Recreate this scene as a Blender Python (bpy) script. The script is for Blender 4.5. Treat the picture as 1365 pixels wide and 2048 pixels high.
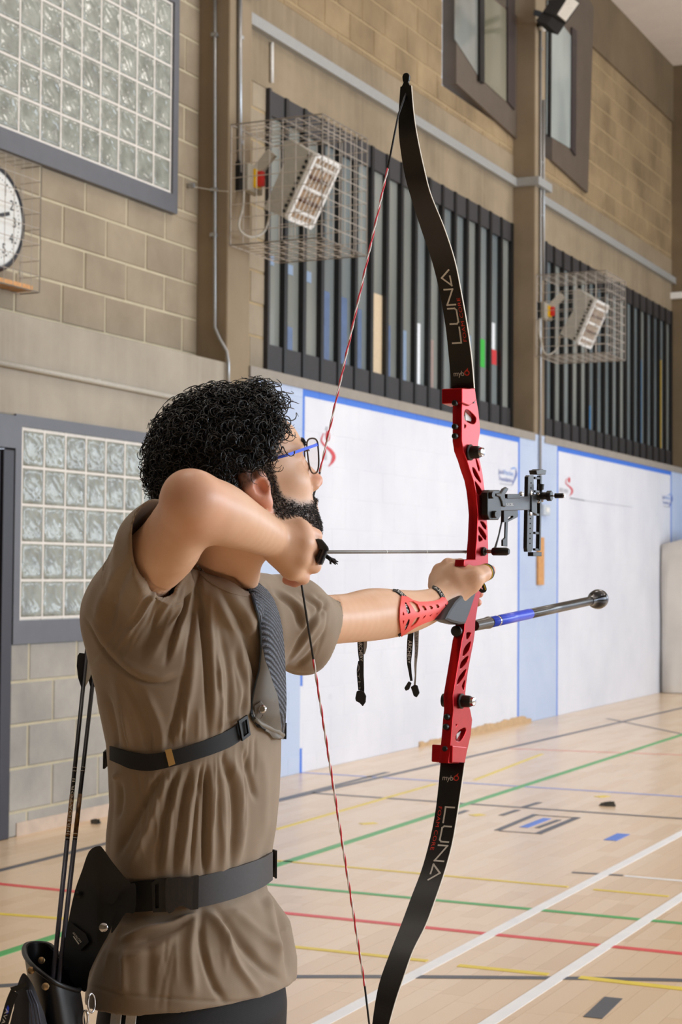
import bpy, bmesh, math, random
import numpy as np
from mathutils import Vector, Matrix
from mathutils.bvhtree import BVHTree
for _o in list(bpy.data.objects):
    bpy.data.objects.remove(_o, do_unlink=True)
SC = bpy.context.scene
COL = SC.collection
R = math.radians

# ------------------------------------------------------------------ camera
YAW, PITCH, ROLL, FPX = 0.44403, 0.03655, 0.00748, 3443.7
CAMZ = 1.373                      # camera height over the floor
_F = Vector((-math.sin(YAW) * math.cos(PITCH), math.cos(YAW) * math.cos(PITCH), math.sin(PITCH)))
_r = Vector((math.cos(YAW), math.sin(YAW), 0))
_u = _r.cross(_F)
_R = _r * math.cos(ROLL) + _u * math.sin(ROLL)
_U = _u * math.cos(ROLL) - _r * math.sin(ROLL)
CAM = Vector((0, 0, CAMZ))
cd = bpy.data.cameras.new('camera')
cam = bpy.data.objects.new('camera', cd)
COL.objects.link(cam)
cam.matrix_world = Matrix(((_R.x, _U.x, -_F.x, CAM.x), (_R.y, _U.y, -_F.y, CAM.y), (_R.z, _U.z, -_F.z, CAM.z), (0, 0, 0, 1)))
cd.sensor_fit = 'VERTICAL'
cd.sensor_height = 36.0
cd.sensor_width = 24.0
cd.lens = FPX / 2048 * 36.0
cd.clip_start = 0.05
cd.clip_end = 200
cd.dof.use_dof = True
cd.dof.focus_distance = 2.75
cd.dof.aperture_fstop = 12.0
SC.camera = cam

# ------------------------------------------------------------------ world, lights, exposure
wd = bpy.data.worlds.new('daylight')
SC.world = wd
wd.use_nodes = True
wd.node_tree.nodes['Background'].inputs[0].default_value = (0.80, 0.88, 1.0, 1)
wd.node_tree.nodes['Background'].inputs[1].default_value = 1.0
SC.view_settings.view_transform = 'Standard'
SC.view_settings.look = 'None'
SC.view_settings.exposure = 0.0
SC.view_settings.gamma = 1.0
SC.view_settings.use_curve_mapping = False
SC.cycles.max_bounces = 8
SC.cycles.diffuse_bounces = 4
SC.cycles.glossy_bounces = 3
SC.cycles.transparent_max_bounces = 12
SC.cycles.sample_clamp_indirect = 6.0
SC.cycles.use_denoising = True

def area_light(name, loc, direction, sx, sy, power, color):
    ld = bpy.data.lights.new(name, 'AREA')
    ld.shape = 'RECTANGLE'
    ld.size, ld.size_y, ld.energy, ld.color = sx, sy, power, color
    o = bpy.data.objects.new(name, ld)
    COL.objects.link(o)
    o.location = loc
    o.rotation_euler = Vector(direction).to_track_quat('-Z', 'Y').to_euler()
    return o
HALL_R, HALL_B, HALL_E, CEIL = 9.0, -5.0, 21.62, 7.95
# daylight through the long window band of the right-hand wall; the end light stands before a solid wall
DAY = (0.78, 0.89, 1.0)
area_light('window_daylight_right', (HALL_R - 0.12, 11.5, 3.3), (-1, 0, -0.10), 18, 3.6, 1480, DAY)
area_light('end_daylight', (4.2, HALL_E - 0.15, 3.4), (0, -1, -0.12), 8.0, 3.4, 300, DAY)
for _i, (_x, _y) in enumerate(((-2.6, 3.0), (-2.6, 9.5), (-2.6, 16.0), (4.6, 3.0), (4.6, 9.5), (4.6, 16.0))):
    area_light('ceiling_lamp_light', (_x, _y, CEIL - 0.45), (0, 0, -1), 1.6, 1.6, 48, (1.0, 0.94, 0.86))

# ------------------------------------------------------------------ pixel <-> place helpers (image frame 1365 x 2048)
def ray(x, y):
    return _F + _R * ((x - 682.5) / FPX) - _U * ((y - 1024.0) / FPX)
def P(x, y, depth):               # point at a given distance in front of the camera
    return CAM + ray(x, y) * depth
def on_x(x, y, X):                # on the vertical plane X = const (parallel to the hall's left wall)
    d = ray(x, y)
    return CAM + d * (X / d.x)
def on_y(x, y, Y):
    d = ray(x, y)
    return CAM + d * (Y / d.y)
def on_floor(x, y, z=0.0):
    d = ray(x, y)
    return CAM + d * ((z - CAMZ) / d.z)
def pix(p):                       # numpy points (n,3) -> pixel coords and depth
    p = np.asarray(p, dtype=np.float64) - np.array(CAM)
    zc = p @ np.array(_F)
    return 682.5 + FPX * (p @ np.array(_R)) / zc, 1024 - FPX * (p @ np.array(_U)) / zc, zc

# ------------------------------------------------------------------ mesh helpers
def orth(d):
    d = Vector(d).normalized()
    a = Vector((0, 0, 1)) if abs(d.z) < 0.9 else Vector((1, 0, 0))
    x = d.cross(a).normalized()
    return x, d.cross(x).normalized(), d

class MB:
    def __init__(self):
        self.v, self.f = [], []
    def add(self, vs, fs):
        n = len(self.v)
        self.v.extend([tuple(p) for p in vs])
        self.f.extend([tuple(i + n for i in q) for q in fs])
        return self
    def box(self, lo, hi):
        x0, y0, z0 = lo
        x1, y1, z1 = hi
        return self.hexa([(x0, y0, z0), (x1, y0, z0), (x1, y1, z0), (x0, y1, z0), (x0, y0, z1), (x1, y0, z1), (x1, y1, z1), (x0, y1, z1)])
    def hexa(self, p):
        return self.add(p, [(3, 2, 1, 0), (4, 5, 6, 7), (0, 1, 5, 4), (1, 2, 6, 5), (2, 3, 7, 6), (3, 0, 4, 7)])
    def bar(self, a, b, w, h, up=(0, 0, 1)):      # rectangular bar from a to b
        a, b = Vector(a), Vector(b)
        d = (b - a).normalized()
        s = d.cross(Vector(up))
        if s.length < 1e-4:
            s = d.cross(Vector((1, 0, 0)))
        s.normalize()
        t = s.cross(d).normalized()
        s, t = s * w / 2, t * h / 2
        return self.hexa([a - s - t, a + s - t, a + s + t, a - s + t, b - s - t, b + s - t, b + s + t, b - s + t])
    def tube(self, pts, rad, n=8, cap=True, flat=1.0, ref=None):
        pts = [Vector(p) for p in pts]
        k = len(pts)
        rr = [rad] * k if not hasattr(rad, '__len__') else list(rad)
        t0 = (pts[1] - pts[0]).normalized()
        if ref is None:
            x, y, _ = orth(t0)
        else:
            x = (Vector(ref) - t0 * t0.dot(Vector(ref))).normalized()
            y = t0.cross(x)
        base = len(self.v)
        for i in range(k):
            t = (pts[min(i + 1, k - 1)] - pts[max(i - 1, 0)])
            if t.length < 1e-9:
                t = t0.copy()
            t.normalize()
            if ref is None:
                x = (x - t * x.dot(t)).normalized()
            else:
                x = (Vector(ref) - t * t.dot(Vector(ref))).normalized()
            y = t.cross(x)
            for j in range(n):
                a = 2 * math.pi * j / n
                self.v.append(tuple(pts[i] + x * (rr[i] * math.cos(a)) + y * (rr[i] * flat * math.sin(a))))
        for i in range(k - 1):
            for j in range(n):
                a, b = base + i * n + j, base + i * n + (j + 1) % n
                self.f.append((a, b, b + n, a + n))
        if cap:
            self.f.append(tuple(base + j for j in reversed(range(n))))
            self.f.append(tuple(base + (k - 1) * n + j for j in range(n)))
        return self
    def cyl(self, a, b, r, n=16):
        return self.tube([a, b], r, n)
    def lathe(self, o, d, prof, n=24):             # prof: list of (distance along d, radius)
        o = Vector(o)
        x, y, d = orth(d)
        base = len(self.v)
        for h, r in prof:
            for j in range(n):
                a = 2 * math.pi * j / n
                self.v.append(tuple(o + d * h + x * (r * math.cos(a)) + y * (r * math.sin(a))))
        for i in range(len(prof) - 1):
            for j in range(n):
                a, b = base + i * n + j, base + i * n + (j + 1) % n
                self.f.append((a, b, b + n, a + n))
        self.f.append(tuple(base + j for j in reversed(range(n))))
        self.f.append(tuple(base + (len(prof) - 1) * n + j for j in range(n)))
        return self
    def ball(self, c, r, n=12, sc=(1, 1, 1)):
        c = Vector(c)
        base = len(self.v)
        for i in range(n // 2 + 1):
            t = math.pi * i / (n // 2)
            for j in range(n):
                a = 2 * math.pi * j / n
                self.v.append((c.x + r * sc[0] * math.sin(t) * math.cos(a), c.y + r * sc[1] * math.sin(t) * math.sin(a), c.z + r * sc[2] * math.cos(t)))
        for i in range(n // 2):
            for j in range(n):
                a, b = base + i * n + j, base + i * n + (j + 1) % n
                self.f.append((a, a + n, b + n, b))
        return self
    def ring(self, c, nrm, R_, r, n=24, m=8):
        c = Vector(c)
        x, y, _ = orth(nrm)
        pts = [c + x * (R_ * math.cos(2 * math.pi * i / n)) + y * (R_ * math.sin(2 * math.pi * i / n)) for i in range(n)]
        return self.loop(pts, r, m)
    def loop(self, pts, r, m=6):
        pts = [Vector(p) for p in pts]
        n = len(pts)
        cen = sum(pts, Vector()) / n
        nr = Vector()
        for i in range(n):
            nr += (pts[i] - cen).cross(pts[(i + 1) % n] - cen)
        nr.normalize()
        base = len(self.v)
        for i in range(n):
            t = (pts[(i + 1) % n] - pts[i - 1]).normalized()
            x = nr
            y = t.cross(x).normalized()
            for j in range(m):
                a = 2 * math.pi * j / m
                self.v.append(tuple(pts[i] + x * (r * math.cos(a)) + y * (r * math.sin(a))))
        for i in range(n):
            for j in range(m):
                a, b = base + i * m + j, base + i * m + (j + 1) % m
                c_, d_ = base + ((i + 1) % n) * m + j, base + ((i + 1) % n) * m + (j + 1) % m
                self.f.append((a, b, d_, c_))
        return self
    def sheet(self, rows, thick=0.0, nrm=None):    # grid of points; thick > 0 gives it a back
        h, w = len(rows), len(rows[0])
        base = len(self.v)
        for r_ in rows:
            self.v.extend([tuple(p) for p in r_])
        for i in range(h - 1):
            for j in range(w - 1):
                a = base + i * w + j
                self.f.append((a, a + 1, a + w + 1, a + w))
        if thick:
            b2 = len(self.v)
            for i in range(h):
                for j in range(w):
                    if nrm is not None:
                        n_ = Vector(nrm)
                    else:
                        du = Vector(rows[i][min(j + 1, w - 1)]) - Vector(rows[i][max(j - 1, 0)])
                        dv = Vector(rows[min(i + 1, h - 1)][j]) - Vector(rows[max(i - 1, 0)][j])
                        n_ = du.cross(dv).normalized()
                    self.v.append(tuple(Vector(rows[i][j]) - n_ * thick))
            for i in range(h - 1):
                for j in range(w - 1):
                    a = b2 + i * w + j
                    self.f.append((a + w, a + w + 1, a + 1, a))
            edge = [i for i in range(w)] + [w - 1 + w * i for i in range(1, h)] + [w * (h - 1) + i for i in range(w - 2, -1, -1)] + [w * i for i in range(h - 2, 0, -1)]
            for q in range(len(edge)):
                a, b = edge[q], edge[(q + 1) % len(edge)]
                self.f.append((base + b, base + a, b2 + a, b2 + b))
        return self
    def prism(self, poly, ext):                    # closed polygon (3D points) swept by vector ext
        n = len(poly)
        e = Vector(ext)
        p = [Vector(q) for q in poly]
        base = len(self.v)
        self.v.extend([tuple(q) for q in p] + [tuple(q + e) for q in p])
        self.f.append(tuple(base + i for i in reversed(range(n))))
        self.f.append(tuple(base + n + i for i in range(n)))
        for i in range(n):
            j = (i + 1) % n
            self.f.append((base + i, base + j, base + n + j, base + n + i))
        return self
    def mesh(self, name, smooth=False):
        me = bpy.data.meshes.new(name)
        me.from_pydata(self.v, [], self.f)
        me.validate()
        bm = bmesh.new()
        bm.from_mesh(me)
        bmesh.ops.recalc_face_normals(bm, faces=bm.faces)
        bm.to_mesh(me)
        bm.free()
        if smooth:
            me.shade_smooth()
            if smooth != 'all':
                me.set_sharp_from_angle(angle=R(38))
        return me
    def build(self, name, mat, parent=None, smooth=False, bevel=0.0):
        o = obj(name, self.mesh(name, smooth), mat, parent)
        if bevel:
            m = o.modifiers.new('bevel', 'BEVEL')
            m.width = bevel
            m.segments = 2
            m.limit_method = 'ANGLE'
            m.angle_limit = R(40)
        return o

def obj(name, me, mat, parent=None):
    o = bpy.data.objects.new(name, me)
    COL.objects.link(o)
    if mat is not None and hasattr(me, 'materials') and not me.materials:
        me.materials.append(mat)
    if parent is not None:
        attach(o, parent)
    return o
def attach(o, parent):
    o.parent = parent
    o.matrix_parent_inverse = WORLD[parent.name].inverted() if parent.name in WORLD else Matrix.Identity(4)
WORLD = {}
def tag(o, label=None, cat=None, group=None, kind=None):
    for k, v in (('label', label), ('category', cat), ('group', group), ('kind', kind)):
        if v:
            o[k] = v
    return o
def thing(name, loc, label=None, cat=None, group=None, kind=None):
    o = bpy.data.objects.new(name, None)
    COL.objects.link(o)
    o.location = loc
    o.empty_display_size = 0.1
    WORLD[o.name] = Matrix.Translation(Vector(loc))
    return tag(o, label, cat, group, kind)
def np_obj(name, V, F, mat, parent=None, smooth=True):
    me = bpy.data.meshes.new(name)
    me.from_pydata([tuple(v) for v in V], [], [tuple(int(i) for i in f) for f in F])
    if smooth:
        me.shade_smooth()
    return obj(name, me, mat, parent)

# flat outline (with holes) -> solid slab in local x, y, z=[-ext, ext]
def slab(splines, ext, bevel=0.0, smooth_spl=False, res=1):
    cu = bpy.data.curves.new('slab', 'CURVE')
    cu.dimensions = '2D'
    cu.fill_mode = 'BOTH'
    cu.extrude = ext
    cu.bevel_depth = bevel
    cu.bevel_resolution = 1
    for s in splines:
        sp = cu.splines.new('POLY')
        sp.points.add(len(s) - 1)
        for i, q in enumerate(s):
            sp.points[i].co = (q[0], q[1], 0, 1)
        sp.use_cyclic_u = True
    o = bpy.data.objects.new('slab', cu)
    COL.objects.link(o)
    dg = bpy.context.evaluated_depsgraph_get()
    me = bpy.data.meshes.new_from_object(o.evaluated_get(dg))
    V = [tuple(v.co) for v in me.vertices]
    F = [tuple(p.vertices) for p in me.polygons]
    bpy.data.objects.remove(o)
    bpy.data.curves.remove(cu)
    bpy.data.meshes.remove(me)
    return V, F
def text_vf(s, ext=0.0, space=1.0, shear=0.0, offset=0.0):   # unit-height lettering, origin at left baseline
    cu = bpy.data.curves.new('lettering', 'FONT')
    cu.body = s
    cu.size = 1.0
    cu.extrude = ext
    cu.space_character = space
    cu.shear = shear
    cu.offset = offset
    cu.resolution_u = 3
    o = bpy.data.objects.new('lettering', cu)
    COL.objects.link(o)
    dg = bpy.context.evaluated_depsgraph_get()
    me = bpy.data.meshes.new_from_object(o.evaluated_get(dg))
    V = [tuple(v.co) for v in me.vertices]
    F = [tuple(p.vertices) for p in me.polygons]
    bpy.data.objects.remove(o)
    bpy.data.curves.remove(cu)
    bpy.data.meshes.remove(me)
    return V, F
def place(VF, o, x, y, z=None):   # local (x,y,z) -> world by frame o + x,y,z vectors
    o, x, y = Vector(o), Vector(x), Vector(y)
    z = x.cross(y).normalized() if z is None else Vector(z)
    return [o + x * a + y * b + z * c for a, b, c in VF[0]], VF[1]
def smooth_poly(pts, n=4):        # closed Catmull-Rom resample of a 2D outline
    out = []
    k = len(pts)
    for i in range(k):
        p0, p1, p2, p3 = [np.array(pts[(i + j - 1) % k], float) for j in range(4)]
        for q in range(n):
            t = q / n
            out.append(tuple(0.5 * (2 * p1 + (p2 - p0) * t + (2 * p0 - 5 * p1 + 4 * p2 - p3) * t * t + (3 * p1 - p0 - 3 * p2 + p3) * t ** 3)))
    return out
def smooth_line(pts, n=5):        # open Catmull-Rom
    pts = [np.array(p, float) for p in pts]
    q = [2 * pts[0] - pts[1]] + pts + [2 * pts[-1] - pts[-2]]
    out = []
    for i in range(1, len(q) - 2):
        p0, p1, p2, p3 = q[i - 1:i + 3]
        for s in range(n):
            t = s / n
            out.append(0.5 * (2 * p1 + (p2 - p0) * t + (2 * p0 - 5 * p1 + 4 * p2 - p3) * t * t + (3 * p1 - p0 - 3 * p2 + p3) * t ** 3))
    out.append(pts[-1])
    return out

# ------------------------------------------------------------------ materials
def lin(c):
    return tuple(((v / 255) / 12.92 if v / 255 <= 0.04045 else ((v / 255 + 0.055) / 1.055) ** 2.4) for v in c)
class NT:
    def __init__(self, name):
        self.m = bpy.data.materials.new(name)
        self.m.use_nodes = True
        self.t = self.m.node_tree
        self.b = self.t.nodes['Principled BSDF']
    def n(self, kind, **kw):
        x = self.t.nodes.new(kind)
        for k, v in kw.items():
            if k.startswith('i_'):
                key = k[2:]
                x.inputs[int(key) if key.isdigit() else key.replace('_', ' ')].default_value = v
            else:
                setattr(x, k, v)
        return x
    def l(self, a, b):
        self.t.links.new(a, b)
    def ramp(self, fac, stops):
        r = self.n('ShaderNodeValToRGB')
        e = r.color_ramp.elements
        while len(e) < len(stops):
            e.new(0.5)
        for q, (p, c) in zip(e, stops):
            q.position = p
            q.color = (*c, 1) if len(c) == 3 else c
        self.l(fac, r.inputs[0])
        return r.outputs[0]
    def mix(self, fac, a, b, mode='MIX'):
        x = self.n('ShaderNodeMix', data_type='RGBA', blend_type=mode)
        for s, v in ((0, fac), (6, a), (7, b)):
            if hasattr(v, 'links'):
                self.l(v, x.inputs[s])
            elif s == 0:
                x.inputs[0].default_value = v
            else:
                x.inputs[s].default_value = (*v, 1) if len(v) == 3 else v
        return x.outputs[2]
    def math(self, op, a, b=None, c=None):
        x = self.n('ShaderNodeMath', operation=op)
        for i, v in enumerate((a, b, c)):
            if v is None:
                continue
            if hasattr(v, 'links'):
                self.l(v, x.inputs[i])
            else:
                x.inputs[i].default_value = v
        return x.outputs[0]
    def coords(self, which='Object', scale=(1, 1, 1)):
        tc = self.n('ShaderNodeTexCoord')
        mp = self.n('ShaderNodeMapping')
        mp.inputs['Scale'].default_value = scale
        self.l(tc.outputs[which], mp.inputs[0])
        return mp.outputs[0]
    def pos(self, scale=(1, 1, 1)):
        g = self.n('ShaderNodeNewGeometry')
        mp = self.n('ShaderNodeMapping')
        mp.inputs['Scale'].default_value = scale
        self.l(g.outputs['Position'], mp.inputs[0])
        return mp.outputs[0]
    def noise(self, vec, scale, detail=3, rough=0.55):
        x = self.n('ShaderNodeTexNoise')
        x.inputs['Scale'].default_value = scale
        x.inputs['Detail'].default_value = detail
        x.inputs['Roughness'].default_value = rough
        self.l(vec, x.inputs['Vector'])
        return x.outputs[0]
    def bump(self, h, strength=0.3, dist=0.01):
        x = self.n('ShaderNodeBump')
        x.inputs['Strength'].default_value = strength
        x.inputs['Distance'].default_value = dist
        self.l(h, x.inputs['Height'])
        self.l(x.outputs[0], self.b.inputs['Normal'])
    def set(self, col=None, rough=None, metal=None, **kw):
        for k, v in (('Base Color', col), ('Roughness', rough), ('Metallic', metal)):
            if v is None:
                continue
            if hasattr(v, 'links'):
                self.l(v, self.b.inputs[k])
            else:
                self.b.inputs[k].default_value = (*v, 1) if k == 'Base Color' else v
        for k, v in kw.items():
            self.b.inputs[k.replace('_', ' ')].default_value = v
        return self.m
def plain(name, c, rough=0.5, metal=0.0, var=0.06, scale=40, bump=0.0, **kw):
    t = NT(name)
    c = lin(c)
    nz = t.noise(t.coords('Object'), scale, 3)
    a, b = tuple(v * (1 - var) for v in c), tuple(min(1, v * (1 + var)) for v in c)
    t.set(t.ramp(nz, [(0.3, a), (0.7, b)]), rough, metal, **kw)
    if bump:
        t.bump(nz, bump, 0.004)
    return t.m
def concrete(name, dark, light, streak=0.35, scale=1.2, rough=0.85, rnd=0.0):
    t = NT(name)
    n1 = t.noise(t.pos((1, 1, 1)), scale, 6, 0.6)
    c = t.ramp(n1, [(0.3, lin(dark)), (0.72, lin(light))])
    if streak:
        n2 = t.noise(t.pos((6, 6, 0.35)), 2.2, 4, 0.6)
        c = t.mix(t.math('MULTIPLY', t.ramp(n2, [(0.45, (0, 0, 0)), (0.75, (1, 1, 1))]), streak), c, lin(light))
    if rnd:
        oi = t.n('ShaderNodeObjectInfo')
        k = t.math('MULTIPLY_ADD', oi.outputs['Random'], 2 * rnd, 1 - rnd)
        c = t.mix(1.0, c, t.n('ShaderNodeCombineColor').outputs[0], 'MIX') if False else c
        hs = t.n('ShaderNodeHueSaturation')
        t.l(k, hs.inputs['Value'])
        t.l(c, hs.inputs['Color'])
        c = hs.outputs[0]
    t.set(c, rough)
    t.bump(t.noise(t.pos(), 90, 4), 0.25, 0.004)
    return t.m
# ================================================================== THE HALL
W0, W1 = -5.39, -5.613            # front plane of columns and lower wall; recessed plane of the bays above
M = {}
M['block_low'] = concrete('daylight-tinted grey blockwork', (146, 142, 136), (174, 168, 158), 0, 3.0, rnd=0.06)  # grey to brown tint by height paints in daylight below, warm lamps above
M['block_mid'] = concrete('lamp-tinted tan blockwork', (138, 124, 104), (166, 151, 129), 0, 2.2, rnd=0.08)
M['block_up'] = concrete('lamp-tinted brown blockwork', (124, 104, 76), (160, 137, 103), 0, 2.0, rnd=0.09)
M['mortar'] = plain('pale mortar', (190, 179, 152), 0.9, var=0.08, scale=9)
M['mortar_up'] = plain('brown mortar', (168, 146, 110), 0.9, var=0.08, scale=9)
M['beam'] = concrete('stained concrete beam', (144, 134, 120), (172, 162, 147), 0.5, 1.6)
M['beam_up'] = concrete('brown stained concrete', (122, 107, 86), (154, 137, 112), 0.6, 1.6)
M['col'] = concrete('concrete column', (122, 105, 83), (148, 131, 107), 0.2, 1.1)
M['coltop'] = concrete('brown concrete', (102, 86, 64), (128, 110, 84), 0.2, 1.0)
M['frame'] = plain('dark grey frame paint', (96, 97, 103), 0.45, var=0.05, scale=12)
M['grout'] = plain('white grout', (222, 216, 208), 0.8)
M['ceiling'] = plain('pale ceiling', (236, 226, 218), 0.9, var=0.03, scale=4)
M['fin'] = plain('black window fin', (15, 14, 15), 0.45, var=0.1)
M['header'] = plain('dark grey window panel', (48, 45, 46), 0.6, var=0.08, scale=14)
M['steel'] = plain('galvanised steel', (168, 170, 172), 0.38, 0.75, var=0.08, scale=60)
M['trunk'] = plain('grey cable trunking', (152, 152, 150), 0.5, var=0.05)
M['wire'] = plain('grey wire mesh', (180, 171, 160), 0.5)
M['black'] = plain('black plastic', (18, 18, 20), 0.4)
M['pipegrey'] = plain('grey painted pipe', (182, 176, 164), 0.5)
M['darkdoor'] = plain('dark door paint', (42, 40, 50), 0.45)
M['wood'] = plain('orange timber', (206, 150, 92), 0.6, var=0.15, scale=30)
M['white'] = plain('white plastic', (232, 230, 226), 0.4)
M['brownpanel'] = plain('brown grey window surround', (92, 80, 69), 0.55, var=0.08, scale=6)

def mat_paint():                  # lower wall paint: white panels with blue borders on pale blue
    t = NT('white wall panels with blue border paint')
    g = t.n('ShaderNodeNewGeometry')
    s = t.n('ShaderNodeSeparateXYZ')
    t.l(g.outputs['Position'], s.inputs[0])
    y, z = s.outputs[1], s.outputs[2]
    def between(v, a, b):
        return t.math('MULTIPLY', t.math('GREATER_THAN', v, a), t.math('LESS_THAN', v, b))
    wn = t.noise(t.pos((1, 1, 1)), 2.0, 3)
    n1 = t.noise(t.pos((1, 1, 1)), 1.4, 5)
    lb = t.ramp(n1, [(0.3, lin((178, 192, 219))), (0.7, lin((194, 206, 227)))])
    wh = t.ramp(n1, [(0.3, lin((214, 215, 223))), (0.7, lin((228, 228, 234)))])
    bl = lin((64, 118, 214))
    P1, P2 = (PANEL[0], PANEL[1])
    col = lb
    for (a, b) in (P1, P2):
        outer = t.math('MULTIPLY', between(y, a, b), t.math('LESS_THAN', z, 2.672))
        inner = t.math('MULTIPLY', between(y, a + 0.035, b - 0.045), t.math('LESS_THAN', z, 2.62))
        low = t.math('MULTIPLY', outer, t.math('LESS_THAN', t.math('MULTIPLY_ADD', wn, 0.04, z), 0.14 if a > 12 else 0.19))
        col = t.mix(outer, col, bl)
        if a < 12:                # the blue edge line of the near panel is worn away over most of its height
            worn = t.math('MULTIPLY', between(y, a - 0.1, a + 0.2), between(z, 0.17, 0.6))
            col = t.mix(t.math('MULTIPLY', worn, outer), col, wh)
        col = t.mix(inner, col, wh)
    scuff = t.ramp(t.noise(t.pos((1.0, 1.0, 1.0)), 7.0, 2), [(0.72, (0, 0, 0)), (0.80, (1, 1, 1))])
    col = t.mix(t.math('MULTIPLY', scuff, 0.10), col, lin((120, 118, 122)))
    t.set(col, 0.55)
    t.bump(t.noise(t.pos(), 120, 3), 0.12, 0.003)
    return t.m
_pl = on_x(606, 776, W0).y
PANEL = [(_pl, on_x(1040, 1000, W0).y), (on_x(1115, 1000, W0).y, on_x(1344, 950, W0).y)]
M['paint'] = mat_paint()

def cutrects(r, holes):
    out = [r]
    for (a0, a1, b0, b1) in holes:
        nx = []
        for (y0, y1, z0, z1) in out:
            if a1 <= y0 or a0 >= y1 or b1 <= z0 or b0 >= z1:
                nx.append((y0, y1, z0, z1))
                continue
            if z0 < b0:
                nx.append((y0, y1, z0, b0))
            if z1 > b1:
                nx.append((y0, y1, b1, z1))
            zz0, zz1 = max(z0, b0), min(z1, b1)
            if y0 < a0:
                nx.append((y0, a0, zz0, zz1))
            if y1 > a1:
                nx.append((a1, y1, zz0, zz1))
        out = nx
    return [q for q in out if q[1] - q[0] > 0.03 and q[3] - q[2] > 0.03]
_bm = MB().box((-0.05, -0.5, -0.5), (0.0, 0.5, 0.5))
def unit_block(mat, bev):
    me = MB()
    b = bev
    # bevelled face block, front towards +x, unit size in y and z (bevel kept in world size by per-size meshes)
    return me
BLOCKS = {}
def block_mesh(w, h, mat, proud, e=0.006):
    key = (round(w, 2), round(h, 2), mat.name)
    if key not in BLOCKS:
        m = MB()
        y, z = w / 2, h / 2
        m.add([(-0.02, -y, -z), (-0.02, y, -z), (-0.02, y, z), (-0.02, -y, z),
               (proud - e, -y, -z), (proud - e, y, -z), (proud - e, y, z), (proud - e, -y, z),
               (proud, -y + e, -z + e), (proud, y - e, -z + e), (proud, y - e, z - e), (proud, -y + e, z - e)],
              [(0, 1, 5, 4), (1, 2, 6, 5), (2, 3, 7, 6), (3, 0, 4, 7), (4, 5, 9, 8), (5, 6, 10, 9), (6, 7, 11, 10), (7, 4, 8, 11), (8, 9, 10, 11)])
        me = m.mesh('block')
        me.materials.append(mat)
        BLOCKS[key] = me
    return BLOCKS[key]
rnd = random.Random(4)
def blockwork(parent, X, y0, y1, z0, z1, zoff, yoff, mat, mortar, holes=(), gap=0.013, proud=0.006, jit=0.002, visible=None):
    # mortar backing sits at plane X, block faces just proud of it
    mb = MB()
    for (a, b, c, d) in cutrects((y0, y1, z0, z1), holes):
        mb.box((X - 0.10, a, c), (X, b, d))
    mb.build('mortar', mortar, parent)
    k = math.floor((z0 - zoff) / 0.2255)
    n = 0
    while zoff + k * 0.2255 < z1:
        za, zb = zoff + k * 0.2255, zoff + (k + 1) * 0.2255
        off = yoff + (0.2225 if k % 2 else 0.0)
        j = math.floor((y0 - off) / 0.445)
        while off + j * 0.445 < y1:
            ya, yb = off + j * 0.445, off + (j + 1) * 0.445
            r_ = (max(ya + gap / 2, y0), min(yb - gap / 2, y1), max(za + gap / 2, z0), min(zb - gap / 2, z1))
            if r_[1] - r_[0] > 0.03 and r_[3] - r_[2] > 0.03:
                for (a, b, c, d) in cutrects(r_, holes):
                    w, h = round(b - a, 2), round(d - c, 2)
                    o = bpy.data.objects.new('block', block_mesh(w, h, mat, proud, 0.006 if gap > 0.01 else 0.0015))
                    COL.objects.link(o)
                    o.location = (X + rnd.uniform(-jit, jit), (a + b) / 2, (c + d) / 2)
                    o.scale = (1, (b - a) / w, (d - c) / h)
                    attach(o, parent)
                    n += 1
            j += 1
        k += 1
    return n

# ---- floor
def mat_floor(island):
    t = NT('pale maple strip floor' + (' strips' if island else ''))
    if island:
        r_ = t.n('ShaderNodeNewGeometry').outputs['Random Per Island']
    else:
        r_ = t.n('ShaderNodeObjectInfo').outputs['Random']
    g = t.noise(t.pos((14, 0.9, 1)), 5.0, 5, 0.6)
    big = t.noise(t.pos((1, 0.35, 1)), 0.9, 3)
    base = t.ramp(r_, [(0.0, lin((226, 196, 160))), (0.35, lin((236, 208, 174))), (0.7, lin((240, 215, 184))), (1.0, lin((232, 200, 162)))])
    c = t.mix(t.math('MULTIPLY', g, 0.30), base, lin((214, 176, 134)))
    c = t.mix(t.math('MULTIPLY', big, 0.25), c, lin((238, 214, 182)))
    t.set(c, t.math('MULTIPLY_ADD', g, 0.10, 0.20), None)
    t.b.inputs['Specular IOR Level'].default_value = 0.42
    t.bump(g, 0.04, 0.001)
    return t.m
M['floor_obj'], M['floor_isl'] = mat_floor(False), mat_floor(True)
floor = thing('floor', (0, 0, 0), kind='structure')
FX0, FX1 = W0 - 0.2, HALL_R
MB().box((FX0, HALL_B, -0.12), (FX1, HALL_E, -0.008)).build('subfloor', plain('pale timber subfloor', (212, 180, 142), 0.35), floor)
SW, SL = 0.083, 0.62
strips = []
for i in range(int((0.8 - (-5.39)) / SW) + 1):
    x0 = -5.39 + i * SW
    off = random.Random(i * 7 + 1).uniform(0, SL)
    for j in range(int((21.6 - 1.5) / SL) + 2):
        y0 = 1.5 + off + (j - 1) * SL
        strips.append((x0, y0))
_c = np.array([(x + SW / 2, y + SL / 2, 0) for x, y in strips])
px_, py_, pz_ = pix(_c)
vis = (pz_ > 0.5) & (px_ > -120) & (px_ < 1480) & (py_ > 1330) & (py_ < 2140)
hid = (px_ < 560) & (px_ > 200)   # behind the archer
order = np.argsort(pz_)
near = [int(i) for i in order if vis[i] and not hid[i]][:300]
near_set = set(near)
pm = MB()
e = 0.0005
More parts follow.
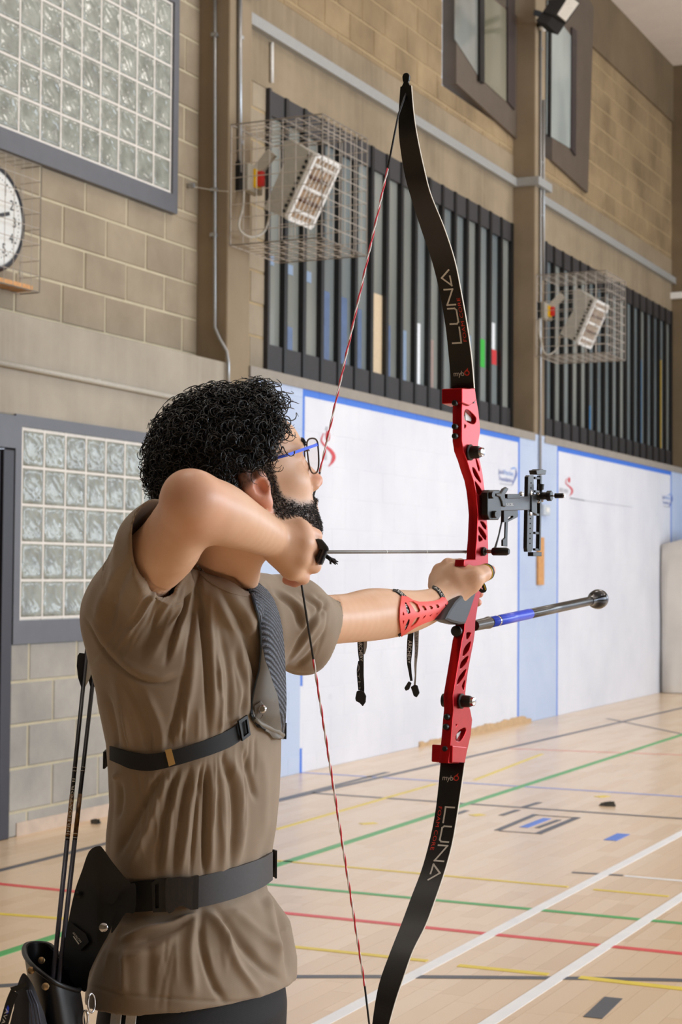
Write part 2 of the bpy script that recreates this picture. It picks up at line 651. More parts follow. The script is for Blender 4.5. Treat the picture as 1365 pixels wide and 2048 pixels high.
pm.add([(e, e, -0.01), (SW - e, e, -0.01), (SW - e, SL - e, -0.01), (e, SL - e, -0.01), (e, e, 0), (SW - e, e, 0), (SW - e, SL - e, 0), (e, SL - e, 0)],
       [(4, 5, 6, 7), (0, 1, 5, 4), (1, 2, 6, 5), (2, 3, 7, 6), (3, 0, 4, 7)])
pme = pm.mesh('floorboard')
pme.materials.append(M['floor_obj'])
for i in near:
    o = bpy.data.objects.new('floorboard', pme)
    COL.objects.link(o)
    o.location = (strips[i][0], strips[i][1], 0)
    attach(o, floor)
rest = MB()
for i, (x, y) in enumerate(strips):
    if i not in near_set:
        b_ = min(y + SL - e, HALL_E)
        if b_ > y + 0.02:
            rest.add([(x + e, y + e, 0), (x + SW - e, y + e, 0), (x + SW - e, b_, 0), (x + e, b_, 0)], [(0, 1, 2, 3)])
for x in np.arange(0.8, FX1 - 0.1, 1.2):
    rest.add([(x, HALL_B, 0), (min(x + 1.198, FX1), HALL_B, 0), (min(x + 1.198, FX1), HALL_E, 0), (x, HALL_E, 0)], [(0, 1, 2, 3)])
rest.add([(-5.39, HALL_B, 0), (0.8, HALL_B, 0), (0.8, 1.5, 0), (-5.39, 1.5, 0)], [(0, 1, 2, 3)])
tag(rest.build('floorboard_field', M['floor_isl'], floor), kind='stuff')

# painted court lines and tape, each a thin strip on the floor
LM = {k: plain('%s floor line paint' % k, c, 0.4, var=0.05, scale=8) for k, c in dict(red=(232, 84, 84), green=(86, 178, 100), blue=(150, 166, 226), dark=(92, 92, 98), yellow=(240, 214, 74), white=(250, 251, 255), tape=(86, 88, 94), bluetape=(92, 136, 232), palegreen=(150, 200, 150)).items()}
def strip(a, b, w, mat, z=0.0012, name='court_line'):
    a, b = Vector(a), Vector(b)
    d = (b - a).normalized()
    s = Vector((-d.y, d.x, 0)) * (w / 2)
    m = MB()
    q = [a - s, b - s, b + s, a + s]
    m.hexa([Vector((p.x, p.y, 0.0002)) for p in q] + [Vector((p.x, p.y, z)) for p in q])
    return m.build(name, mat, floor)
def line_px(p, q, w, col, z=0.0012, ext0=0.0, ext1=0.0, name='court_line'):
    a, b = on_floor(*p), on_floor(*q)
    d = (b - a).normalized()
    return strip(a - d * ext0, b + d * ext1, w, LM[col], z, name)
line_px((642.7, 2048), (1365, 1666), 0.05, 'white', 0.0016, 2.5, 8)
line_px((975, 2048), (1365, 1793), 0.05, 'white', 0.0016, 2.5, 8)
line_px((540, 1735), (1365, 1469.5), 0.05, 'green', 0.0014, 3.5, 6)
line_px((0, 1768), (1365, 1907.5), 0.045, 'red', 0.0013, 0.8, 2)
line_px((549, 1770), (1365, 1847), 0.045, 'green', 0.0012, 0.3, 2)
line_px((603.5, 1545), (1365, 1593.4), 0.045, 'blue', 0.0012, 0.0, 3)
line_px((624.6, 1586), (1365, 1637.5), 0.045, 'dark', 0.0013, 0, 3)
line_px((0, 1741), (213, 1687), 0.045, 'dark', 0.0012, 1.0, 3.6)
line_px((560, 1601), (1365, 1416), 0.05, 'dark', 0.0013, 0.4, 2)
line_px((540, 1720), (1137, 1774), 0.03, 'yellow', 0.0014, 0.5)
line_px((1188, 1779), (1338, 1793), 0.03, 'yellow')
line_px((588, 1893.8), (855, 1922), 0.035, 'yellow', 0.0014, 0.3)
line_px((917, 1931), (1097, 1949), 0.04, 'yellow')
line_px((1160, 1955), (1365, 1978), 0.045, 'yellow', 0.0016, 0, 1.5)
line_px((0, 1828), (135, 1838), 0.035, 'yellow', 0.0014, 0.5, 0.3)
line_px((552, 1659), (870, 1568), 0.03, 'yellow', 0.0014)
line_px((950, 1560), (1085, 1508), 0.03, 'yellow', 0.0014)
line_px((1015, 1497), (1365, 1510), 0.02, 'red', 0.0011, 0, 1)
line_px((1145, 1745), (1247, 1751), 0.035, 'dark')
line_px((1250, 1752), (1365, 1762), 0.035, 'white', 0.0012, 0, 1)
line_px((1215, 1437), (1365, 1468), 0.04, 'dark')
_pts = [on_floor(x, y) for x, y in ((-160, 1990), (0, 1972), (300, 1959), (591, 1953.6), (980, 1955), (1365, 1961), (1600, 1975))]
_pts = smooth_line([(p.x, p.y) for p in _pts], 6)
am = MB()
L_, R_ = [], []
for i in range(len(_pts)):
    a, b = Vector(_pts[max(i - 1, 0)]), Vector(_pts[min(i + 1, len(_pts) - 1)])
    d = (b - a).normalized()
    nrm = Vector((-d.y, d.x)) * 0.0225
    p = Vector(_pts[i])
    L_.append((p.x + nrm.x, p.y + nrm.y, 0.0012))
    R_.append((p.x - nrm.x, p.y - nrm.y, 0.0012))
am.sheet([L_, R_], 0.001, (0, 0, 1)).build('court_line', LM['dark'], floor)
# tape marks
for (p, q, w, c) in (((995, 1661), (1072, 1629), 0.036, 'tape'), ((1078, 1667), (1156, 1635), 0.04, 'tape'), ((1000, 1662), (1085, 1668), 0.018, 'tape'), ((1072, 1630), (1157, 1636), 0.018, 'tape'),
                     ((1048, 1655), (1095, 1637), 0.05, 'bluetape'), ((1075, 1656), (1119, 1640), 0.03, 'tape'), ((1221, 1681), (1248, 1668), 0.07, 'bluetape'), ((1003, 1631), (1037, 1620), 0.035, 'tape'),
                     ((1050, 1614), (1080, 1605), 0.035, 'tape'), ((915, 1628), (934, 1621), 0.035, 'tape'), ((1186, 2036), (1228, 1996), 0.06, 'tape'),
                     ((944, 1631), (966, 1629), 0.06, 'yellow'), ((1195, 1594), (1216, 1592), 0.06, 'yellow'), ((722, 1648), (752, 1646), 0.05, 'yellow')):
    line_px(p, q, w, c, 0.0018, name='floor_tape')

# ---- left wall: near bay, low part
YC1, YC1b = on_x(455, 600, W0).y, on_x(500, 600, W0).y
YC2, YC2b = on_x(1070, 700, W0).y, on_x(1090, 700, W0).y
YEND = HALL_E
LEDGE = 2.73
wl = thing('wall_left', (W0, 7.0, 0), kind='structure')
YD = on_x(22, 1300, W0).y                     # right edge of the dark door frame
WIN_LO = (on_x(40, 1100, W0).y, on_x(45, 858, W0).z, on_x(40, 1241, W0).z)
gp = 0.1985
wy0, wz1 = WIN_LO[0], WIN_LO[1]
NCOL_LO, NROW_LO = 11, 5
wz0 = wz1 - NROW_LO * gp
wy1 = wy0 + NCOL_LO * gp
FR_LO = (YD, wy1 + 0.06, on_x(60, 1287, W0).z, 2.20)
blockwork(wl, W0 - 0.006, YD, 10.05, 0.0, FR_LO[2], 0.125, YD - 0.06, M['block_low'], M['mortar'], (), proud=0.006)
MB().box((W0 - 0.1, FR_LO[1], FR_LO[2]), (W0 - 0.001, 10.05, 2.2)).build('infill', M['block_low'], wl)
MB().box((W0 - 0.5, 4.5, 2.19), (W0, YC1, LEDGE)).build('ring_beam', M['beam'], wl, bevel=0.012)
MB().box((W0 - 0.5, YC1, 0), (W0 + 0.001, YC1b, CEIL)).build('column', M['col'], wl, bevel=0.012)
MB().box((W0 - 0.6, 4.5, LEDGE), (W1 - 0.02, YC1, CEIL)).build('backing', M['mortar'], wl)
MB().box((W0 - 0.004, 7.42, 0.0), (W0 + 0.004, 9.5, 0.07)).build('skirting_stain', plain('pinkish bare plaster', (196, 176, 158), 0.9, var=0.1, scale=12), wl)

# ---- glass-block windows
def mat_glassblock():
    t = NT('wavy glass block')
    oi = t.n('ShaderNodeObjectInfo')
    va = t.n('ShaderNodeVectorMath', operation='ADD')
    t.l(t.coords('Object', (1, 1, 1)), va.inputs[0])
    t.l(oi.outputs['Random'], va.inputs[1])
    v = va.outputs[0]
    w1 = t.noise(v, 22, 2)
    wv = t.n('ShaderNodeTexWave', wave_type='BANDS', bands_direction='DIAGONAL')
    wv.inputs['Scale'].default_value = 9
    wv.inputs['Distortion'].default_value = 6
    wv.inputs['Detail'].default_value = 1.5
    t.l(v, wv.inputs['Vector'])
    oi = t.n('ShaderNodeObjectInfo')
    mp = t.n('ShaderNodeVectorMath', operation='MULTIPLY_ADD')
    c = t.ramp(t.noise(v, 9, 3), [(0.3, lin((128, 131, 124))), (0.55, lin((150, 154, 145))), (0.8, lin((164, 168, 160)))])
    t.set(c, 0.09, 0.0)
    t.b.inputs['Specular IOR Level'].default_value = 0.6
    t.b.inputs['Coat Weight'].default_value = 0.15
    t.bump(t.math('ADD', t.math('MULTIPLY', wv.outputs[0], 0.35), w1), 0.36, 0.012)
    return t.m
M['gblock'] = mat_glassblock()
gbm = MB()
_h = gp / 2 - 0.006
gbm.add([(-0.03, -_h, -_h), (-0.03, _h, -_h), (-0.03, _h, _h), (-0.03, -_h, _h), (0.004, -_h, -_h), (0.004, _h, -_h), (0.004, _h, _h), (0.004, -_h, _h),
         (0.010, -_h + .012, -_h + .012), (0.010, _h - .012, -_h + .012), (0.010, _h - .012, _h - .012), (0.010, -_h + .012, _h - .012),
         (0.004, -_h + .03, -_h + .03), (0.004, _h - .03, -_h + .03), (0.004, _h - .03, _h - .03), (0.004, -_h + .03, _h - .03)],
        [(0, 1, 5, 4), (1, 2, 6, 5), (2, 3, 7, 6), (3, 0, 4, 7)] + [(a, (a + 1) if (a + 1) % 4 else a - 3, ((a + 1) if (a + 1) % 4 else a - 3) + 4, a + 4) for a in range(4, 12)] + [(12, 13, 14, 15)])
gbme = gbm.mesh('glass_block', 'all')
gbme.materials.append(M['gblock'])
def glass_window(name, X, y0, z0, nc, nr, frame, fproud):
    t = thing(name, (X, y0, z0), kind='structure')
    y1, z1 = y0 + nc * gp, z0 + nr * gp
    fy0, fy1, fz0, fz1 = frame
    m = MB()
    for (a, b, c, d) in cutrects((fy0, fy1, fz0, fz1), [(y0 - 0.012, y1 + 0.012, z0 - 0.012, z1 + 0.012)]):
        m.box((X - 0.06, a, c), (X + fproud, b, d))
    m.build('window_frame', M['frame'], t)
    MB().box((X - 0.06, y0 - 0.012, z0 - 0.012), (X - 0.001, y1 + 0.012, z1 + 0.012)).build('grout', M['grout'], t)
    g = MB()
    for i in range(nc + 1):
        g.box((X - 0.002, y0 + i * gp - 0.007, z0 - 0.01), (X + 0.006, y0 + i * gp + 0.007, z1 + 0.01))
    for i in range(nr + 1):
        g.box((X - 0.002, y0 - 0.01, z0 + i * gp - 0.007), (X + 0.0055, y1 + 0.01, z0 + i * gp + 0.007))
    g.build('grout_joints', M['grout'], t)
    for i in range(nc):
        for j in range(nr):
            o = bpy.data.objects.new('glass_block', gbme)
            COL.objects.link(o)
            o.location = (X, y0 + (i + .5) * gp, z0 + (j + .5) * gp)
            attach(o, t)
    return t
glass_window('window_1', W0, wy0, wz0, NCOL_LO, NROW_LO, FR_LO, 0.012)
_ub = on_x(338.7, 384, W1 + 0.02)
_fb = on_x(350, 429, W1 + 0.02)
uy0 = _ub.y - 12 * gp
FR_UP = (uy0 - 0.1, _fb.y, _fb.z, _ub.z + 6 * gp + 0.35)
glass_window('window_2', W1 + 0.02, uy0, _ub.z, 12, 6, (FR_UP[0], FR_UP[1], FR_UP[2], _ub.z + 5 * gp + 0.99), 0.02)
FRH = (FR_UP[0], FR_UP[1], FR_UP[2], _ub.z + 5 * gp + 0.99)
zl = on_x(337, 482, W1).z
wlm = thing('wall_left_middle', (W1, 7.0, LEDGE), kind='structure')
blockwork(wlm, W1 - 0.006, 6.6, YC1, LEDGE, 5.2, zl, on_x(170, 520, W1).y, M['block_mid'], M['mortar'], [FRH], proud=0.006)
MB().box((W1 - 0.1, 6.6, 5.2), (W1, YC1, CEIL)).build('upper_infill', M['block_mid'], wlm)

# ---- door at the left edge
door = thing('door_1', (W0, 6.4, 0), kind='structure')
ya = YD - 0.02
MB().box((W0 - 0.08, ya - 0.09, 0), (W0 + 0.02, ya, on_x(20, 900, W0).z)).build('door_jamb', M['darkdoor'], door, bevel=0.006)
MB().box((W0 - 0.08, ya - 1.1, 0), (W0 - 0.05, ya - 0.09, 2.02)).build('door_leaf', M['darkdoor'], door)
MB().box((W0 - 0.05, ya - 0.17, 0), (W0 + 0.005, ya - 0.10, 2.0)).build('door_stop', plain('black door stop', (22, 21, 28), 0.5), door)
MB().box((W0 - 0.08, ya - 1.1, 2.02), (W0 + 0.012, ya + 0.02, 2.19)).build('door_head', M['frame'], door)
wl2 = MB().box((W0 - 0.3, HALL_B, 0), (W0 - 0.06, ya - 1.1, CEIL)).build('wall_left_rear', M['block_low'])
wl2['kind'] = 'structure'

# ---- left wall: middle and far bay (white painted low wall, slatted windows, beams, blockwork above)
wb = [thing('wall_left_painted', (W0, 12, 0), kind='structure'), thing('wall_left_painted', (W0, 18, 0), kind='structure')]
blockwork(wb[0], W0 - 0.002, 10.05, YC2, 0, LEDGE, 0.125, 10.05 - 0.2, M['paint'], M['paint'], (), gap=0.003, proud=0.0015, jit=0.0003)
blockwork(wb[1], W0 - 0.002, YC2, YEND, 0, LEDGE, 0.125, YC2 - 0.1, M['paint'], M['paint'], (), gap=0.003, proud=0.0015, jit=0.0003)
for k, (y0, y1) in enumerate(((YC1b, YC2), (YC2b, YEND))):
    MB().box((W1 - 0.3, y0, LEDGE - 0.06), (W0 + 0.012, y1, LEDGE + 0.012)).build('sill', plain('grey stone sill', (150, 142, 132), 0.8, scale=9), wb[k])
MB().box((W0 - 0.5, YC2, LEDGE), (W0 + 0.001, YC2b, CEIL)).build('column', M['col'], wb[1], bevel=0.012)
MB().box((W0 - 0.12, YC2 - 0.0, LEDGE - 0.02), (W0 + 0.003, YC2b + 0.0, LEDGE + 0.004)).build('column_foot', M['paint'], wb[1])
SLAT_T = 4.77
up = []
for k, (y0, y1) in enumerate(((YC1b, YC2), (YC2b, YEND))):
    t = thing('wall_left_upper', (W1, y0, SLAT_T), kind='structure')
    up.append(t)
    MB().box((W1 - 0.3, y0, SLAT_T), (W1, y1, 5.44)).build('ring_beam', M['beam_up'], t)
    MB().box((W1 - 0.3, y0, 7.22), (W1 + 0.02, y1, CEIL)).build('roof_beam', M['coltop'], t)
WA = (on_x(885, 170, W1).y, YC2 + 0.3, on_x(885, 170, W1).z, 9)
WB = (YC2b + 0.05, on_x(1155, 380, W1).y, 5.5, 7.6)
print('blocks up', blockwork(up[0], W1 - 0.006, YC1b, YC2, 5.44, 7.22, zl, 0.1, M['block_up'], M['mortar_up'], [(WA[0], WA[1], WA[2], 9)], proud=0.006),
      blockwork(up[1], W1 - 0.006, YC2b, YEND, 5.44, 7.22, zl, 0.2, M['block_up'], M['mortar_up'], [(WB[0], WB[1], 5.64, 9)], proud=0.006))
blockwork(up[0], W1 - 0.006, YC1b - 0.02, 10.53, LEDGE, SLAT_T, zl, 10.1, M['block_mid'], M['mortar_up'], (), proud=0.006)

# high windows with brown surrounds
def mat_pane(name, dark, light, sc=2.0, rough=0.12):
    t = NT(name)
    c = t.ramp(t.noise(t.pos((1, 1, 0.4)), sc, 2), [(0.35, lin(dark)), (0.65, lin(light))])
    t.set(c, rough)
    t.b.inputs['Specular IOR Level'].default_value = 0.6
    return t.m
M['pane_pale'] = mat_pane('pale frosted window pane', (150, 158, 156), (172, 180, 176))
M['pane_brown'] = mat_pane('dim window pane', (104, 98, 84), (150, 156, 154), 1.3)
def wpt(x, y, off=0.0):
    return on_x(x, y, W1 + off)
def wpoly(pts, off, depth, name, mat, parent):
    return MB().prism([wpt(x, y, off) for x, y in pts], (depth, 0, 0)).build(name, mat, parent)
w3 = thing('window_3', wpt(960, 200), kind='structure')
wpoly([(886, -60), (885, 170), (1040, 309), (1040, 60)], -0.10, 0.135, 'window_surround', M['brownpanel'], w3)
wpoly([(909, -60), (909, 78), (955, 150), (955, -20)], 0.036, 0.006, 'window_pane', M['pane_brown'], w3)
wpoly([(964, -20), (964, 160), (1012, 203), (1012, 20)], 0.036, 0.006, 'window_pane', mat_pane('grey green pane', (112, 110, 92), (140, 136, 120), 1.0), w3)
wpoly([(955, -60), (955, 162), (964, 168), (964, -50)], 0.036, 0.03, 'mullion', M['fin'], w3)
wpoly([(1013, -40), (1013, 203), (1027, 220), (1027, -30)], 0.036, 0.02, 'mullion', plain('brown black frame', (62, 52, 50), 0.5), w3)
w4 = thing('window_4', wpt(1120, 250), kind='structure')
wpoly([(1080, -90), (1080, 323), (1153, 388), (1165, 20), (1120, -70)], -0.10, 0.135, 'window_surround', M['brownpanel'], w4)
wpoly([(1095, 0), (1093, 268), (1142, 298), (1142, 72), (1110, 30)], 0.036, 0.006, 'window_pane', M['pane_pale'], w4)
wpoly([(1096, 0), (1094, 270), (1097.5, 274), (1099.5, 0)], 0.036, 0.03, 'mullion', M['fin'], w4)
wpoly([(1142, 55), (1140, 298), (1149, 312), (1151, 62)], 0.036, 0.02, 'mullion', plain('black brown frame', (58, 50, 50), 0.5), w4)

# slatted windows
def slat_window(name, y0, y1, n, top, seed, extras):
    t = thing(name, (W1, y0, LEDGE), kind='structure')
    rr = random.Random(seed)
    p = (y1 - y0) / n
    MB().box((W1 - 0.5, y0, LEDGE), (W1 - 0.42, y1, top)).build('dim_room_behind', mat_pane('dim corridor wall', (70, 74, 80), (112, 118, 122), 0.9, 0.6), t)
    cols = [((108, 116, 118), (136, 142, 140)), ((96, 104, 108), (124, 132, 132)), ((120, 124, 120), (146, 148, 142))]
    panes = [mat_pane('grey green slat pane', a, b, 1.1, 0.10) for a, b in cols]
    bl = mat_pane('bluish slat pane', (92, 116, 150), (128, 148, 172), 1.4, 0.10)
    for i in range(n):
        a = y0 + i * p
        MB().box((W1 - 0.06, a + p - 0.05, LEDGE), (W1 + 0.016, a + p, top)).build('fin', M['fin'], t)
        MB().box((W1 - 0.05, a, top - 0.17 - 0.02 * rr.random()), (W1 + 0.004, a + p - 0.05, top)).build('head_panel', M['header'], t)
        MB().box((W1 - 0.05, a, LEDGE), (W1 + 0.004, a + p - 0.05, LEDGE + 0.25)).build('foot_panel', M['header'], t)
        MB().box((W1 - 0.040, a, LEDGE + 0.25), (W1 - 0.025, a + p - 0.05, top - 0.15)).build('pane', panes[rr.randrange(3)], t)
        if (i in extras):
            for (q0, q1, zz0, zz1, mt) in extras[i]:
                MB().box((W1 - 0.024, a + q0 * p, zz0), (W1 - 0.020, a + q1 * p, zz1)).build('sheet_or_reflection', mt, t)  # boards and stickers, and the painted blue reflections
    MB().box((W1 - 0.06, y0 - 0.03, LEDGE), (W1 + 0.03, y0, top)).build('fin', M['header'], t)
    return t
e_blue, e_blue2 = plain('blue reflection and backdrop strip', (86, 106, 142), 0.3, var=0.15, scale=12), plain('pale blue reflection and backdrop strip', (130, 150, 176), 0.4)  # blue strips paint in reflections and things behind the slat panes
e_beige, e_white = plain('beige board', (206, 184, 152), 0.6), plain('white strip', (226, 230, 234), 0.5)
e_green, e_red, e_yel = plain('green sticker', (58, 176, 62), 0.5), plain('red sticker', (200, 52, 56), 0.5), plain('yellow strip', (196, 160, 30), 0.5)
e_skin = plain('cyan strip', (40, 130, 190), 0.5)
NS = 17
slat_window('window_5', 10.56, YC2 - 0.02, NS, SLAT_T, 3, {
    0: [(0.1, 0.5, 3.55, 3.62, e_blue2)], 1: [(0.1, 0.5, 3.53, 3.6, e_blue2), (0.15, 0.5, 2.95, 3.15, e_blue)], 2: [(0.1, 0.5, 3.52, 3.6, e_blue2)], 3: [(0.1, 0.55, 2.98, 3.5, e_blue)], 4: [(0.2, 0.6, 2.98, 3.5, e_blue)], 5: [(0.2, 0.5, 2.98, 3.45, e_blue)],
    6: [(0.0, 0.82, 2.92, 3.62, e_beige)], 7: [(0.1, 0.4, 2.98, 3.4, e_blue)], 8: [(0.15, 0.5, 2.98, 3.4, e_blue2)], 9: [(0.15, 0.5, 2.98, 3.5, e_white)], 10: [(0.2, 0.5, 2.98, 3.4, plain('pinkish strip', (150, 130, 122), 0.5))],
    13: [(0.1, 0.5, 3.3, 3.55, e_blue2)], 14: [(0.0, 0.7, 3.30, 3.56, e_green)], 15: [(0.0, 0.75, 3.36, 3.5, e_red), (0.2, 0.6, 3.5, 3.75, e_white)]})
slat_window('window_6', 16.58, YEND - 0.02, 17, SLAT_T, 8, {
    5: [(0.1, 0.5, 2.99, 3.25, e_skin)], 4: [(0.2, 0.5, 3.9, 4.1, e_white)], 12: [(0.0, 0.5, 2.99, 4.0, e_skin)], 15: [(0.0, 0.6, 2.99, 4.1, e_yel)]})

# ---- end wall, ceiling, right and back walls
we = thing('wall_end', (0, HALL_E, 0), kind='structure')
MB().box((W1 - 0.5, HALL_E, 2.72), (HALL_R, HALL_E + 0.2, CEIL)).build('upper_wall', M['coltop'], we)
MB().box((W1 - 0.5, HALL_E - 0.003, 0), (HALL_R, HALL_E + 0.2, 2.72)).build('lower_wall', M['paint'], we)
ce = MB().box((W1 - 0.5, HALL_B, CEIL), (HALL_R + 0.2, HALL_E + 0.2, CEIL + 0.1)).build('ceiling', M['ceiling'])
ce['kind'] = 'structure'
wr = thing('wall_right', (HALL_R, 0, 0), kind='structure')
m = MB()
for (a, b, c, d) in cutrects((HALL_B, HALL_E, 0, CEIL), [(2.5, 20.5, 1.5, 5.1)]):
    m.box((HALL_R, a, c), (HALL_R + 0.2, b, d))
m.build('blockwork_panel', M['block_mid'], wr)
m = MB()
for i in range(10):
    m.box((HALL_R, 2.5 + i * 2 - 0.04, 1.5), (HALL_R + 0.1, 2.5 + i * 2 + 0.04, 5.1))
m.build('mullion', M['fin'], wr)
wk = MB().box((W1 - 0.5, HALL_B - 0.2, 0), (HALL_R + 0.2, HALL_B, CEIL)).build('wall_back', M['coltop'])
wk['kind'] = 'structure'
# exposed plaster strip where the skirting came off
bs = MB()
rr = random.Random(2)
_a, _b = on_x(838, 1493, W0).y, on_x(1062, 1440, W0).y
n = 46
top = [0.028 + 0.035 * (i > 8) + rr.uniform(-0.008, 0.012) for i in range(n)]
bs.sheet([[(W0 + 0.010, _a + (_b - _a) * i / (n - 1), 0.0) for i in range(n)], [(W0 + 0.010, _a + (_b - _a) * i / (n - 1), top[i] * (1 if i < n - 3 else 0.5)) for i in range(n)]], 0.011, (1, 0, 0))
o = bs.build('baseboard_left', plain('torn tan skirting', (196, 164, 126), 0.9, var=0.12, scale=20))
o['kind'] = 'structure'
# ================================================================== THINGS ON THE WALLS
# ---- steel conduits and trunking
def conduit(name, pts, r, mat, label, clips=(), cat='conduit', clipdir=(1, 0, 0)):
    t = thing(name, pts[0], label, cat)
    MB().tube(pts, r, 8).build('pipe', mat, t, 'all')
    for c in clips:
        MB().box(Vector(c) - Vector((0.02, 0.02, 0.012)), Vector(c) + Vector((0.02, 0.02, 0.012))).build('clip', mat, t)
    return t
conduit('conduit', [on_y(430, y, YC1 - 0.02) for y in (-20, 200, 400, 600, 655)] + [on_y(440, 678, YC1 - 0.02), on_y(454, 703, YC1 - 0.02), on_y(457, 725, YC1 - 0.02)] + [on_y(457, 790, YC1 - 0.02)], 0.011, M['steel'],
        'bent silver conduit running down the shaded side of the near column', [on_y(430, 70, YC1 - 0.012), on_y(429, 380, YC1 - 0.012), on_y(428, 470, YC1 - 0.012)])
conduit('conduit', [on_x(480, y, W0 + 0.018) for y in (-20, 150, 345)], 0.016, M['steel'], 'grey conduit feeding the switch of the near heater from above', [on_x(480, 75, W0 + 0.012), on_x(480, 285, W0 + 0.012)])
conduit('conduit', [on_x(-20, 722, W0 + 0.02), on_x(180, 761, W0 + 0.02), on_x(430, 811, W0 + 0.02)], 0.016, M['pipegrey'], 'long painted conduit along the beam above the lower glass blocks', [on_x(192, 763, W0 + 0.012)])
conduit('conduit', [on_x(1082, 60, W0 + 0.018), on_x(1082, 600, W0 + 0.018), on_x(1081, 1010, W0 + 0.018)], 0.013, M['steel'], 'thin silver conduit down the far column to a socket box', [on_x(1082, 98, W0 + 0.012), on_x(1082, 325, W0 + 0.012), on_x(1082, 430, W0 + 0.012)])
conduit('conduit', [on_x(1088, 200, W0 + 0.018), on_x(1088, 560, W0 + 0.018)], 0.013, M['steel'], 'short silver conduit beside the far caged heater switch', [])
conduit('conduit', [on_x(544, 85, W1 + 0.015), on_x(544, 165, W1 + 0.015)], 0.014, M['white'], 'short white pipe above the near slatted window', [])
tr = thing('cable_trunking', (W1, 10.3, 5.17), 'grey cable trunking running along the beam and around the columns', 'trunking')
z0, z1 = 5.125, 5.205
MB().box((W1, YC1b, z0), (W1 + 0.055, YC2, z1)).build('straight_length', M['trunk'], tr)
MB().box((W1, YC2b, z0), (W1 + 0.055, YEND, z1)).build('straight_length', M['trunk'], tr)
MB().box((W1 + 0.056, YC2 - 0.055, z0), (W0 - 0.001, YC2 - 0.001, z1)).build('corner_length', M['trunk'], tr)
MB().box((W0, YC2 - 0.055, z0), (W0 + 0.055, YC2b + 0.055, z1)).build('corner_length', M['trunk'], tr)
MB().box((W1 + 0.056, YC2b + 0.001, z0), (W0 - 0.001, YC2b + 0.055, z1)).build('corner_length', M['trunk'], tr)
MB().box((W0, YC1 - 0.1, z0 + 0.06), (W0 + 0.06, YC1b + 0.055, z1 + 0.13)).build('junction_cover', M['trunk'], tr)
tr2 = MB().box((W1 - 0.1, YEND - 0.07, 4.93), (-3.0, YEND, 5.01)).build('cable_trunking', M['white'])
tag(tr2, 'white trunking on the end wall at the right edge', 'trunking')

